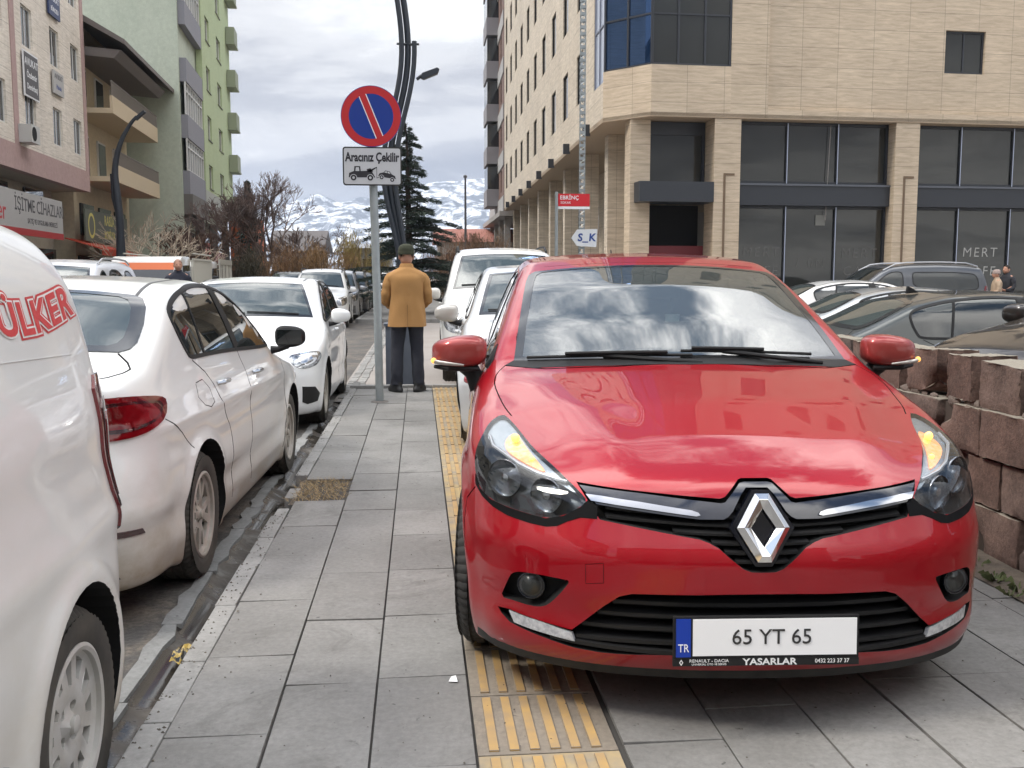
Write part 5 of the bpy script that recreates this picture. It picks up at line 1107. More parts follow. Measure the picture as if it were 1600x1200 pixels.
def ground():
    sheet('ground', -3000, 3000, -60, 6000, -0.34, mat('far_ground', (0.16, 0.145, 0.12), 0.95, noise=(0.02, 0.5, (0.22, 0.20, 0.17))))
    sheet('road', -13.5, -1.04, -20, 100, -0.152, ASPH); sheet('side_road', -1.04, 60, 12.0, 34, -0.156, mat('light_block_road', (0.25, 0.225, 0.205), 0.85, noise=(1.1, 0.5, (0.31, 0.285, 0.265))))
    sheet('parking_lot', 2.62, 60, -20, 12.0, -0.30, mat('lot_asphalt', (0.07, 0.067, 0.063), 0.9, noise=(1.5, 0.5, (0.12, 0.11, 0.10))))
    # gutter: shallow channel between asphalt and kerb
    g = MB(); ys = np.linspace(-4, 12.1, 90); V = []; F = []; prof = [(-1.048, -0.146), (-1.02, -0.165), (-0.96, -0.19), (-0.90, -0.19), (-0.84, -0.17), (-0.825, -0.165)]
    for y in ys:
        for x, z in prof: V.append((x, y, z))
    for i in range(len(ys)-1):
        for k in range(5): F.append((i*6+k, i*6+k+1, i*6+k+7, i*6+k+6))
    g.add(V, F); tag(g.build('gutter', WET, smooth=True, recalc=False), kind='structure')
    rng = random.Random(3); g = MB(); y = -4.0
    while y < 12.0:
        L = rng.uniform(0.35, 0.9); n = 6; t0 = [(-1.035+rng.uniform(-0.012, 0.02), y+L*i/n) for i in range(n+1)]; t1 = [(-1.105+rng.uniform(-0.02, 0.012), y+L*i/n) for i in range(n+1)]
        P = t0+t1[::-1]; g.prism(P, -0.16, -0.138, 'z'); y += L+rng.uniform(0.004, 0.012)
    tag(g.build('gutter_edge', CONC), kind='structure')
    # kerb stones
    g = MB(); y = -3.9
    while y < 12.0:
        L = rng.choice((0.48, 0.60, 0.66, 0.9)); dx = rng.uniform(-0.004, 0.004); dz = rng.uniform(-0.004, 0.003)
        if not (5.7 < y+L/2 < 6.4): g.box(-0.840+dx, -0.756+dx, y+0.003, y+L-0.003, -0.25, 0.001+dz)
        else: g.box(-0.835, -0.765, y+0.02, y+L*0.45, -0.25, -0.012)
        y += L
    for k in range(7): g.box(-0.84+k*0.5+0.004, -0.84+(k+1)*0.5-0.004, 12.02, 12.14, -0.25, 0.035)
    tag(g.build('kerb', KERB, bevel=0.006), kind='structure')
    # paving slabs
    base = MB(); base.box(-0.757, 2.52, -4, 12.02, -0.3, -0.012); tag(base.build('pavement_bed', mat('joint_sand', (0.045, 0.042, 0.038), 0.95)), kind='structure')
    cols = [(-0.752, -0.453), (-0.449, -0.151), (-0.147, 0.146)]+[(0.572+0.3*k, 0.568+0.3*(k+1)) for k in range(6)]+[(2.372, 2.48)]
    g = MB(); first = {0: 1.44, 1: 1.95, 2: 1.36}
    for ci, (a, b_) in enumerate(cols):
        y = -4.0+rng.uniform(0, 0.5)
        if ci in first: y = first[ci]-0.62*9
        if ci == 0: y = 5.935-0.62*16
        while y < 12.0:
            L = 0.62*rng.choice((1.0, 1.0, 1.0, 0.85, 1.12)) if (y > 4.6 and ci) or y > 7 else 0.62
            y1 = min(y+L, 12.015)
            if not (ci == 0 and 5.8 < y < 6.1): 
                z = rng.uniform(-0.0035, 0.0025); sx, sy = rng.uniform(-0.002, 0.002), rng.uniform(-0.002, 0.002)
                V = [(x, yy, zz) for zz in (-0.02, None) for yy in (y+0.002, y1-0.002) for x in (a+0.0015, b_-0.0015)]
                V = [(x, yy, (zz if zz is not None else z+(sx if x > (a+b_)/2 else -sx)+(sy if yy > y+L/2 else -sy))) for x, yy, zz in V]
                g.add(V, [(0, 2, 3, 1), (4, 5, 7, 6), (0, 1, 5, 4), (2, 6, 7, 3), (0, 4, 6, 2), (1, 3, 7, 5)])
            y += L
    tag(g.build('pavement', TILE, bevel=0.0018), kind='structure')
    # tactile strip
    YT = mat('worn_yellow_paint', (0.45, 0.28, 0.09), 0.75, noise=(11, 0.5, (0.28, 0.20, 0.12))); TB = node_mat('tactile_tile', stone_build((0.23, 0.195, 0.155), (0.27, 0.23, 0.18), (0.16, 0.14, 0.115)))
    YW = mat('worn_yellow_tile', (0.40, 0.29, 0.13), 0.85, noise=(7, 0.4, (0.21, 0.19, 0.165)))
    g = MB(); y = 3.45
    def bars(y0, full):
        g.box(0.153, 0.553, y0+0.003, y0+0.397, -0.02, -0.003, 1 if full else 0)
        for k in range(6):
            x = 0.185+k*0.0585; g.prism([(x, y0+0.02), (x+0.029, y0+0.02), (x+0.029, y0+0.378), (x, y0+0.378)], -0.004, 0.0025, 'z', 2)
    bars(3.05, False); bars(2.65, False)
    for k in range(1, 7): bars(2.65-0.4*k, True)
    y = 3.45
    while y < 11.9: 
        bars(y, y > 3.9); y += 0.4
    tag(g.build('tactile_strip', [TB, YW, YT], bevel=0.0015), kind='structure')
    # bare earth in the missing slab, with straw
    g = MB(); rr = random.Random(5); n = 14; V = []; F = []
    for i in range(n+1):
        for j in range(n+1):
            x = -0.79+0.345*i/n; yy = 5.90+0.70*j/n; V.append((x, yy, -0.010-0.012*rr.random()))
    for i in range(n):
        for j in range(n): F.append((i*(n+1)+j, (i+1)*(n+1)+j, (i+1)*(n+1)+j+1, i*(n+1)+j+1))
    g.add(V, F); tag(g.build('bare_soil', DIRT, smooth=True, recalc=False), kind='structure')
    g = MB()
    for i in range(900):
        x, yy = rr.uniform(-0.80, -0.46), rr.uniform(5.93, 6.58)
        if x < -0.76 and rr.random() < 0.5: continue
        a = rr.uniform(0, 6.28); L = rr.uniform(0.02, 0.07); h = rr.uniform(0.002, 0.03); dx, dy = math.cos(a)*L, math.sin(a)*L; w = 0.0018
        g.add([(x-w, yy, -0.006), (x+w, yy+w, -0.006), (x+dx, yy+dy, -0.004+h)], [(0, 1, 2)])
    tag(g.build('straw', mat('dry_straw', (0.42, 0.31, 0.16), 0.9, noise=(40, 0.5, (0.20, 0.14, 0.07))), recalc=False), 'dry straw and dead grass in the missing slab', 'dry grass', kind='stuff')
    # far side of the junction
    g = MB(); g.box(-1.95, 30, 33.0, 90, -0.3, -0.03); tag(g.build('far_pavement', TILE), kind='structure')
    g = MB()
    for k in range(40): g.box(-2.0+k*0.8, -1.22+k*0.8, 32.86, 32.995, -0.3, -0.022)
    for k in range(60): g.box(-2.09, -1.955, 33.0+k*0.8, 33.78+k*0.8, -0.3, -0.022)
    tag(g.build('far_kerb', KERB, bevel=0.008), kind='structure')
    g = MB(); g.box(-16.5, -11.0, -20, 120, -0.3, -0.02); tag(g.build('opposite_pavement', TILE), kind='structure')
    # cobbled drain line across the junction
    g = MB()
    for i in range(70):
        yy = 12.3+i*0.28; 
        for k in range(2):
            x = -1.0+k*0.13+rr.uniform(-0.01, 0.01); g.box(x, x+0.11, yy, yy+0.22, -0.2, -0.143+rr.uniform(0, 0.006))
    tag(g.build('drain_cobbles', KERB, bevel=0.01), kind='structure')
    # dirt along the block wall
    g = MB(); V = []; F = []; n = 60
    for i in range(n+1):
        yy = -4+16*i/n
        V += [(2.46+rr.uniform(-0.025, 0.02), yy, 0.004), (2.54, yy, 0.012+0.01*rr.random()), (2.66, yy, 0.025+0.015*rr.random())]
    for i in range(n):
        for k in range(2): F.append((i*3+k, i*3+k+1, i*3+k+4, i*3+k+3))
    g.add(V, F); tag(g.build('dirt_strip', DIRT, smooth=True, recalc=False), kind='structure')
    g = MB()
    for i in range(46):
        cx, cy = rr.uniform(2.44, 2.60), rr.uniform(2.8, 9)
        for j in range(rr.randint(6, 16)):
            a = rr.uniform(0, 6.28); L = rr.uniform(0.02, 0.05); r = rr.uniform(0, 0.03); x, yy = cx+r*math.cos(a), cy+r*math.sin(a)
            g.add([(x-0.005*math.sin(a), yy+0.005*math.cos(a), 0.008), (x+0.005*math.sin(a), yy-0.005*math.cos(a), 0.008), (x+L*0.6*math.cos(a)+0.006, yy+L*0.6*math.sin(a), 0.012+L*0.7), (x+L*math.cos(a), yy+L*math.sin(a), 0.012+L*0.4)], [(0, 1, 2), (1, 3, 2)])
    tag(g.build('weeds', mat('weed_green', (0.05, 0.085, 0.025), 0.8, noise=(30, 0.5, (0.10, 0.10, 0.04))), recalc=False), 'small green weeds at the foot of the block wall', 'weeds', kind='stuff')
    # litter
    g = MB(); rr = random.Random(11); V = []; F = []; n = 7
    for i in range(n):
        for j in range(5): V.append((-0.975+0.020*i, 3.80+0.036*j-0.010*i, -0.160+0.035*rr.random()+0.012*i*(1 if j % 2 else 0.4)))
    for i in range(n-1):
        for j in range(4): F.append((i*5+j, (i+1)*5+j, (i+1)*5+j+1, i*5+j+1))
    g.add(V, F); w = g.build('crisp_packet', mat('wrapper', (0.02, 0.02, 0.02), 0.25, 0.2, coat=0.6, noise=(26, 0.06, (0.42, 0.30, 0.08))), recalc=False); tag(w, 'crumpled black and yellow wrapper lying in the wet gutter', 'litter')
    g = MB(); g.add([(0.085, 3.16, 0.004), (0.115, 3.15, 0.006), (0.11, 3.19, 0.012), (0.095, 3.20, 0.004)], [(0, 1, 2, 3)]); tag(g.build('paper_scrap', WHITE_P, recalc=False), 'tiny white paper scrap on the paving by the yellow strip', 'litter')
    g = MB(); rr = random.Random(17)
    for i in range(1500):
        k = rr.random(); x, y = (rr.gauss(-0.80, 0.05), rr.uniform(2.3, 12)) if k < 0.30 else ((rr.gauss(2.42, 0.10), rr.uniform(3, 10)) if k < 0.55 else (rr.uniform(-0.75, 2.45), 2.2+9*rr.random()**1.5)); x = min(max(x, -0.83), 2.52)
        s = rr.uniform(0.0015, 0.005)*(1.4 if k < 0.55 else 1); z = 0.002 if x > -0.757 else 0.003; a = rr.uniform(0, 6.28); V = [(x+s*math.cos(a+q)*rr.uniform(0.6, 1.2), y+s*math.sin(a+q)*rr.uniform(0.6, 1.2), z) for q in (0, 1.57, 3.14, 4.71)]+[(x, y, z+s*0.8)]; g.add(V, [(0, 1, 4), (1, 2, 4), (2, 3, 4), (3, 0, 4)])
    tag(g.build('grit', mat('grit', (0.05, 0.045, 0.04), 0.9, noise=(5, 0.4, (0.16, 0.14, 0.11))), recalc=False), 'small grit and crumbs scattered over the paving', 'grit', kind='stuff')
    for (x, y, s) in ((-0.55, 4.72, 1), (-0.27, 4.95, 1.1), (-0.13, 4.85, 0.9), (0.02, 5.0, 1), (0.10, 5.02, 0.8), (-0.35, 4.55, .9), (0.04, 6.6, 1)): pass
def block_wall():
    rng = random.Random(21); g = MB(); h = 0.232; nx = Vector
    def block(x, y, z, L, H, T, tilt=(0, 0, 0), chip=0.012, m=0):
        bm = bmesh.new(); bmesh.ops.create_cube(bm, size=1.0)
        bmesh.ops.bevel(bm, geom=bm.edges[:], offset=0.018, segments=2, affect='EDGES', profile=0.5)
        bmesh.ops.subdivide_edges(bm, edges=[e for e in bm.edges if e.calc_length() > 0.3], cuts=5, use_grid_fill=True)
        R_ = Matrix.Rotation(tilt[0], 4, 'X') @ Matrix.Rotation(tilt[1], 4, 'Y') @ Matrix.Rotation(tilt[2], 4, 'Z'); cx, cy, cz = (rng.choice((-1, 1)), rng.choice((-1, 1)), rng.choice((-1, 1))); brk = rng.random() < 0.6
        V = []
        for v in bm.verts:
            p = Vector((v.co.x*T, v.co.y*L, v.co.z*H))
            q = Vector((cx*T/2, cy*L/2, cz*H/2)); d = (p-q).length
            if brk and d < 0.13: p = p+(-q).normalized()*(0.13-d)*0.95
            p += Vector((rng.uniform(-1, 1), rng.uniform(-1, 1), rng.uniform(-1, 1)))*chip*0.35
            V.append(tuple(Vector((x, y, z)) + R_ @ p))
        g.add(V, [tuple(v.index for v in f.verts) for f in (bm.verts.index_update() or bm.faces)], m); bm.free()
    for c in range(4):
        y = -4.0+(0.2 if c % 2 else 0)
        while y < 9.2:
            L = 0.40*rng.uniform(0.92, 1.05) if c < 3 else 0.34*rng.uniform(0.75, 1.1); gap = 0.012 if c < 3 else rng.uniform(0.01, 0.05)
            t = (rng.uniform(-0.01, 0.01),)*3 if c < 3 else (rng.uniform(-0.06, 0.06), rng.uniform(-0.03, 0.03), rng.uniform(-0.10, 0.10))
            if not (c == 3 and rng.random() < 0.06): block(2.76+rng.uniform(-0.012, 0.012)+(0.012 if c == 3 else 0), y+L/2, 0.02+c*h+h/2+(0.0 if c < 3 else rng.uniform(-0.012, 0.012)), L-gap*0.6, h-0.012, 0.22, t, 0.010 if c < 3 else 0.016)
            y += L+gap
    # mortar lumps between the courses
    for i in range(150):
        y = rng.uniform(-3.5, 9); c = rng.choice((1, 2, 3, 3)); bm = bmesh.new(); bmesh.ops.create_icosphere(bm, subdivisions=1, radius=1); s = rng.uniform(0.02, 0.05)
        V = [(2.685+v.co.x*s*0.5, y+v.co.y*s*1.4*rng.uniform(0.7, 1.3), 0.02+c*h+v.co.z*s*rng.uniform(0.5, 1)) for v in bm.verts]; bm.verts.index_update(); g.add(V, [tuple(v.index for v in f.verts) for f in bm.faces], 1); bm.free()
    g.box(2.69, 2.80, -3.9, 9.1, 0.0, 0.70, 2)
    def blk(t, b):
        tc = nd(t, 'TexCoord').outputs['Object']; r = nd(t, 'NewGeometry').outputs['Random Per Island']; base = rampn(t, r, [(0.0, (0.125, 0.077, 0.060)), (0.35, (0.17, 0.108, 0.085)), (0.7, (0.15, 0.110, 0.092)), (1.0, (0.105, 0.082, 0.070))])
        n1 = noisen(t, tc, 60, 6, 0.75); n2 = noisen(t, tc, 7, 7, 0.7); c = mixn(t, 1.0, base, rampn(t, n1, [(0.25, (0.55,)*3), (0.7, (1.35,)*3)]), 'MULTIPLY'); c = mixn(t, 1.0, c, rampn(t, n2, [(0.3, (0.6,)*3), (0.7, (1.3,)*3)]), 'MULTIPLY')
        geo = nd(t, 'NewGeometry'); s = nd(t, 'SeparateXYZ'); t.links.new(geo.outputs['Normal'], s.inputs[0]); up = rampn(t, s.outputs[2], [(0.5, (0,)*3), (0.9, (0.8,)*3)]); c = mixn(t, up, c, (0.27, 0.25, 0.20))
        t.links.new(c, b.inputs['Base Color']); b.inputs['Roughness'].default_value = 0.95; bp = nd(t, 'Bump'); bp.inputs['Strength'].default_value = 0.8; bp.inputs['Distance'].default_value = 0.008; t.links.new(n1, bp.inputs['Height']); t.links.new(bp.outputs[0], b.inputs['Normal'])
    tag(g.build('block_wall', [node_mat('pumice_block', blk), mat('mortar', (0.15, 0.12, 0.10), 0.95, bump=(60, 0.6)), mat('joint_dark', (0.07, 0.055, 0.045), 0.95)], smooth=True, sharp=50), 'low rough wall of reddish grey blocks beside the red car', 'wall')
# ============================ SIGNS AND LAMPS ============================
STEEL = mat('galvanised', (0.36, 0.39, 0.40), 0.45, 0.55, noise=(8, 0.5, (0.28, 0.31, 0.32)))
DPAINT = mat('dark_blue_grey_paint', (0.022, 0.028, 0.038), 0.42)
def signs():
    r = empty('no_parking_sign', (-0.43, 10.69, 0), 0, 'grey pole with round blue and red sign above a white tow truck sign', 'road sign')
    b = MB(); b.tube([(0, 0, 0), (-0.01, 0, 1.0), (-0.035, 0, 2.3), (-0.045, 0, 3.15)], 0.043, 20); b.lathe([(0.10, 0.0), (0.085, 0.012), (0.05, 0.016)], 16, m=1); b.build('pole', [STEEL, mat('pole_footing', (0.13, 0.12, 0.11), 0.9)], r, smooth=True)
    c = Vector((-0.045, -0.06, 2.995)); R_ = 0.312; d = MB(); d.lathe([(R_-0.004, 0.004), (R_, 0.0), (R_-0.003, -0.012), (0.01, -0.012)], 64, 'y', tuple(c)); pl = d.build('sign_disc', STEEL, r, smooth=True)
    red = mat('sign_red', (0.42, 0.018, 0.022), 0.4); blue = mat('sign_blue', (0.004, 0.030, 0.22), 0.4); wh = mat('sign_white', (0.75, 0.76, 0.78), 0.4)
    def disc(nm, r0, r1, y, m):
        o = MB(); n = 64; V = [(c.x+q*math.cos(2*math.pi*k/n), c.y+y, c.z+q*math.sin(2*math.pi*k/n)) for q in (r0, r1) for k in range(n)]
        F = [(k, (k+1) % n, n+(k+1) % n, n+k) for k in range(n)] if r0 > 0.001 else [tuple(range(n, 2*n))]; o.add(V, F); return o.build(nm, m, pl)
    disc('blue_field', 0.0, 0.2315, -0.0150, blue); disc('red_ring', 0.230, R_-0.006, -0.0155, red); disc('dark_edge', R_-0.006, R_, -0.0153, blue)
    def bar(nm, w, y, m, half):
        o = MB(); a = math.radians(-22); ux, uz = math.sin(a), math.cos(a); px, pz = uz, -ux
        V = [(c.x+s*half*ux+q*w*px, c.y+y, c.z+s*half*uz+q*w*pz) for s, q in ((-1, -1), (1, -1), (1, 1), (-1, 1))]; o.add(V, [(0, 1, 2, 3)]); o.build(nm, m, pl)
    bar('white_border', 0.041, -0.0165, wh, 0.228); bar('red_bar', 0.032, -0.0175, red, 0.236)
    # tow plate
    pc = Vector((-0.04, -0.06, 2.486)); w, h = 0.305, 0.198; g = MB()
    def rr_(w, h, q, n=5): return [(sx*(w-q)+q*math.cos(a), sz*(h-q)+q*math.sin(a)) for sx, sz, a0 in ((1, 1, 0), (-1, 1, math.pi/2), (-1, -1, math.pi), (1, -1, 1.5*math.pi)) for a in np.linspace(a0, a0+math.pi/2, n)]
    g.prism([(pc.x+x, pc.z+z) for x, z in rr_(w, h, 0.03)], pc.y-0.010, pc.y, 'y', 0); sg = g.build('tow_plate', mat('sign_edge', (0.02, 0.02, 0.02), 0.5), r)
    g = MB(); g.prism([(pc.x+x, pc.z+z) for x, z in rr_(w-0.014, h-0.014, 0.02)], pc.y-0.0125, pc.y-0.0095, 'y', 0); g.build('plate_field', mat('sign_grey_white', (0.44, 0.45, 0.47), 0.5), sg)
    ink = mat('sign_ink', (0.015, 0.015, 0.02), 0.5); g = MB(); Mx = frame((pc.x, pc.y-0.0135, pc.z+0.09), (1, 0, 0), (0, 0, 1)); add_text(g, 'Aracınız Çekilir', 0.128, Mx, 0, depth=0.0005, offset=0.0042, sx=0.69); g.build('tow_lettering', ink, sg)
    g = MB(); y0, y1 = pc.y-0.0142, pc.y-0.0122; X0, Z0 = pc.x, pc.z
    def poly(P, m=0, k=0.0): g.prism([(X0+x, Z0+z) for x, z in P], y0-k, y1, 'y', m)
    def ring(cx, cz, r, m=0, k=0.0): poly([(cx+r*math.cos(a), cz+r*math.sin(a)) for a in np.linspace(0, 2*math.pi, 25)[:-1]], m, k)
    poly([(-0.245, -0.115), (-0.24, -0.07), (-0.19, -0.05), (-0.185, 0.0), (-0.125, 0.0), (-0.12, -0.05), (-0.03, -0.045), (0.0, -0.06), (0.03, -0.115)])
    poly([(-0.175, -0.05), (-0.17, -0.012), (-0.138, -0.012), (-0.134, -0.05)], 1, 0.001)
    for cx in (-0.195, -0.022): ring(cx, -0.118, 0.036, 1, 0.0008); ring(cx, -0.118, 0.030, 0, 0.0016); ring(cx, -0.118, 0.013, 1, 0.0024)
    poly([(-0.045, -0.045), (0.045, -0.005), (0.048, -0.012), (-0.01, -0.055)]); poly([(-0.06, -0.03), (-0.02, -0.02), (0.01, -0.055), (-0.05, -0.06)]); poly([(0.043, -0.005), (0.048, -0.005), (0.048, -0.118), (0.043, -0.118)]); poly([(0.043, -0.118), (0.085, -0.10), (0.085, -0.106), (0.043, -0.125)])
    poly([(0.06, -0.095), (0.075, -0.070), (0.115, -0.062), (0.135, -0.042), (0.18, -0.052), (0.20, -0.080), (0.235, -0.100), (0.243, -0.130), (0.16, -0.118), (0.07, -0.105)])
    poly([(0.122, -0.062), (0.138, -0.049), (0.152, -0.052), (0.152, -0.068)], 1, 0.001); poly([(0.158, -0.053), (0.174, -0.057), (0.188, -0.077), (0.158, -0.069)], 1, 0.001)
    for cx, cz in ((0.095, -0.112), (0.205, -0.138)): ring(cx, cz, 0.026, 1, 0.0008); ring(cx, cz, 0.021, 0, 0.0016); ring(cx, cz, 0.009, 1, 0.0024)
    g.build('tow_pictogram', [ink, mat('sign_grey_white', (0.44, 0.45, 0.47), 0.5)], sg)
    # red street name sign and tall slotted pole with white arrow
    r = empty('street_name_sign', (2.56, 18.5, -0.15), 0, 'small red street name plate on a thin grey pole', 'street sign'); b = MB(); b.tube([(0, 0, 0), (0, 0, 3.06)], 0.03, 12); b.build('pole', STEEL, r, smooth=True)
    g = MB(); g.box(0.03, 0.62, -0.012, 0.008, 2.80, 3.03); g.box(0.03, 0.62, -0.013, 0.007, 2.75, 2.795, 1); s = g.build('name_plate', [mat('plate_red', (0.55, 0.02, 0.03), 0.4), wh], r); g = MB()
    add_text(g, 'EBRİNÇ', 0.10, frame((0.24, -0.0135, 2.955), (1, 0, 0), (0, 0, 1)), 0, depth=0.0005, offset=0.001); add_text(g, 'SOKAK', 0.06, frame((0.17, -0.0135, 2.865), (1, 0, 0), (0, 0, 1)), 0, depth=0.0005); g.build('name_lettering', wh, s)
    r = empty('slotted_pole', (3.10, 18.9, -0.15), 0, 'tall galvanised slotted pole rising past the stone building', 'pole'); b = MB(); H = 9.5
    for sx in (-0.05, 0.04):
        for sy in (-0.05, 0.04): b.box(sx, sx+0.012, sy, sy+0.012, 0, H)
    k = 0; z = 0.1
    while z < H-0.2:
        for yy in (-0.052, 0.05): b.box(-0.05, 0.052, yy, yy+0.004, z, z+0.05)
        for xx in (-0.052, 0.05): b.box(xx, xx+0.004, -0.05, 0.052, z, z+0.05)
        s = 1 if k % 2 else -1; b.tube([(-0.045*s, -0.05, z+0.05), (0.045*s, -0.05, z+0.12)], 0.007, 4); z += 0.12; k += 1
    b.build('pole_lattice', STEEL, r)
    a = MB(); a.prism([(-0.21, 2.23), (-0.10, 2.39), (0.29, 2.40), (0.27, 2.06), (-0.10, 2.08)], -0.085, -0.07, 'y', 0); s = a.build('direction_arrow', mat('arrow_white', (0.62, 0.65, 0.68), 0.5), None); s.location = (3.10, 18.9, -0.15); tag(s, 'white arrow shaped board with blue hand painted letters on the slotted pole', 'sign')
    g = MB(); add_text(g, 'S_K', 0.20, frame((0.08, -0.087, 2.235), (1, 0, 0), (0, 0, 1)), 0, depth=0.0005, offset=0.006, shear=0.1, spacing=1.1); g.build('arrow_lettering', mat('brush_blue', (0.02, 0.06, 0.25), 0.5), s)
    # triple curved street lamp behind the sign
    r = empty('street_lamp', (-0.27, 18.0, -0.15), 0, 'dark street lamp of three bundled curving tubes behind the no parking sign', 'street lamp')
    cen = [(0.02, 0, 0), (0.0, 0, 1.9), (-0.13, 0, 2.5), (-0.25, 0, 3.1), (-0.24, 0, 3.7), (-0.08, 0, 4.3), (0.07, 0, 4.8), (0.14, 0, 5.4), (0.10, 0, 6.0), (0.0, 0, 6.6), (-0.10, 0, 7.2)]
    P = resample_open(cen, 0.2); Ps = [P[0]]
    for i in range(1, len(P)-1): Ps.append((P[i-1]+P[i]*2+P[i+1])/4)
    Ps.append(P[-1]); Ps = np.array(Ps)
    for _ in range(4): Ps[1:-1] = (Ps[:-2]+2*Ps[1:-1]+Ps[2:])/4
    for off, top, rad in ((-0.105, 7.2, 0.045), (0.005, 7.2, 0.054), (0.118, 5.75, 0.043)):
        Q = [(p[0]+off*(1 if p[2] > 3.4 else 0.55+0.45*max(0, (p[2]-2)/1.4)), p[1]+(0.05 if off == 0.005 else 0), p[2]) for p in Ps if p[2] <= top]; b = MB(); b.tube(Q, rad, 12)
        for zc in (5.55, 6.9):
            q = min(Q, key=lambda p: abs(p[2]-zc))
            if abs(q[2]-zc) < 0.2: b.tube([(q[0]-0.085, q[1], zc), (q[0]+0.085, q[1], zc)], 0.02, 6)
        b.build('lamp_tube', DPAINT, r, smooth=True)
    b = MB(); b.tube([(0.27, 0, 4.95), (0.36, 0, 5.02)], 0.03, 8); b.prism([(0.34, 4.97), (0.40, 4.95), (0.64, 5.05), (0.67, 5.12), (0.63, 5.15), (0.36, 5.05)], -0.08, 0.08, 'y', 0); b.build('lamp_head', DPAINT, r, bevel=0.01)
    r = empty('street_lamp', (-10.36, 36.0, -0.1), 0, 'dark curved street lamp in front of the beige buildings across the road', 'street lamp')
    b = MB(); P = chaikin([(0, 0, 0), (0.0, 0, 2.3), (0.06, 0, 3.2), (-0.02, 0, 4.3), (-0.08, 0, 5.2), (0.16, 0, 6.1), (0.55, 0, 6.75), (0.75, 0, 6.95)], 3, False); b.tube(P, [float(np.interp(p[2], [0, 4.5, 6.95], [0.15, 0.13, 0.055])) for p in P], 12); b.build('lamp_post', DPAINT, r, smooth=True)
    b = MB(); b.tube([(0.12, 0.02, 0.2), (0.16, 0.02, 1.4), (0.12, 0.02, 2.8), (-0.16, 0.02, 4.2), (-0.18, 0.02, 5.0)], 0.06, 8); b.build('lamp_tube', DPAINT, r, smooth=True); b = MB(); b.prism([(0.68, 6.90), (1.00, 7.16), (1.05, 7.10), (0.74, 6.82)], -0.1, 0.1, 'y'); b.build('lamp_head', DPAINT, r)
    # grey cabinet beyond the pavement end
    g = MB(); g.box(-0.43, -0.02, 12.75, 13.05, -0.15, 0.72); g.box(-0.45, 0.0, 12.73, 13.07, 0.72, 0.75); g.box(-0.23, -0.222, 12.742, 12.76, -0.1, 0.70, 1); tag(g.build('street_cabinet', [mat('cabinet_grey', (0.075, 0.09, 0.12), 0.5, noise=(5, 0.4, (0.10, 0.115, 0.14))), VOID], bevel=0.006), 'blue grey metal cabinet in front of the standing man', 'cabinet')
    # far flag pole
    g = MB(); g.tube([(2.82, 60, -0.15), (2.82, 60, 7.3)], [0.09, 0.06], 10); g.lathe([(0.11, 0), (0.11, 0.12), (0.02, 0.16)], 10, c=(2.82, 60, 7.25)); tag(g.build('lamp_mast', mat('mast_grey', (0.10, 0.10, 0.11), 0.5), smooth=True), 'thin bare mast standing in front of the snowy slope', 'mast')
# ============================ BUILDINGS ============================
def facade(parent, name, p0, p1, z0, z1, holes, m, depth=0.22, outline=None, base=(0, 0, 0)):
    p0, p1 = Vector((*p0, 0)), Vector((*p1, 0)); d = p1-p0; L = d.length; rz = math.atan2(d.y, d.x)
    out = outline or [(0, z0), (L, z0), (L, z1), (0, z1)]; loops = [resample(out, 50)]+[resample([(a, c), (b, c), (b, e), (a, e)], 50) for a, b, c, e in holes]
    V, T = tri2d(loops, 1e3); n = len(V); VV, Fc = solid(V, T, np.c_[V[:, 0], np.zeros(n), V[:, 1]], np.c_[V[:, 0], np.full(n, depth), V[:, 1]])
    mb = MB(); mb.add([tuple(v) for v in VV], Fc); o = mb.build(name, m, parent); o.location = p0+Vector(base); o.rotation_euler = (0, 0, rz); return o
def window(fac, a, b, c, e, depth=0.15, fm=None, gm=None, nx=2, nz=1, fw=0.06, name='window', sill=None):
    mb = MB(); y0, y1 = depth-0.03, depth+0.04; a += 0.003; b -= 0.003; c += 0.003; e -= 0.003
    mb.box(a, a+fw, y0, y1, c, e); mb.box(b-fw, b, y0, y1, c, e); mb.box(a+fw, b-fw, y0, y1, c, c+fw); mb.box(a+fw, b-fw, y0, y1, e-fw, e)
    for i in range(1, nx): x = a+(b-a)*i/nx; mb.box(x-fw*0.4, x+fw*0.4, y0+0.005, y1-0.003, c+fw, e-fw)
    for i in range(1, nz): z = c+(e-c)*i/nz; mb.box(a+fw, b-fw, y0+0.007, y1-0.005, z-fw*0.4, z+fw*0.4)
    if sill: mb.box(a-0.06, b+0.06, -0.06, -0.002, c-0.07, c-0.01, 1)
    w = mb.build(name, [fm, sill or fm], fac); g = MB(); g.box(a+fw*0.5, b-fw*0.5, depth, depth+0.01, c+fw*0.5, e-fw*0.5); g.build('pane', gm, w); return w
PANE = glass('window_glass', (0.1,)*3, 0.97, 0.0, 1.7, (0.022, 0.026, 0.030)); PANE2 = glass('curtained_glass', (0.1,)*3, 0.97, 0.0, 1.5, (0.16, 0.16, 0.155)); PANEB = glass('blue_glass', (0.1,)*3, 0.97, 0.01, 2.3, (0.008, 0.022, 0.055), gcol=(0.36, 0.55, 0.95)); PANEG = glass('shop_glass', (0.1,)*3, 0.97, 0.0, 1.6, (0.028, 0.030, 0.028))
WPVC = mat('white_frame', (0.62, 0.62, 0.60), 0.5); DFR = mat('anthracite_frame', (0.030, 0.034, 0.042), 0.4); LFR = mat('bright_mullion', (0.25, 0.27, 0.33), 0.35, 0.5)
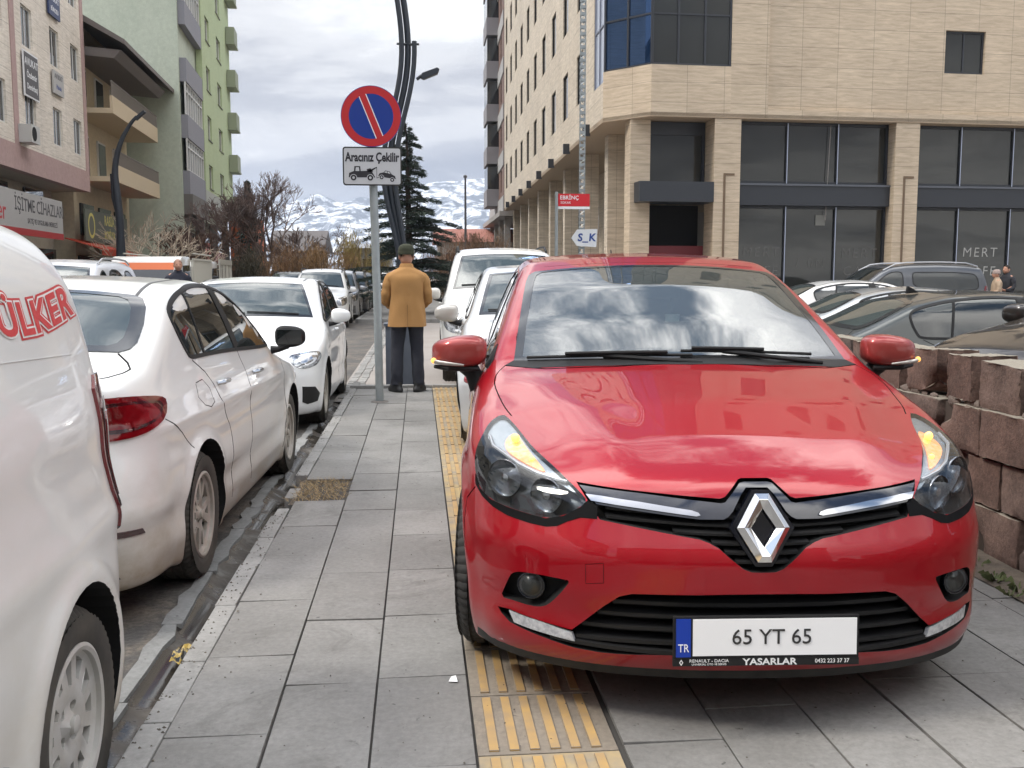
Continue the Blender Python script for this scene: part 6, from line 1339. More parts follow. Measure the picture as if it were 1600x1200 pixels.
def trav(name, c0, c1, w, h, offs=(0, 0)):
    def f(t, b):
        tc = nd(t, 'TexCoord').outputs['Object']; s = nd(t, 'SeparateXYZ'); t.links.new(tc, s.inputs[0]); cb = nd(t, 'CombineXYZ'); t.links.new(s.outputs[0], cb.inputs[0]); t.links.new(s.outputs[2], cb.inputs[1])
        mp = nd(t, 'Mapping'); mp.inputs['Location'].default_value = (offs[0], offs[1], 0); t.links.new(cb.outputs[0], mp.inputs[0])
        br = nd(t, 'TexBrick', offset=0.0, squash=1.0); br.inputs['Scale'].default_value = 1.0; br.inputs['Brick Width'].default_value = w; br.inputs['Row Height'].default_value = h; br.inputs['Mortar Size'].default_value = 0.007; br.inputs['Mortar Smooth'].default_value = 0.3; br.inputs['Bias'].default_value = 0.0
        br.inputs['Color1'].default_value = (*c0, 1); br.inputs['Color2'].default_value = (*c1, 1); br.inputs['Mortar'].default_value = tuple(x*0.5 for x in c0)+(1,); t.links.new(mp.outputs[0], br.inputs['Vector'])
        m2 = nd(t, 'Mapping'); m2.inputs['Scale'].default_value = (0.8, 0.8, 7.0); t.links.new(tc, m2.inputs[0]); n = noisen(t, m2.outputs[0], 2.2, 8, 0.65, 0.5); n2 = noisen(t, tc, 0.3, 4, 0.5)
        c = mixn(t, 1.0, br.outputs['Color'], rampn(t, n, [(0.3, (0.72, 0.70, 0.66)), (0.7, (1.14, 1.14, 1.14))]), 'MULTIPLY'); c = mixn(t, 1.0, c, rampn(t, n2, [(0.3, (0.88,)*3), (0.7, (1.08,)*3)]), 'MULTIPLY'); t.links.new(c, b.inputs['Base Color']); b.inputs['Roughness'].default_value = 0.6
    return node_mat(name, f)
def stain_wall(name, c0, c1, rough=0.85, sc=0.35):
    def f(t, b):
        tc = nd(t, 'TexCoord').outputs['Object']; m2 = nd(t, 'Mapping'); m2.inputs['Scale'].default_value = (1, 1, 0.45); t.links.new(tc, m2.inputs[0]); n = noisen(t, m2.outputs[0], sc, 9, 0.65, 0.6); n2 = noisen(t, tc, 6, 6, 0.7)
        c = rampn(t, n, [(0.3, c0), (0.68, c1)]); c = mixn(t, 1.0, c, rampn(t, n2, [(0.3, (0.88,)*3), (0.7, (1.08,)*3)]), 'MULTIPLY'); t.links.new(c, b.inputs['Base Color']); b.inputs['Roughness'].default_value = rough
    return node_mat(name, f)
def stone_building():
    TV = trav('travertine_front', (0.60, 0.495, 0.37), (0.55, 0.45, 0.335), 1.08, 0.545, (0.05, 0.27)); TS = trav('travertine_side', (0.64, 0.56, 0.45), (0.60, 0.52, 0.415), 1.1, 0.6)
    r = empty('office_building', (6.44, 27.59, -0.1), math.atan2(0.68, 11.32), 'beige stone clad corner building with black window slots and blue glass corner bay', 'building'); H = 26.0; z5 = 5.9; Dp = 14.0
    inv = Matrix.Rotation(-math.atan2(0.68, 11.32), 3, 'Z'); T_ = lambda x, y: tuple((inv @ Vector((x-6.44, y-27.59, 0)))[:2])
    p1, p2, p3, p0 = T_(5.31, 30.32), T_(5.32, 28.83), (0, 0), T_(5.72, 66.5)
    # upper walls
    facade(r, 'front_wall', (3.4, 0.12), (30, 0.12), 6.15, H, [(8.8-3.4, 10.06-3.4, 7.32, 8.53)]+[(s, s+1.3, z, z+1.3) for z in (10.6, 13.7, 16.8, 19.9, 23.0) for s in (1.0, 5.4, 10.0, 14.5, 19.0, 23.5)]+[(s, s+1.3, 7.32, 8.53) for s in (14.5, 19.0)], TV, 0.25)
    facade(r, 'front_wall', (2.3, 0.0), (3.4, 0.0), z5, H, [], TV, 0.37); facade(r, 'front_band', (3.4, 0.0), (30, 0.0), z5, 6.15, [], TV, 0.37)
    fw = [o for o in r.children if o.name.startswith('front_wall')][0]
    window(fw, 5.4, 6.66, 7.32, 8.53, 0.12, DFR, PANEG, 2)
    for z in (10.6, 13.7): 
        for s in (1.0, 5.4, 10.0): window(fw, s, s+1.3, z, z+1.3, 0.12, DFR, PANEG, 2)
    facade(r, 'corner_band', p2, p3, z5, 7.28, [], TV, 0.3); facade(r, 'corner_band', p3, (2.3, 0), z5, 7.28, [], TV, 0.3); facade(r, 'corner_band', p1, p2, z5, 7.0, [], TS, 0.3)
    Ls = (Vector(p0)-Vector(p1)).length; wins = []
    # side wall is seen from the street: left end is the far one
    def sh(s): return Ls-s
    for j in range(6):
        for k in range(10):
            s = 2.2+3.5*k; wins.append((sh(s+1.35), sh(s), 7.15+3.0*j, 8.75+3.0*j))
    sw = facade(r, 'side_wall', p0, p1, z5, H, wins, TS, 0.30)
    for w_ in wins: window(sw, *w_, 0.07, VOID, PANE, 1, fw=0.05)
    # glass bays above the band: side facet, chamfer, front
    def bay(a, b, n, mt, fr, name):
        a3, b3 = Vector((*a, 0)), Vector((*b, 0)); L = (b3-a3).length; rz = math.atan2((b3-a3).y, (b3-a3).x); mb = MB(); mb.box(0.0, L, 0.06, 0.09, 7.28 if name != 'side' else 7.0, H); o = mb.build('glass_bay', mt, r); o.location = a3; o.rotation_euler = (0, 0, rz); f = MB(); zb = 7.28 if name != 'side' else 7.0
        for i in range(n+1): x = min(max(L*i/n, 0.03), L-0.03); f.box(x-0.03, x+0.03, 0.02, 0.075, zb, H-0.01)
        for z in [zb+0.03]+[8.65+1.55*k for k in range(11)]: f.box(0.06, L-0.06, 0.03, 0.07, z-0.025, z+0.025)
        f.build('bay_frame', fr, o)
    bay(p1, p2, 2, mat('pale_panel', (0.42, 0.46, 0.55), 0.25, coat=0.5), LFR, 'side'); bay(p2, p3, 2, PANEB, DFR, 'c'); bay(p3, (2.3, 0), 3, PANEG, DFR, 'f')
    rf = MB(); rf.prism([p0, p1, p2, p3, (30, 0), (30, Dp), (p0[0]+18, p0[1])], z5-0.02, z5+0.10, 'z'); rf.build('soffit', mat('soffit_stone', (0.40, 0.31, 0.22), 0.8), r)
    rf = MB(); rf.prism([p0, p1, p2, p3, (30, 0), (30, Dp), (p0[0]+18, p0[1])], H-0.1, H+0.3, 'z'); rf.build('roof', TS, r)
    # ground floor front: pillars, beams, glazing
    def pillar(a, b, y0, y1): 
        q = MB(); q.box(a, b, y0, y1, 0, z5-0.03); q.V = [(x-a, y-y0, z) for x, y, z in q.V]; o = q.build('pillar', TV, r); o.location = (a, y0, 0)
        if b-a < 0.9 and a > 0:
            n = MB(); n.box(0.28, 0.34, -0.02, -0.003, 0.0, 4.3); n.box(0.28, 0.60, -0.02, -0.003, 4.3, 4.36); n.build('pillar_groove', mat('groove_brown', (0.16, 0.11, 0.07), 0.8), o)
    xs = [(1.87, 2.64), (7.33, 8.07), (12.85, 13.6), (18.4, 19.2), (24.0, 24.8)]
    for a, b in xs: pillar(a, b, 0.03, 0.8)
    pillar(-0.42, 0.16, 0.55, 1.15)
    def glazing(a, b, ms, nm='shop_window'):
        for z0, z1 in ((0.02, 3.5), (4.12, z5-0.03)):
            g = MB(); g.box(a, b, 0.50, 0.53, z0, z1); o = g.build(nm, PANEG, r); f = MB()
            for m_ in [a+0.04]+ms+[b-0.04]: f.box(m_-0.035, m_+0.035, 0.44, 0.499, z0, z1)
            for z in (z0+0.04, z1-0.04): f.box(a+0.08, b-0.08, 0.455, 0.497, z-0.04, z+0.04)
            f.build('mullions', DFR, o); e = MB()
            for m_ in ms: e.box(m_-0.012, m_+0.012, 0.425, 0.438, z0+0.02, z1-0.02)
            if ms: e.build('mullion_edge', mat('mullion_bright', (0.45, 0.50, 0.62), 0.3, 0.6), o)
        g = MB(); g.box(a, b, 0.25, 0.6, 3.502, 4.118); g.box(a, b, 0.22, 0.249, 4.06, 4.116, 1); g.build('beam', [DFR, mat('beam_cap', (0.10, 0.11, 0.13), 0.4)], r)
    glazing(2.64, 7.33, [4.21, 5.76]); glazing(8.07, 12.85, [9.65, 11.35]); glazing(13.6, 18.4, [15.2, 16.8]); glazing(19.2, 24.0, [20.8, 22.4])
    g = MB(); g.box(0.16, 1.87, 0.9, 0.93, 4.12, 5.6); o = g.build('shop_window', PANEG, r); g = MB(); g.box(0.16, 0.24, 0.84, 0.899, 4.12, 5.86); g.box(1.79, 1.87, 0.84, 0.899, 4.12, 5.86); g.box(0.24, 1.79, 0.84, 0.899, 5.5, 5.86); g.build('mullions', DFR, o)
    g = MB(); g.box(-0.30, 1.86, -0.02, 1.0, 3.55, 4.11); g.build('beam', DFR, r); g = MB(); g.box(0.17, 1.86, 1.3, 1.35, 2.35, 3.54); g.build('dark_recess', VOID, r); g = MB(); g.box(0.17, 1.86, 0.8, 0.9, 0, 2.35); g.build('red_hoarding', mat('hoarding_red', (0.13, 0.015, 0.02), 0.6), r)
    # brush lettering on the glass
    bw = mat('brush_white', (0.42, 0.42, 0.40), 0.7)
    for s, z, tx in ((10.45, 2.18, 'MERT'), (10.45, 1.62, 'CAFE'), (6.55, 2.14, 'MERT'), (6.6, 1.62, 'CAFE'), (3.5, 2.16, 'MERT'), (3.5, 1.62, 'CAFE'), (5.0, 1.85, '1 0N')):
        g = MB(); add_text(g, tx, 0.40, frame((s, 0.492, z), (1, 0, 0), (0, 0, 1)), 0, depth=0.001, offset=-0.004 if tx != '1 0N' else -0.012, spacing=1.25, shear=0.06); g.build('window_lettering', bw if s == 10.45 else mat('brush_faint', (0.12, 0.12, 0.115), 0.8), r)
    g = MB(); g.box(5.15, 5.45, 0.47, 0.49, 2.95, 3.25); g.build('paper_notice', mat('faded_notice', (0.20, 0.20, 0.18), 0.8), r); g = MB(); g.tube([(5.5, 0.40, 5.8), (5.42, 0.40, 3.1)], 0.012, 5); g.build('loose_cable', mat('cable_grey', (0.3, 0.28, 0.26), 0.7), r)
    # recessed ground floor along the side street
    din = Vector(p0)-Vector(p1); din.normalize(); nin = Vector((-din.y, din.x)); nin = -nin if nin.x < 0 else nin
    q0 = Vector(p0)+nin*2.4; q1 = Vector(p1)+nin*2.4; L2 = (q0-q1).length; hs = [(L2-3.0-5.0*k-3.2, L2-3.0-5.0*k, 0.4, 4.6) for k in range(7)]
    gf = facade(r, 'side_ground_wall', q0, q1, 0, z5-0.03, hs, TS, 0.3)
    for h_ in hs: window(gf, *h_, 0.2, DFR, PANE, 2, 2, fw=0.09, name='shop_window')
    facade(r, 'corner_return', q1, (-0.40, 1.2), 0, z5-0.03, [], TV, 0.3)
    for k in range(8):
        c = Vector(p1)+din*(1.2+5.0*k)+nin*0.9; g = MB(); g.box(-0.28, 0.28, -0.3, 0.3, 0, z5-0.03); o = g.build('pillar', TS, r); o.location = (c.x, c.y, 0); o.rotation_euler = (0, 0, math.atan2(din.y, din.x)+math.pi/2)
    for k in range(8):
        c = Vector(p1)+din*(0.8+4.5*k)+nin*(-0.10); g = MB(); g.box(-0.12, 0.12, -0.10, 0.02, 0, 0.35); o = g.build('wall_lamp', DFR, r); o.location = (c.x, c.y, z5-0.1); o.rotation_euler = (0, 0, math.atan2(din.y, din.x)-math.pi/2)
    b = MB(); b.prism([p0, (p0[0]+9, p0[1]), (29.9, Dp-0.1), (29.9, 0.9), (1.0, 1.6), (q1.x+0.4, q1.y+0.4)], 0.0, 0.05, 'z'); b.build('floor_slab', DFR, r)
    # far neighbour in brown brick with bays
    BR = trav('brown_brick', (0.22, 0.13, 0.10), (0.19, 0.11, 0.085), 0.5, 0.2); r2 = empty('apartment_block', (5.72, 66.6, -0.1), 0, 'brown brick apartment block with pale bands at the far end of the stone building', 'building')
    hs = [(17-2-3.2*k-1.2, 17-2-3.2*k, 7.3+3*j, 8.8+3*j) for j in range(6) for k in range(5)]; w = facade(r2, 'side_wall', (0.3, 17.5), (0.0, 0.3), 5.9, 26, hs, BR, 0.3)
    for i, h_ in enumerate(hs): window(w, *h_, 0.2, WPVC if i % 3 == 0 else DFR, PANE, 1)
    for j in range(7): 
        g = MB(); g.box(0.0, 17.2, -0.06, -0.003, 5.9+3*j, 6.9+3*j); o = g.build('pale_band', mat('band_grey', (0.38, 0.37, 0.36), 0.8), w)
    for j in range(7):
        g = MB(); g.box(-0.75, 0.3, 6, 9.5, 6.6+3*j, 7.8+3*j); g.box(-0.70, 0.25, 6.1, 9.4, 7.801+3*j, 9.4+3*j, 1); g.build('balcony', [mat('balcony_grey', (0.25, 0.24, 0.25), 0.8), PANE], r2)
    g = MB(); g.box(0.31, 16, 0.4, 17.5, 5.6, 26.2); g.box(2.6, 16, 0.4, 17.5, 0, 5.6); g.box(-0.3, 2.5, 0.3, 17.5, 5.55, 5.88); g.build('rear_wall', mat('render_grey', (0.32, 0.30, 0.28), 0.85), r2)
    g = MB(); g.box(2.2, 2.5, 2, 8, 0.5, 3.6); g.build('shop_sign', mat('sign_brown', (0.25, 0.14, 0.10), 0.7), r2); g = MB()
    for k in range(4): g = MB(); g.box(0.1, 0.5, 1+4.5*k, 1.4+4.5*k, 0, 5.5); g.build('pillar', mat('render_grey', (0.32, 0.30, 0.28), 0.85), r2)
def left_buildings():
    CR = trav('cream_cladding', (0.76, 0.70, 0.63), (0.73, 0.67, 0.60), 1.6, 0.75); PK = stain_wall('pink_granite', (0.42, 0.29, 0.28), (0.48, 0.34, 0.32)); SH = stain_wall('shop_wall', (0.36, 0.31, 0.25), (0.42, 0.37, 0.30))
    th = math.atan2(1.0, -0.058)      # facade direction seen from the road: left end is the near one
    r = empty('cream_building', (-13.94, 44.46, -0.1), th, 'cream clad building with pink band and lawyer signs at the left edge', 'building'); H = 16.5
    # local x runs away from the camera, 0 = far corner
    hs = [(x, x+1.15, z, z+1.4) for z in (6.45, 9.4, 12.35) for x in (-14.0, -11.0, -7.95, -4.75, -2.0)]
    w = facade(r, 'front_wall', (-19, 0), (-0.45, 0), 5.9, H, [(x+19, b+19, c, e) for x, b, c, e in hs], CR, 0.35)
    for x, b, c, e in hs: window(w, x+19, b+19, c, e, 0.10, WPVC, PANE2 if (int(x*7+c) % 3 == 0) else PANE, 2)
    g = MB(); g.box(-19, 0, -0.03, 0.3, 5.05, 5.898); g.box(-0.448, 0.0, -0.03, 0.3, 5.9, H); g.build('pink_band', PK, r); g = MB(); g.box(-9.2, -8.75, -0.035, -0.003, 5.9, H); g.build('pink_pilaster', PK, r)
    g = MB(); g.box(-19, -0.002, 0.301, 10, 5.06, H-0.01); g.build('rear_wall', stain_wall('side_render', (0.42, 0.37, 0.31), (0.48, 0.43, 0.36)), r); g = MB(); g.box(-19, 0.05, -0.3, 10.2, H, H+0.25); g.build('roof', PK, r)
    g = MB(); g.box(-19, -0.5, 1.4, 10, 0, 5.04); g.box(-19, -18.5, 0.1, 1.4, 0, 5.04); g.build('ground_floor_wall', SH, r)
    g = MB(); 
    for x in (-13.5, -8.3, -4.2): g.box(x, x+2.2, 1.30, 1.395, 3.4, 4.9)
    g.build('shop_glazing', PANE, r); g = MB()
    for x in (-12.5, -7.0, -3.8): g.box(x, x+3.0, 1.25, 1.395, 0.1, 2.6)
    g.build('shop_glazing', PANEG, r)
    g = MB(); g.box(-8.9, -8.0, -0.45, -0.04, 6.0, 6.6); g.lathe([(0.24, -0.462), (0.24, -0.45)], 20, 'y', (-8.6, 0, 6.3), 1); o = g.build('air_conditioner', [mat('ac_white', (0.5, 0.5, 0.48), 0.5), VOID], None); o.matrix_world = r.matrix_world
    o.location = r.location; o.rotation_euler = r.rotation_euler; tag(o, 'white air conditioner box fixed under the lower window of the cream building', 'air conditioner')
    wh = mat('sign_white', (0.75, 0.76, 0.78), 0.4)
    def board(x0, x1, z0, z1, y, mts, lines, name, label, border=None):
        g = MB(); g.box(x0, x1, y-0.06, y, z0, z1, 0)
        if border: g.box(x0-0.06, x1+0.06, y-0.05, y-0.004, z0-0.06, z1+0.06, 1)
        o = g.build(name, mts, None); o.location = r.location; o.rotation_euler = r.rotation_euler; tag(o, label, 'sign')
        for tx, sz, cx, cz, mt in lines: 
            t = MB(); add_text(t, tx, sz, frame((cx, y-0.062, cz), (1, 0, 0), (0, 0, 1)), 0, depth=0.002, offset=0.004); t.build('sign_lettering', mt, o)
    gr_ = mat('board_dark', (0.07, 0.065, 0.07), 0.5)
    bg_ = mat('board_grey', (0.42, 0.41, 0.40), 0.5); rd = mat('sign_red', (0.42, 0.018, 0.022), 0.4)
    board(-8.15, -6.7, 7.72, 9.15, -0.05, [gr_, wh], [('AVUKAT', 0.36, -7.42, 8.85, wh), ('Özdemir', 0.30, -7.42, 8.42, wh), ('Demirbaş', 0.28, -7.42, 8.02, wh)], 'lawyer_board', 'dark framed lawyer sign between two windows of the cream building', True)
    board(-4.85, -3.55, 8.35, 9.2, -0.05, [bg_, wh], [('AVUKAT', 0.26, -4.2, 9.0, gr_), ('Hukuk', 0.24, -4.2, 8.62, mat('sign_blue', (0.004, 0.03, 0.22), 0.4))], 'lawyer_banner', 'small white banner below a middle window of the cream building')
    board(-5.0, -3.6, 11.2, 12.1, -0.05, [mat('banner_blue', (0.03, 0.05, 0.14), 0.5), wh], [('AVUKAT', 0.30, -4.3, 11.85, wh), ('BÜROSU', 0.24, -4.3, 11.45, wh)], 'blue_banner', 'dark blue and white banner high on the cream building')
    board(-13.0, -4.9, 2.85, 4.3, -0.15, [bg_, rd], [('İŞİTME CİHAZLARI', 0.62, -7.5, 3.85, gr_), ('SATIŞ VE UYGULAMA MERKEZİ', 0.24, -7.3, 3.35, gr_), ('rler', 0.85, -11.7, 3.55, mat('sign_red2', (0.5, 0.02, 0.03), 0.4))], 'shop_signboard', 'long white and red shop signboard at the left edge')
    o = bpy.data.objects['shop_signboard']; g = MB(); g.box(-13, -4.9, -0.22, -0.211, 2.85, 3.08); g.build('red_stripe', rd, o)
    # balcony building
    YC = stain_wall('yellow_render', (0.54, 0.46, 0.33), (0.62, 0.54, 0.40)); r = empty('balcony_building', (-13.95, 44.9, -0.1), th, 'low tan house with railed balconies and wide eaves between the cream and green buildings', 'building')
    L = 10.5; g = MB(); g.box(0, L, 0.8, 10, 0, 12.6); wl = g.build('wall', YC, r)
    for j, z in enumerate((5.6, 8.5)):
        g = MB(); g.box(0.3, L-0.5, -0.9, 0.8, z, z+0.22); g.box(0.3, L-0.5, -0.9, -0.78, z+0.22, z+0.75); g.build('balcony', mat('balcony_cream', (0.56, 0.46, 0.32), 0.8), r)
        g = MB(); 
        for k in range(60): x = 0.35+k*(L-0.9)/59; g.tube([(x, -0.86, z+0.75), (x, -0.86, z+1.35)], 0.022, 4)
        g.tube([(0.3, -0.86, z+1.36), (L-0.5, -0.86, z+1.36)], 0.035, 6); g.build('railing', mat('rail_grey', (0.20, 0.18, 0.16), 0.6), r)
        for x in (1.2, 4.2, 7.2): g = MB(); g.box(x, x+1.4, 0.72, 0.797, z+0.25, z+2.2); g.box(x+0.08, x+1.32, 0.70, 0.718, z+0.33, z+2.1, 1); g.build('window', [WPVC, PANE], r)
    g = MB(); g.prism([(-1.6, 11.3), (0.8, 12.6), (10, 12.6), (10, 12.9), (0.8, 12.9), (-1.6, 11.5)], -0.2, L+0.8, 'x'); g.prism([(-1.1, 10.75), (0.8, 10.9), (0.8, 11.25), (-1.4, 11.1)], 0.0, L-0.8, 'x'); g.build('roof', mat('eaves_brown', (0.17, 0.15, 0.14), 0.8), r)
    g = MB(); 
    for x in (0.8, 4.0, 7.0): g.box(x, x+2.2, 0.72, 0.797, 3.3, 4.7)
    g.build('shop_glazing', PANE, r); g = MB(); g.box(0.2, 3.2, 0.7, 0.797, 0.1, 2.4); g.box(4.0, 8.5, 0.7, 0.797, 0.1, 2.4); g.build('shop_glazing', PANEG, r)
    def awn(x0, x1, z, label):
        g = MB(); g.prism([(0.79, z+0.45), (-0.7, z), (-0.7, z-0.28), (-0.66, z-0.28), (-0.66, z-0.04), (0.79, z+0.40)], x0, x1, 'x'); o = g.build('awning', mat('awning_red', (0.42, 0.05, 0.02), 0.7), None); o.location = r.location; o.rotation_euler = r.rotation_euler; tag(o, label, 'awning')
    awn(-1.6, 2.6, 2.65, 'dark red shop awning under the green butcher sign side, nearer to the camera'); awn(3.2, 9.4, 2.45, 'orange red shop awning beside the curved lamp post')
    g = MB(); g.box(-0.8, 6.9, 0.15, 0.22, 3.0, 4.35); o = g.build('green_signboard', mat('board_green', (0.10, 0.115, 0.085), 0.6), None); o.location = r.location; o.rotation_euler = r.rotation_euler; tag(o, 'dark green shop board with yellow lettering above the red awnings', 'sign')
    yl = mat('letter_yellow', (0.55, 0.50, 0.12), 0.5); g = MB(); add_text(g, 'RABİA', 0.62, frame((3.3, 0.146, 4.0), (1, 0, 0), (0, 0, 1)), 0, depth=0.002, offset=0.012); g.build('board_lettering', yl, o); g = MB(); add_text(g, 'MOBİLYA', 0.52, frame((3.3, 0.146, 3.35), (1, 0, 0), (0, 0, 1)), 0, depth=0.002, offset=0.010, sx=0.85); g.build('board_lettering', yl, o)
    g = MB(); g.lathe([(0.55, 0.146), (0.55, 0.14), (0.42, 0.14), (0.42, 0.146)], 28, 'y', (0.15, 0, 3.68), 0, True); g.build('board_roundel', yl, o)
    # green building
    G0 = (-12.38, 56.53); gth = math.atan2(0.9977, -0.0676); r = empty('green_building', (*G0, -0.1), gth, 'tall pale green apartment block with blank side wall and white glazed loggias', 'building'); H = 23.0; zb = 6.03
    GS = stain_wall('pale_green_wall', (0.42, 0.475, 0.39), (0.54, 0.59, 0.49), sc=0.22); GF = stain_wall('lime_green_wall', (0.42, 0.50, 0.29), (0.48, 0.56, 0.34), sc=0.4)
    g = MB(); g.box(0, 20, 0.40, 14, 4.9, H); g.box(-0.25, -0.002, 0.38, 14, 0, H); g.box(0, 19, 1.6, 14, 0, 4.9); g.build('side_wall', GS, r)
    hs = [(x, x+w_, z, z+1.45) for z in (7.0, 10.0, 13.0, 16.0, 19.0) for x, w_ in ((7.7, 1.8), (13.0, 2.2))]
    w = facade(r, 'front_wall', (6.1, 0), (20.5, 0), 6.75, H, [(a-6.1, b-6.1, c, e) for a, b, c, e in hs], GF, 0.36)
    for a, b, c, e in hs: window(w, a-6.1, b-6.1, c, e, 0.14, WPVC, PANE2 if int(a+c) % 2 else PANE, 2, sill=mat('sill_grey', (0.22, 0.23, 0.18), 0.8))
    GY = mat('spandrel_grey', (0.25, 0.25, 0.28), 0.8); g = MB()
    for j in range(6): g.box(0.02, 6.08, 0.02, 0.38, 6.7+3*j-0.7, 6.7+3*j+0.55)
    g.build('spandrel', GY, r); g = MB(); g.box(5.95, 20.5, -0.02, 0.38, 5.6, 6.74); g.build('base_band', mat('band_pale', (0.40, 0.41, 0.38), 0.8), r)
    for j in range(6):
        z0, z1 = 7.255+3*j, 8.995+3*j
        if j == 2: 
            g = MB(); g.box(0.1, 5.9, 1.6, 1.7, z0, z1); g.build('loggia_back', YC, r); continue
        g = MB(); 
        for x in np.linspace(0.05, 6.0, 8): g.box(x-0.04, x+0.04, 0.08, 0.16, z0, z1)
        for z in (z0+0.04, z1-0.04, z1-0.45): g.box(0.09, 5.96, 0.09, 0.15, z-0.04, z+0.04)
        f = g.build('loggia_window', WPVC, r); g = MB(); g.box(0.05, 6.0, 0.17, 0.18, z0, z1); g.build('pane', PANE2, f)
    for j in range(6): g = MB(); g.box(18.4, 20.4, -0.62, -0.03, 6.2+3*j, 7.3+3*j); g.box(18.3, 20.5, -0.66, -0.03, 6.08+3*j, 6.199+3*j); g.build('balcony', mat('balcony_green', (0.30, 0.33, 0.24), 0.8), r)
    g = MB(); g.box(-0.3, 20.7, -0.25, 14, H, H+0.3); g.build('roof', GY, r); g = MB(); g.box(0.2, 18, 1.5, 1.595, 0.2, 4.3); g.build('shop_glazing', PANEG, r)
    g = MB(); 
    for x in (0.3, 6.0, 12, 18.5): g = MB(); g.box(x, x+0.5, 0.2, 0.7, 0, 4.89); g.build('pillar', mat('arcade_grey', (0.15, 0.14, 0.13), 0.8), r)
    g = MB(); g.box(0, 6.1, -0.1, 0.39, 4.9, 5.99); g.build('fascia', mat('arcade_grey', (0.15, 0.14, 0.13), 0.8), r)
    g = MB(); g.box(1.6, 3.4, -0.5, -0.44, 0.9, 3.4); o = g.build('shop_banner', mat('banner_salmon', (0.50, 0.13, 0.12), 0.7), None); o.location = r.location; o.rotation_euler = r.rotation_euler; tag(o, 'salmon red hanging banner at the foot of the green building', 'banner')
    g = MB(); g.box(6.2, 11.5, -0.35, -0.29, 1.6, 3.0); o = g.build('shop_signboard', mat('board_pale_red', (0.50, 0.30, 0.29), 0.7), None); o.location = r.location; o.rotation_euler = r.rotation_euler; tag(o, 'pale red and white shop board right of the salmon banner', 'sign'); t = MB(); add_text(t, 'MARKET', 0.8, frame((8.8, -0.352, 2.3), (1, 0, 0), (0, 0, 1)), 0, depth=0.002); t.build('board_lettering', rd, o)
    # far houses
    def house(name, x0, x1, y, d, h, wm, rm, label, rh=1.2):
        r = empty(name, ((x0+x1)/2, y, -0.2), 0, label, 'house'); w = (x1-x0)/2; hs = [(w*2*k/4+0.5, w*2*k/4+1.3, h-1.9, h-0.8) for k in range(4) if w*2*k/4+1.5 < 2*w]
        f = facade(r, 'front_wall', (-w, 0), (w, 0), 0, h, hs, wm, 0.25)
        for q in hs: window(f, *q, 0.12, WPVC, PANE, 2)
        g = MB(); g.box(-w, w, 0.251, d, 0, h); g.build('wall', wm, r); g = MB(); g.prism([(-0.4, h), (d+0.4, h), (d/2, h+rh)], -w-0.4, w+0.4, 'x'); g.build('roof', rm, r)
    RT = mat('red_tiles', (0.28, 0.10, 0.075), 0.85, noise=(2, 0.6, (0.36, 0.17, 0.13)))
    house('red_roof_house', 1.6, 8.0, 78, 8, 4.3, mat('house_cream', (0.5, 0.47, 0.42), 0.8), RT, 'low pale house with red tiled roof beyond the cedar'); house('grey_roof_house', -6.2, -2.3, 85, 7, 4.0, mat('house_grey', (0.36, 0.36, 0.36), 0.8), mat('metal_roof', (0.25, 0.26, 0.28), 0.6), 'low grey house with flat pitched roof beyond the golden shrubs', 0.5)
    house('gabled_house', -11.5, -7.8, 80, 8, 3.6, mat('house_cream', (0.5, 0.47, 0.42), 0.8), mat('dark_roof', (0.12, 0.11, 0.11), 0.8), 'dark roofed house behind the bare tree', 1.8)
    g = MB(); g.box(-13.9, -12.0, 76, 80, -0.2, 5.7); g.prism([(76-0.2, 5.7), (80.2, 5.7), (78, 6.2)], -14.1, -11.8, 'x', 1); tag(g.build('orange_shed', [mat('orange_sheet', (0.50, 0.13, 0.05), 0.7), mat('metal_roof', (0.25, 0.26, 0.28), 0.6)]), 'orange clad shed behind the bare tree', 'shed')
def plain_block(name, loc, rz, w, d, h, label, c0, c1):
    r = empty(name, (*loc, -0.1), rz, label, 'building'); m = stain_wall(name+'_wall', c0, c1); hs = [(1.5+4.0*k, 3.3+4.0*k, 3.9+3*j, 5.4+3*j) for j in range(int((h-3.5)/3)) for k in range(int((w-2)/4))]
    f = facade(r, 'front_wall', (0, 0), (w, 0), 0, h, hs+[(1.0+5*k, 5.2+5*k, 0.3, 2.9) for k in range(int((w-2)/5))], m, 0.25)
    for q in hs: window(f, *q, 0.15, WPVC, PANE, 2)
    for k in range(int((w-2)/5)): window(f, 1.0+5*k, 5.2+5*k, 0.3, 2.9, 0.15, DFR, PANEG, 3, name='shop_window')
    g = MB(); g.box(0, w, 0.251, d, 0, h); g.build('rear_wall', m, r); g = MB(); g.box(-0.3, w+0.3, -0.3, d+0.3, h, h+0.3); g.build('roof', PK_, r)
PK_ = mat('roof_grey', (0.2, 0.2, 0.2), 0.8)
def unseen_blocks():  # blocks out of view, added for the reflections in paint and glass
    a = math.radians(90)
    plain_block('apartment_block', (-17.2, 2), a, 22, 12, 14, 'unseen beige apartment block on the left side of the road, added for reflections', (0.40, 0.36, 0.30), (0.46, 0.42, 0.35))
    plain_block('apartment_block', (-17.0, -24), a, 24, 12, 17, 'unseen grey apartment block on the left behind the camera, added for reflections', (0.30, 0.30, 0.31), (0.36, 0.36, 0.36))
    plain_block('apartment_block', (16, -24), math.pi, 30, 12, 16, 'unseen brown apartment block across the street behind the camera, added for reflections', (0.34, 0.25, 0.19), (0.40, 0.30, 0.23))
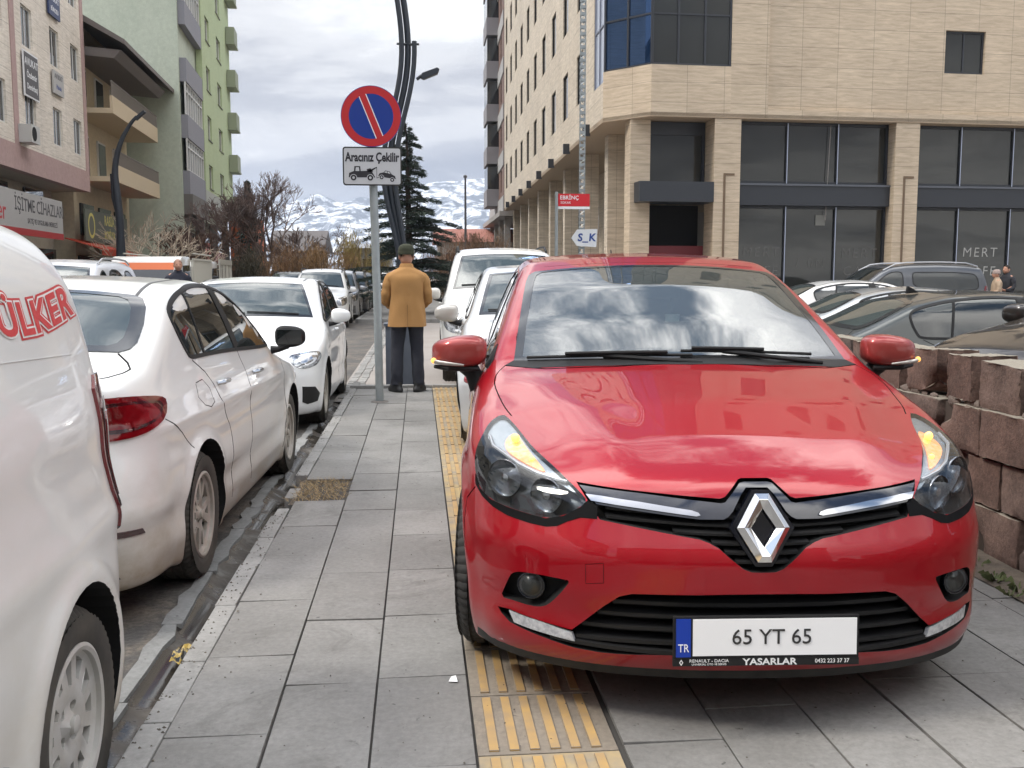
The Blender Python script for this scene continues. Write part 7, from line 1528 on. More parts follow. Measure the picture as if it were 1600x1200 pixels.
def mountains():
    rng = np.random.default_rng(5); 
    def ridge(name, y, X, Zt, seed):
        nx, ny = 260, 60; xs = np.linspace(X[0], X[-1], nx); top = np.interp(xs, X, Zt); V = []; r2 = np.random.default_rng(seed)
        ph = r2.uniform(0, 6.28, (9, 9)); 
        def nz(x, t):
            s = 0
            for i in range(9): f = 1.8**i; s = s+np.abs(np.sin(x*f/420+ph[i, 0]+t*f*1.3+ph[i, 1]+1.5*np.sin(x*f/800+ph[i, 2]+t*f*0.5)))*(0.62**i)
            return s
        T = np.linspace(0, 1, ny); Vv = np.zeros((ny, nx, 3))
        for j, t in enumerate(T):
            n = nz(xs, t); Vv[j, :, 0] = xs; Vv[j, :, 1] = y-(1-t)*y*0.55; Vv[j, :, 2] = top*t**1.15*(1+0.0*n)+(n-1.5)*22*min(1, 3*t)*(1 if t < 1 else 0.75)
        F = [(j*nx+i, j*nx+i+1, (j+1)*nx+i+1, (j+1)*nx+i) for j in range(ny-1) for i in range(nx-1)]
        mb = MB(); mb.add([tuple(v) for v in Vv.reshape(-1, 3)], F)
        def f(t, b):
            tc = nd(t, 'TexCoord').outputs['Object']; geo = nd(t, 'NewGeometry'); s = nd(t, 'SeparateXYZ'); t.links.new(geo.outputs['Normal'], s.inputs[0]); mp = nd(t, 'Mapping'); mp.inputs['Scale'].default_value = (0.016, 0.004, 0.017); t.links.new(tc, mp.inputs[0])
            n = noisen(t, mp.outputs[0], 1.6, 12, 0.72, 0.8); ad = nd(t, 'Math', operation='MULTIPLY_ADD'); t.links.new(s.outputs[2], ad.inputs[0]); ad.inputs[1].default_value = 0.25; t.links.new(n, ad.inputs[2])
            c = rampn(t, ad.outputs[0], [(0.715, (0.095, 0.115, 0.145)), (0.745, (0.30, 0.33, 0.37)), (0.80, (0.72, 0.75, 0.79))]); t.links.new(c, b.inputs['Base Color']); b.inputs['Roughness'].default_value = 0.9
        return tag(mb.build(name, node_mat('snowy_rock', f), smooth=True, recalc=False), kind='structure')
    ridge('mountain', 3000, [-1600, -700, -520, -400, -340, -287, -230, -175, -100, -24, 100, 223, 420, 900, 1800], [200, 190, 165, 222, 222, 240, 215, 228, 215, 262, 290, 305, 330, 280, 200], 3)
# ============================ TREES ============================
def branch_tree(name, loc, H, label, spread=0.5, seed=1, depth=6, col=(0.10, 0.075, 0.06), trunk_r=0.16, n0=4, trunk_h=0.28, up=0.25, group=None, twig=0.007, cat='tree', lean=0, kids=(2, 3)):
    rng = random.Random(seed); r = empty(name, loc, 0, label, cat, group); tb = MB(); cb = MB()
    th = H*trunk_h; tb.tube([(0, 0, -0.2), (lean*0.3, 0, th*0.5), (lean*0.5, 0, th)], [trunk_r*1.3, trunk_r, trunk_r*0.85], 10)
    def grow(p, d, L, rad, k):
        q = p; pts = [p]; dd = d
        for i in range(3):
            dd = (dd+Vector((rng.gauss(0, 0.16), rng.gauss(0, 0.16), rng.gauss(0, 0.10)+up*0.25))).normalized(); q = q+dd*L/3; pts.append(q)
        (tb if k < 2 else cb).tube(pts, [max(rad*(1-0.16*i), twig) for i in range(4)], 7 if k < 2 else (5 if k < 4 else 3), cap=False)
        if k >= depth: return
        for i in range(rng.choice(kids) if k < depth-1 else 3):
            ax = Vector((rng.gauss(0, 1), rng.gauss(0, 1), rng.gauss(0, 0.5))); nd_ = (dd+ax.normalized()*spread*rng.uniform(0.6, 1.25)).normalized(); grow(pts[rng.choice((2, 3, 3))], nd_, L*rng.uniform(0.62, 0.82), max(rad*0.58, twig), k+1)
    for i in range(n0):
        a = 2*math.pi*i/n0+rng.uniform(-0.4, 0.4); d = Vector((math.cos(a)*spread*1.1, math.sin(a)*spread*1.1, 1)).normalized(); grow(Vector((lean*0.5, 0, th*rng.uniform(0.8, 1.0))), d, H*0.26, trunk_r*0.6, 1)
    m = mat('bark_%s_%d' % (name, seed), col, 0.9, noise=(3, 0.6, tuple(c*1.7 for c in col))); tb.build('trunk', m, r, recalc=False, smooth=True); cb.build('crown', m, r, recalc=False); return r
def shrub(loc, w, d, h, col, label, seed, n=5000, name='shrub', group='golden shrubs beyond the junction'):
    rng = random.Random(seed); r = empty(name, loc, 0, label, 'shrub', group); g = MB(); s = MB()
    for i in range(26):
        x, y = rng.uniform(-w, w)*0.7, rng.uniform(-d, d)*0.7; s.tube([(x*0.4, y*0.4, -0.1), (x*0.8, y*0.8, h*0.5), (x*1.2, y, h*rng.uniform(0.8, 1.05))], [0.03, 0.018, 0.006], 4)
    s.build('stem', mat('shrub_stem', (0.16, 0.11, 0.07), 0.9), r)
    cl = [(rng.uniform(-1, 1), rng.uniform(-1, 1), rng.uniform(0.25, 0.85), rng.uniform(0.25, 0.5)) for _ in range(16)]
    for i in range(n):
        c = rng.choice(cl); v = Vector((rng.gauss(0, 1), rng.gauss(0, 1), rng.gauss(0, 1))).normalized()*c[3]*rng.random()**0.4; p = Vector((c[0]*w*0.75+v.x*w, c[1]*d*0.75+v.y*d, max(0.03, c[2]*h+v.z*h*0.8)))
        t = Vector((rng.gauss(0, 0.5), rng.gauss(0, 0.5), 1.0)).normalized()*rng.uniform(0.15, 0.4); q = Vector((rng.uniform(-1, 1), rng.uniform(-1, 1), 0))*0.016; g.add([p-q, p+q, p+t], [(0, 1, 2)])
    g.build('crown', mat('shrub_'+str(seed), col, 0.9, noise=(1.4, 0.5, tuple(c*0.55 for c in col))), r, recalc=False)
def cedar(loc, H, label, seed=4):
    rng = random.Random(seed); r = empty('cedar_tree', loc, 0, label, 'tree'); tb = MB(); tb.tube([(0, 0, -0.2), (0.05, 0, H*0.5), (0.0, 0, H*0.93), (-0.15, 0, H)], [0.20, 0.12, 0.04, 0.015], 10); g = MB(); br = MB(); z = 0.9
    while z < H*0.985:
        f = 1-z/H; R_ = 0.22+3.1*f**1.05
        for i in range(4 if f > 0.15 else 3):
            a = rng.uniform(0, 6.28); L = R_*rng.uniform(0.40, 1.15); P = []
            for t in np.linspace(0, 1, 6): P.append(Vector((math.cos(a)*L*t, math.sin(a)*L*t, z+L*(0.22*t-0.28*t*t)+0.02*rng.gauss(0, 1))))
            br.tube(P, [0.03*f+0.012, 0.022*f+0.01, 0.018*f+0.008, 0.012, 0.008, 0.004], 4, cap=False)
            n = int(190*L+30)
            for k in range(n):
                t = rng.random()**0.75; j = min(4, int(t*5)); p = P[j].lerp(P[j+1], t*5-j) if t < 1 else P[5]; s = (0.07+0.34*(1-abs(t-0.45)*1.2))*min(1.0, L*0.7)
                side = Vector((-math.sin(a), math.cos(a), 0))*rng.uniform(-1, 1)*s; o = p+side*0.9+Vector((0, 0, rng.uniform(-0.10, 0.02)-0.25*abs(side.length)*0.4)); w = rng.uniform(0.014, 0.03)
                dv = (Vector((math.cos(a), math.sin(a), 0))*rng.uniform(0.05, 0.16)+side*0.25+Vector((0, 0, rng.uniform(-0.05, 0.05)))); q = Vector((rng.uniform(-1, 1), rng.uniform(-1, 1), rng.uniform(-1, 1)))*w; g.add([o-q, o+q, o+dv], [(0, 1, 2)])
        z += 0.09+0.06*f+rng.uniform(0, 0.06)
    tb.build('trunk', mat('cedar_bark', (0.045, 0.035, 0.03), 0.9), r, smooth=True); br.build('branches', mat('cedar_bark', (0.045, 0.035, 0.03), 0.9), r, recalc=False); g.build('crown', mat('cedar_green', (0.018, 0.034, 0.026), 0.8, noise=(1.5, 0.6, (0.045, 0.065, 0.05))), r, recalc=False)
def vegetation():
    cedar((-0.40, 38, -0.15), 7.35, 'dark blue green cedar behind the curved street lamp')
    branch_tree('bare_tree', (-8.05, 52, -0.2), 6.9, 'big bare leafless tree in front of the snowy mountain', 0.60, 2, 7, (0.11, 0.08, 0.07), 0.2, 7, 0.18, 0.2, twig=0.010, kids=(2, 3, 3))
    branch_tree('bare_tree', (-10.6, 50, -0.2), 5.0, 'brown bushy bare tree against the end of the green building', 0.6, 5, 7, (0.10, 0.06, 0.045), 0.14, 6, 0.10, 0.1, twig=0.012)
    branch_tree('bare_tree', (-6.3, 60, -0.2), 5.4, 'small bare tree right of the big bare tree', 0.55, 8, 7, (0.10, 0.07, 0.06), 0.12, 5, 0.15, 0.1, twig=0.012)
    branch_tree('bare_tree', (-12.0, 45.5, -0.2), 4.9, 'thin bare tree before the blank green wall', 0.55, 11, 5, (0.42, 0.36, 0.28), 0.09, 5, 0.2, 0.1, twig=0.010)
    branch_tree('bare_tree', (-10.8, 44, -0.2), 4.7, 'pale twiggy bare tree beside the salmon banner', 0.6, 15, 5, (0.38, 0.31, 0.24), 0.09, 4, 0.22, 0.1, twig=0.010)
    branch_tree('bare_tree', (3.6, 64, -0.2), 4.6, 'thin bare tree left of the brown brick block', 0.45, 19, 6, (0.14, 0.09, 0.06), 0.08, 5, 0.15, 0.25, twig=0.012)
    sh = [(-6.4, 50, 1.8, 1.3, 2.9, (0.34, 0.20, 0.10), 'orange brown bare shrub left of the sign pole, leftmost of the row'), (-4.2, 49, 1.6, 1.2, 3.1, (0.36, 0.22, 0.10), 'tan orange shrub in the middle of the row left of the sign pole'), (-2.6, 50, 1.4, 1.2, 3.5, (0.33, 0.26, 0.09), 'yellow green shrub just left of the sign pole'),
          (1.9, 58, 1.8, 1.2, 3.5, (0.30, 0.17, 0.10), 'reddish brown shrub right of the cedar'), (4.2, 62, 1.6, 1.2, 3.9, (0.30, 0.19, 0.11), 'brown shrub before the red roofed house'), (-8.8, 48.5, 1.7, 1.2, 2.6, (0.09, 0.08, 0.05), 'dark olive shrub under the big bare tree')]
    for i, (x, y, w, d, h, c, lb) in enumerate(sh): shrub((x, y, -0.2), w, d, h, c, lb, 30+i)
    # small dark conifer behind the green building
    rng = random.Random(9); r = empty('fir_tree', (-11.9, 72, -0.2), 0, 'dark pointed fir peeping past the green building', 'tree'); g = MB(); t = MB(); t.tube([(0, 0, 0), (0, 0, 8.2)], [0.15, 0.02], 8); t.build('trunk', mat('cedar_bark', (0.045, 0.035, 0.03), 0.9), r)
    for i in range(3500):
        z = rng.uniform(1.0, 8.3); R_ = (8.4-z)*0.26*(0.75+0.25*math.sin(z*7)); a = rng.uniform(0, 6.28); q = R_*rng.random()**0.5; p = Vector((q*math.cos(a), q*math.sin(a), z-q*0.3)); w = Vector((rng.uniform(-1, 1), rng.uniform(-1, 1), rng.uniform(-1, 1)))*0.06; g.add([p-w, p+w, p+Vector((math.cos(a), math.sin(a), -0.4))*0.25], [(0, 1, 2)])
    g.build('crown', mat('cedar_green', (0.018, 0.034, 0.026), 0.8), r, recalc=False)

def haze():
    g = MB(); g.box(-3100, 3100, -120, 6100, -2, 460); o = g.build('haze', None); tag(o, kind='stuff'); o['label'] = 'thin bluish air over the whole street and valley'; o['category'] = 'haze'
    m = bpy.data.materials.new('haze_air'); m.use_nodes = True; t = m.node_tree; t.nodes.clear(); out_ = t.nodes.new('ShaderNodeOutputMaterial'); v = t.nodes.new('ShaderNodeVolumePrincipled')
    v.inputs['Color'].default_value = (0.72, 0.82, 1.0, 1); v.inputs['Density'].default_value = HAZE_D; v.inputs['Anisotropy'].default_value = 0.2; t.links.new(v.outputs[0], out_.inputs['Volume']); o.data.materials.clear(); o.data.materials.append(m)
HAZE_D = 0.00022
# ============================ PEOPLE ============================
def skin_body(name, joints, edges, parent, mt, sub=2, root=0):
    me = bpy.data.meshes.new(name); me.from_pydata([j[:3] for j in joints], edges, []); o = bpy.data.objects.new(name, me); COL.objects.link(o)
    md = o.modifiers.new('s', 'SKIN'); lay = me.skin_vertices[0].data if me.skin_vertices else None
    if lay is None:
        bm = bmesh.new(); bm.from_mesh(me); bm.verts.layers.skin.verify(); bm.to_mesh(me); bm.free(); lay = me.skin_vertices[0].data
    for i, j in enumerate(joints): lay[i].radius = (j[3], j[4] if len(j) > 4 else j[3]); lay[i].use_root = (i == root)
    md.use_smooth_shade = True; sb = o.modifiers.new('u', 'SUBSURF'); sb.levels = sub; sb.render_levels = sub
    dg = bpy.context.evaluated_depsgraph_get(); dg.update(); m2 = bpy.data.meshes.new_from_object(o.evaluated_get(dg)); m2.name = name; bpy.data.objects.remove(o)
    m2.materials.clear(); m2.materials.append(mt)
    for p in m2.polygons: p.use_smooth = True; p.material_index = 0
    return link(bpy.data.objects.new(name, m2), parent)
def loft(rings, n=36, wob=None):
    """rings: (cx, cy, z, rx, ry) -> closed tube mesh with super-elliptic sections"""
    V = []; F = []
    for i, (cx, cy, z, rx, ry) in enumerate(rings):
        for k in range(n):
            a = 2*math.pi*k/n; c, s = math.cos(a), math.sin(a); e = 0.85; x = math.copysign(abs(c)**e, c)*rx; y = math.copysign(abs(s)**e, s)*ry; w = wob(i/(len(rings)-1), a) if wob else 0; V.append((cx+x*(1+w), cy+y*(1+w), z+(0.0)))
    L = len(rings)
    for i in range(L-1):
        for k in range(n): F.append((i*n+k, i*n+(k+1) % n, (i+1)*n+(k+1) % n, (i+1)*n+k))
    F += [tuple(range(n))[::-1], tuple(range((L-1)*n, L*n))]; return V, F
def interp_rings(R, k=6):
    R = np.array(R, float); out = []
    for i in range(len(R)-1):
        for j in range(k):
            t = j/k; p0, p1, p2, p3 = R[max(i-1, 0)], R[i], R[i+1], R[min(i+2, len(R)-1)]; out.append(0.5*((2*p1)+(-p0+p2)*t+(2*p0-5*p1+4*p2-p3)*t*t+(-p0+3*p1-3*p2+p3)*t**3))
    return out+[R[-1]]
SKIN = mat('skin', (0.42, 0.22, 0.15), 0.55); TROUS = mat('dark_trousers', (0.012, 0.014, 0.024), 0.85, noise=(8, 0.6, (0.024, 0.026, 0.036)), bump=(9, 0.5)); SHOE = mat('black_shoes', (0.012, 0.012, 0.013), 0.5)
def figure(loc, rz, H, label, coat, hat=None, hair=(0.02, 0.015, 0.012), hem=0.78, long_=False, hands_front=True, coatmat=None, group=None):
    """person facing local +y, height scaled to H; body is one continuous surface, clothes are its children"""
    r = empty('person', loc, rz, label, 'person', group); r.scale = (H/1.70,)*3; s = 1.0
    J = [(0, 0, 0.93, 0.125, 0.10), (0, 0.0, 1.10, 0.12, 0.09), (0, -0.01, 1.28, 0.135, 0.095), (0, -0.015, 1.42, 0.10, 0.07), (0, 0.0, 1.49, 0.050, 0.050), (0, 0.015, 1.55, 0.055, 0.06),
         (-0.095, 0, 0.88, 0.085, 0.09), (-0.115, 0.01, 0.50, 0.058, 0.06), (-0.125, -0.01, 0.10, 0.040, 0.042), (-0.135, 0.11, 0.045, 0.035, 0.03), (0.095, 0, 0.88, 0.085, 0.09), (0.115, 0.01, 0.50, 0.058, 0.06), (0.125, -0.01, 0.10, 0.040, 0.042), (0.135, 0.11, 0.045, 0.035, 0.03),
         (-0.175, -0.01, 1.39, 0.055, 0.055), (-0.230, 0.0, 1.14, 0.042, 0.042), (-0.13, 0.18, 1.03, 0.030, 0.03), (-0.07, 0.24, 1.05, 0.030, 0.016), (0.175, -0.01, 1.39, 0.055, 0.055), (0.230, 0.0, 1.14, 0.042, 0.042), (0.13, 0.18, 1.03, 0.030, 0.03), (0.07, 0.24, 1.05, 0.030, 0.016),
         (0, 0.02, 1.63, 0.078, 0.088)]
    E = [(0, 1), (1, 2), (2, 3), (3, 4), (4, 5), (5, 22), (0, 6), (6, 7), (7, 8), (8, 9), (0, 10), (10, 11), (11, 12), (12, 13), (3, 14), (14, 15), (15, 16), (16, 17), (3, 18), (18, 19), (19, 20), (20, 21)]
    for s_, b in ((-1, 17), (1, 21)):           # five fingers on each hand
        for k in range(4):
            i = len(J); fx, fy, fz = J[b][0], J[b][1], J[b][2]; o = (k-1.5)*0.018
            J += [(fx-s_*0.022, fy+0.025, fz+o*0.9, 0.0095), (fx-s_*(0.048), fy+0.030-0.004*k, fz+o-0.006, 0.0082)]; E += [(b, i), (i, i+1)]
        i = len(J); J += [(J[b][0]-s_*0.0, J[b][1]-0.012, J[b][2]+0.038, 0.010), (J[b][0]-s_*0.026, J[b][1]-0.008, J[b][2]+0.050, 0.0085)]; E += [(b, i), (i, i+1)]
    body = skin_body('body', J, E, r, SKIN)
    # head details
    hd = MB(); bm = bmesh.new(); bmesh.ops.create_icosphere(bm, subdivisions=3, radius=1); bm.verts.index_update()
    V = [(v.co.x*0.078, 0.022+v.co.y*0.098+(0.012 if v.co.z < -0.2 and v.co.y > 0 else 0), 1.605+v.co.z*0.118) for v in bm.verts]; hd.add(V, [tuple(v.index for v in f.verts) for f in bm.faces]); bm.free()
    hd.tube([(0, 0.118, 1.625), (0, 0.138, 1.592), (0, 0.122, 1.582)], [0.008, 0.014, 0.008], 8)
    for sx in (-1, 1): hd.lathe([(0.005, -0.008), (0.030, -0.006), (0.034, 0.0), (0.026, 0.008), (0.004, 0.010)], 12, 'x', (sx*0.082, 0.01, 1.60))
    h = hd.build('head', SKIN, body, smooth=True); ey = MB()
    for sx in (-1, 1): ey.lathe([(0.001, 0.006), (0.010, 0.004), (0.012, 0.0), (0.001, -0.008)], 10, 'y', (sx*0.030, 0.106, 1.622))
    ey.tube([(-0.022, 0.116, 1.553), (0, 0.120, 1.551), (0.022, 0.116, 1.553)], 0.004, 6); ey.build('face_features', mat('face_dark', (0.06, 0.03, 0.025), 0.5), body, smooth=True)
    hm = mat('hair_%d' % int(hair[0]*1000), hair, 0.8); g = MB(); bm = bmesh.new(); bmesh.ops.create_icosphere(bm, subdivisions=3, radius=1); bm.verts.index_update()
    V = [(v.co.x*0.086, 0.006+v.co.y*0.100, 1.625+v.co.z*0.112+(0.035*max(0, v.co.y+0.1) if v.co.z < 0.3 else 0)) for v in bm.verts]; F = [tuple(v.index for v in f.verts) for f in bm.faces if f.calc_center_median().z > -0.45-0.5*min(0, f.calc_center_median().y) and not (f.calc_center_median().y > 0.55 and f.calc_center_median().z < 0.35)]; g.add(V, F); bm.free(); g.build('hair', hm, body, smooth=True, recalc=False)
    if hat:
        R_ = interp_rings([(0, 0.01, 1.625, 0.094, 0.106), (0, 0.01, 1.66, 0.097, 0.108), (0, 0.008, 1.70, 0.092, 0.103), (0, 0.005, 1.735, 0.070, 0.080), (0, 0.0, 1.752, 0.03, 0.035)], 4); V, F = loft(R_, 48, lambda t, a: 0.012*math.sin(a*24)*(1 if t > 0.2 else 0.3)+(0.03 if t < 0.22 else 0)); g = MB(); g.add(V, F); g.build('knit_hat', mat('knit_%d' % int(hat[0]*1000), hat, 0.95, noise=(60, 0.6, tuple(c*0.6 for c in hat))), body, smooth=True)
    # trousers
    g = MB()
    for sx in (-1, 1):
        R_ = interp_rings([(sx*0.085, 0.0, 0.92, 0.100, 0.115), (sx*0.098, 0.0, 0.80, 0.095, 0.11), (sx*0.11, 0.015, 0.62, 0.082, 0.092), (sx*0.118, 0.01, 0.48, 0.075, 0.084), (sx*0.124, -0.005, 0.28, 0.072, 0.080), (sx*0.130, 0.0, 0.12, 0.070, 0.080), (sx*0.130, 0.005, 0.085, 0.068, 0.080)], 7)
        V, F = loft(R_, 28, lambda t, a: 0.075*math.sin(t*34+2.4*math.sin(a*2+sx))*(0.25+1.1*max(0, t-0.5))+0.02*math.sin(a*3+t*9)); g.add(V, F)
    g.build('trousers', TROUS, body, smooth=True, sharp=80)
    for sx in (-1, 1):
        g = MB(); a = -sx*0.45; R_ = interp_rings([(0, 0.02, 0.0, 0.052, 0.145), (0, 0.02, 0.03, 0.054, 0.15), (0, 0.01, 0.07, 0.047, 0.12), (0, -0.03, 0.13, 0.043, 0.07)], 3); V, F = loft(R_, 24); ca, sa = math.cos(a), math.sin(a); g.add([(sx*0.135+x*ca-y*sa, x*sa+y*ca+0.02, z+0.002) for x, y, z in V], F); g.build('shoe', SHOE, body, smooth=True)
    # coat: body shell, collar, sleeves
    cm = coatmat; R_ = interp_rings([(0, 0.0, hem, 0.225, 0.165), (0, 0.0, hem+0.10, 0.220, 0.160), (0, -0.005, 1.02, 0.205, 0.148), (0, -0.01, 1.15, 0.195, 0.140), (0, -0.015, 1.28, 0.205, 0.140), (0, -0.02, 1.36, 0.225, 0.125), (0, -0.02, 1.41, 0.195, 0.105), (0, -0.018, 1.445, 0.14, 0.09), (0, -0.01, 1.475, 0.090, 0.080), (0, -0.005, 1.50, 0.068, 0.070)], 6)
    def wob(t, a):
        back = math.exp(-((a-1.5*math.pi)/0.08)**2)*(1 if t < 0.34 else 0); return 0.030*math.sin(a*5+t*5+0.6*math.sin(a))*(1-t)**1.5+0.017*math.sin(t*22+3*math.cos(a*2)+1.3*math.sin(a))*(0.3+0.7*math.sin(t*3.1))+0.012*math.sin(a*9+t*13)*(1-t)-0.04*back
    V, F = loft(R_, 72, wob); g = MB(); g.add(V, F); ct = g.build('coat', cm, body, smooth=True, sharp=80)
    for sx in (-1, 1):
        P = [Vector(p) for p in ((sx*0.135, -0.018, 1.395), (sx*0.205, -0.012, 1.33), (sx*0.243, -0.005, 1.16), (sx*0.248, 0.04, 1.085), (sx*0.20, 0.13, 1.035), (sx*0.145, 0.185, 1.028))]; P2 = resample_open([tuple(p) for p in P], 0.025); rad = [0.070-0.020*min(1, i/len(P2)*1.2)+0.005*math.sin(i*1.7+sx) for i in range(len(P2))]; rad[0] = 0.045; rad[1] = 0.062; rad[2] = 0.070; s_ = MB(); s_.tube([tuple(p) for p in P2], rad, 18); s_.build('sleeve', cm, body, smooth=True, sharp=80)
    g = MB(); V, F = loft([(0, -0.012, 1.455, 0.088, 0.080), (0, -0.010, 1.50, 0.080, 0.078), (0, -0.008, 1.522, 0.070, 0.070), (0, -0.005, 1.515, 0.060, 0.062)], 32); g.add(V, F); g.build('collar', cm, body, smooth=True)
    g = MB(); g.tube([(0, -0.167, hem+0.005), (0.001, -0.160, hem+0.12), (0.0, -0.153, hem+0.26)], 0.0028, 5); g.build('vent_seam', mat('seam_dark', (0.16, 0.09, 0.03), 0.9), body); return r
def people():
    tan = mat('tan_wool', (0.40, 0.215, 0.078), 0.9, noise=(5, 0.6, (0.34, 0.18, 0.062)), bump=(120, 0.15))
    figure((-0.14, 11.65, 0.0), 0.06, 1.67, 'man in mustard tan coat and olive knit hat standing with his back to us', None, hat=(0.045, 0.05, 0.03), coatmat=tan)
    figure((15.78, 26.0, -0.05), math.radians(75), 1.56, 'woman in beige coat and pale headscarf before the shop window', None, hat=(0.42, 0.33, 0.30), coatmat=mat('beige_coat', (0.36, 0.27, 0.19), 0.9), hem=0.6)
    figure((16.25, 26.3, -0.05), math.radians(110), 1.70, 'dark haired man in black jacket walking behind the woman in beige', None, coatmat=mat('black_jacket', (0.015, 0.016, 0.022), 0.8))
    figure((-5.42, 23.2, -0.15), math.radians(200), 1.86, 'bald man in dark clothes standing by the slatted truck', None, hair=(0.30, 0.18, 0.13), coatmat=mat('navy_coat', (0.014, 0.016, 0.03), 0.8))
# ============================ OTHER VEHICLES ============================
def recolour(root, old, new):
    for c in root.children_recursive:
        for i, sl in enumerate(c.material_slots):
            if sl.material is old: sl.link = 'OBJECT'; sl.material = new
def place_copy(src, pose, label, old=None, new=None, z0=-0.15, group=None):
    c = copy_tree(src); c.location = (pose[0], pose[1], z0); c.rotation_euler = (0, 0, pose[2]); c['label'] = label
    if group: c['group'] = group
    if new is not None: recolour(c, old, new)
    return c
def pickup(pose, label, visor=None, high=True, z0=-0.15, width=0.82):
    r = empty('pickup_truck', (pose[0], pose[1], z0), pose[2], label, 'truck'); wh = paint('truck_white', (0.60, 0.59, 0.56), dirt=(DUST, 0.2, 1.3, 0.5))
    g = MB(); prof = [(0.0, 0.45), (0.0, 0.95), (0.12, 1.08), (0.62, 1.92), (0.78, 2.0), (1.75, 2.02), (1.85, 1.9), (1.85, 0.45)]; g.prism(prof, -width, width, 'x'); g.build('cab', wh, r, smooth=True, bevel=0.05)
    g = MB(); n = Vector((0, -0.84, 0.5)).normalized(); P = [(-0.72, 0.17, 1.12), (0.72, 0.17, 1.12), (0.66, 0.58, 1.82), (-0.66, 0.58, 1.82)]; V = [tuple(Vector(p)+n*0.03) for p in P]+[tuple(Vector(p)+n*0.0) for p in P]; g.add(V, [(0, 1, 2, 3), (7, 6, 5, 4), (0, 4, 5, 1), (1, 5, 6, 2), (2, 6, 7, 3), (3, 7, 4, 0)]); w = g.build('windscreen', GLASSD, r)
    if visor: g = MB(); P = [(-0.68, 0.49, 1.66), (0.68, 0.49, 1.66), (0.665, 0.59, 1.83), (-0.665, 0.59, 1.83)]; g.add([tuple(Vector(p)+n*0.034) for p in P], [(0, 1, 2, 3)]); g.build('visor_band', visor, w)
    for s in (-1, 1):
        g = MB(); g.prism([(0.55, 1.15), (0.85, 1.78), (1.6, 1.80), (1.62, 1.15)], s*(width+0.001), s*(width+0.02), 'x'); g.build('side_window', GLASSD, r); g = MB(); g.prism([(0.02, 0.70), (0.02, 0.88), (0.0, 0.88)], s*0.45, s*0.75, 'x'); g.box(s*0.45 if s > 0 else -0.75, s*0.75 if s > 0 else -0.45, -0.03, 0.01, 0.68, 0.88); g.build('headlight', LAMPC, r)
        simple_mirror(r, s*(width+0.17), 0.35, 1.45, BLACK, 1.2)
    g = MB(); g.box(-0.82, 0.82, -0.06, 0.05, 0.38, 0.60); g.build('front_bumper', BLACK, r); bm_ = mat('bed_cream', (0.48, 0.46, 0.40), 0.7)
    g = MB(); g.box(-0.88, 0.88, 1.95, 4.6, 0.72, 1.22)
    g.build('cargo_bed', bm_, r); g = MB()
    for s in (-1, 1):
        for k in range(26 if high else 8): y = 1.98+k*(2.56/(25 if high else 7)); g.box(s*0.86-0.018, s*0.86+0.018, y, y+0.035, 1.221, 1.93)
        g.box(s*0.86-0.03, s*0.86+0.03, 1.96, 4.6, 1.931, 1.98)
        g.box(s*0.86-0.025, s*0.86+0.025, 1.96, 4.6, 1.98, 2.10) if not high else g.tube([(s*0.86, 1.96, 2.1), (s*0.86, 4.6, 2.1)], 0.02, 6)
    for k in range(14): x = -0.82+k*0.126; g.box(x, x+0.03, 4.56, 4.60, 1.221, 1.93)
    g.box(-0.83, 0.83, 4.55, 4.61, 1.931, 1.98); g.build('slatted_sides', bm_, r)
    for wy in (0.75, 3.7):
        for s in (-1, 1): add_wheel(r, s*0.80, wy, 0.32, 0.19, 0.2, 'spoke')
    return r
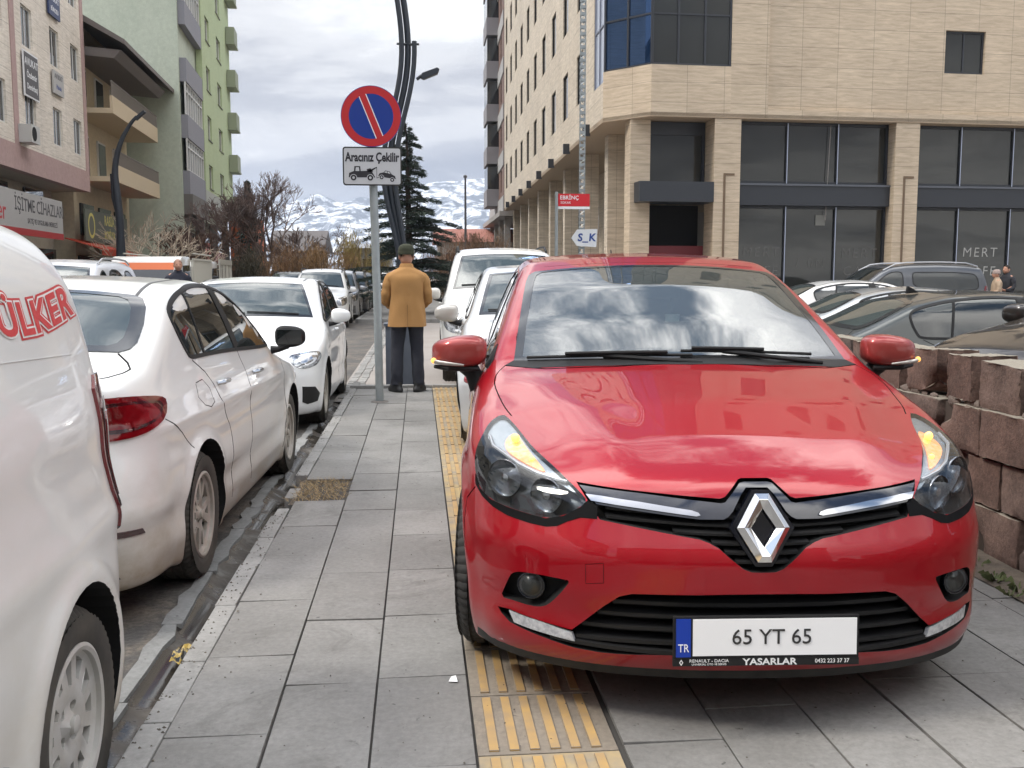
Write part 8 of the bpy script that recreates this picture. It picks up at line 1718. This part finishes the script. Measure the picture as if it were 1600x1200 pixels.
def other_vehicles():
    GP = paint('far_white', (0.70, 0.70, 0.69)); 
    duster = mpv((-2.95, 29.3, 0.02), 'white boxy estate with black lower bumper facing the camera across the junction', GP, name='estate_car', rails=(2.0, 3.9, 0.62, BLACK), dark=mat('grey_plastic', (0.10, 0.10, 0.10), 0.6), step=0.06, glassm=GLASSB, aerial=2.05)
    dk = paint('far_charcoal', (0.045, 0.047, 0.052), 0.4); sl = paint('far_silver', (0.40, 0.41, 0.43), 0.6); bl = paint('far_blue', (0.03, 0.05, 0.11), 0.3)
    G_ = 'cars parked in a line across the junction'
    place_copy(duster, (-2.95, 34.6, 0.02), 'silver car right behind the white boxy estate across the junction', GP, sl, group=G_)
    place_copy(duster, (-2.85, 39.8, 0.02), 'charcoal car third in the line across the junction', GP, dk, group=G_); place_copy(duster, (-2.8, 45.2, 0.02), 'black car fourth in the line across the junction', GP, dk, group=G_)
    place_copy(duster, (-2.2, 51.2, 0.02), 'pale car farthest in the line across the junction', GP, None, group=G_)
    # opposite side of the road
    m = mpv((-5.35, 13.3, 0.03), 'white people carrier with dark window visors across the lane behind the saloon roof', paint('pearl_white', (0.66, 0.67, 0.70), 0.2), step=0.06, glassm=GLASSB, rails=(2.2, 4.0, 0.62, SATIN))
    pickup((-6.6, 24.5, 0.03), 'small truck with orange sun visor and tall slatted cream sides', mat('visor_orange', (0.60, 0.13, 0.03), 0.5)); pickup((-7.5, 32.5, 0.03), 'small truck with dark blue windscreen and open crate rails', None, False)
    hs = hatch((-6.9, 43.5, 0.0), 'small white hatchback beyond the trucks', GP, step=0.07, glassm=GLASSD); place_copy(duster, (-5.9, 44.0, 0.0), 'dark green grey car beside the far small white hatchback', GP, paint('far_green', (0.06, 0.075, 0.07), 0.4)); place_copy(hs, (-4.6, 50.0, 0.0), 'light far car behind the boxy estate on the road', GP, sl)
    # car park on the right
    BLK = mat('dark_visor', (0.012, 0.012, 0.014), 0.15, coat=0.5)
    van = mpv((8.35, 21.9, -math.pi/2+0.0), 'grey people carrier side on before the shop windows', paint('mid_grey_metal', (0.075, 0.08, 0.09), 0.5), name='people_carrier', step=0.05, glassm=GLASSD, rails=(1.9, 4.1, 0.62, SATIN), z0=-0.10,
              side=([(1.50, 1.13), (1.75, 1.36), (2.0, 1.54), (2.25, 1.57), (2.32, 1.50), (2.30, 1.12)], [(2.55, 1.16), (2.53, 1.50), (2.60, 1.56), (3.9, 1.54), (4.06, 1.46), (4.08, 1.22), (3.98, 1.15)]))
    sv = paint('light_silver', (0.45, 0.47, 0.48), 0.5)
    sb = saloon((9.15, 12.6, math.radians(84)), 'silver saloon roof seen between the red car and the charcoal roof', sv, step=0.06, z0=-0.28)
    gs = saloon((7.85, 8.75, math.radians(84.3)), 'grey green saloon seen from behind with a shark fin aerial', paint('grey_green', (0.06, 0.066, 0.063), 0.5), step=0.05, z0=-0.28)
    g = MB(); g.prism([(3.26, 1.455), (3.14, 1.465), (3.19, 1.50), (3.25, 1.53)], -0.022, 0.022, 'x'); g.V = [(x, y, z+0.005) for x, y, z in g.V]; g.build('shark_fin_aerial', BLACK, gs, bevel=0.01)
    hb = mpv((3.45, 5.75, math.radians(-72)), 'dark brown car whose bonnet shows just above the block wall', paint('dark_bronze', (0.022, 0.018, 0.016), 0.5), name='people_carrier', step=0.05, z0=-0.06, glassm=GLASSB)
    place_copy(sb, (10.2, 16.8, math.radians(86)), 'white saloon roof behind the mirror side of the red car', sv, GP, z0=-0.2); place_copy(sb, (18.2, 19.0, math.radians(95)), 'dark car at the right edge before the shop windows', sv, dk, z0=-0.1)
ground(); block_wall(); signs(); stone_building(); left_buildings(); unseen_blocks(); mountains(); vegetation(); haze()
build_hero(); nearby_cars(); other_vehicles(); people()
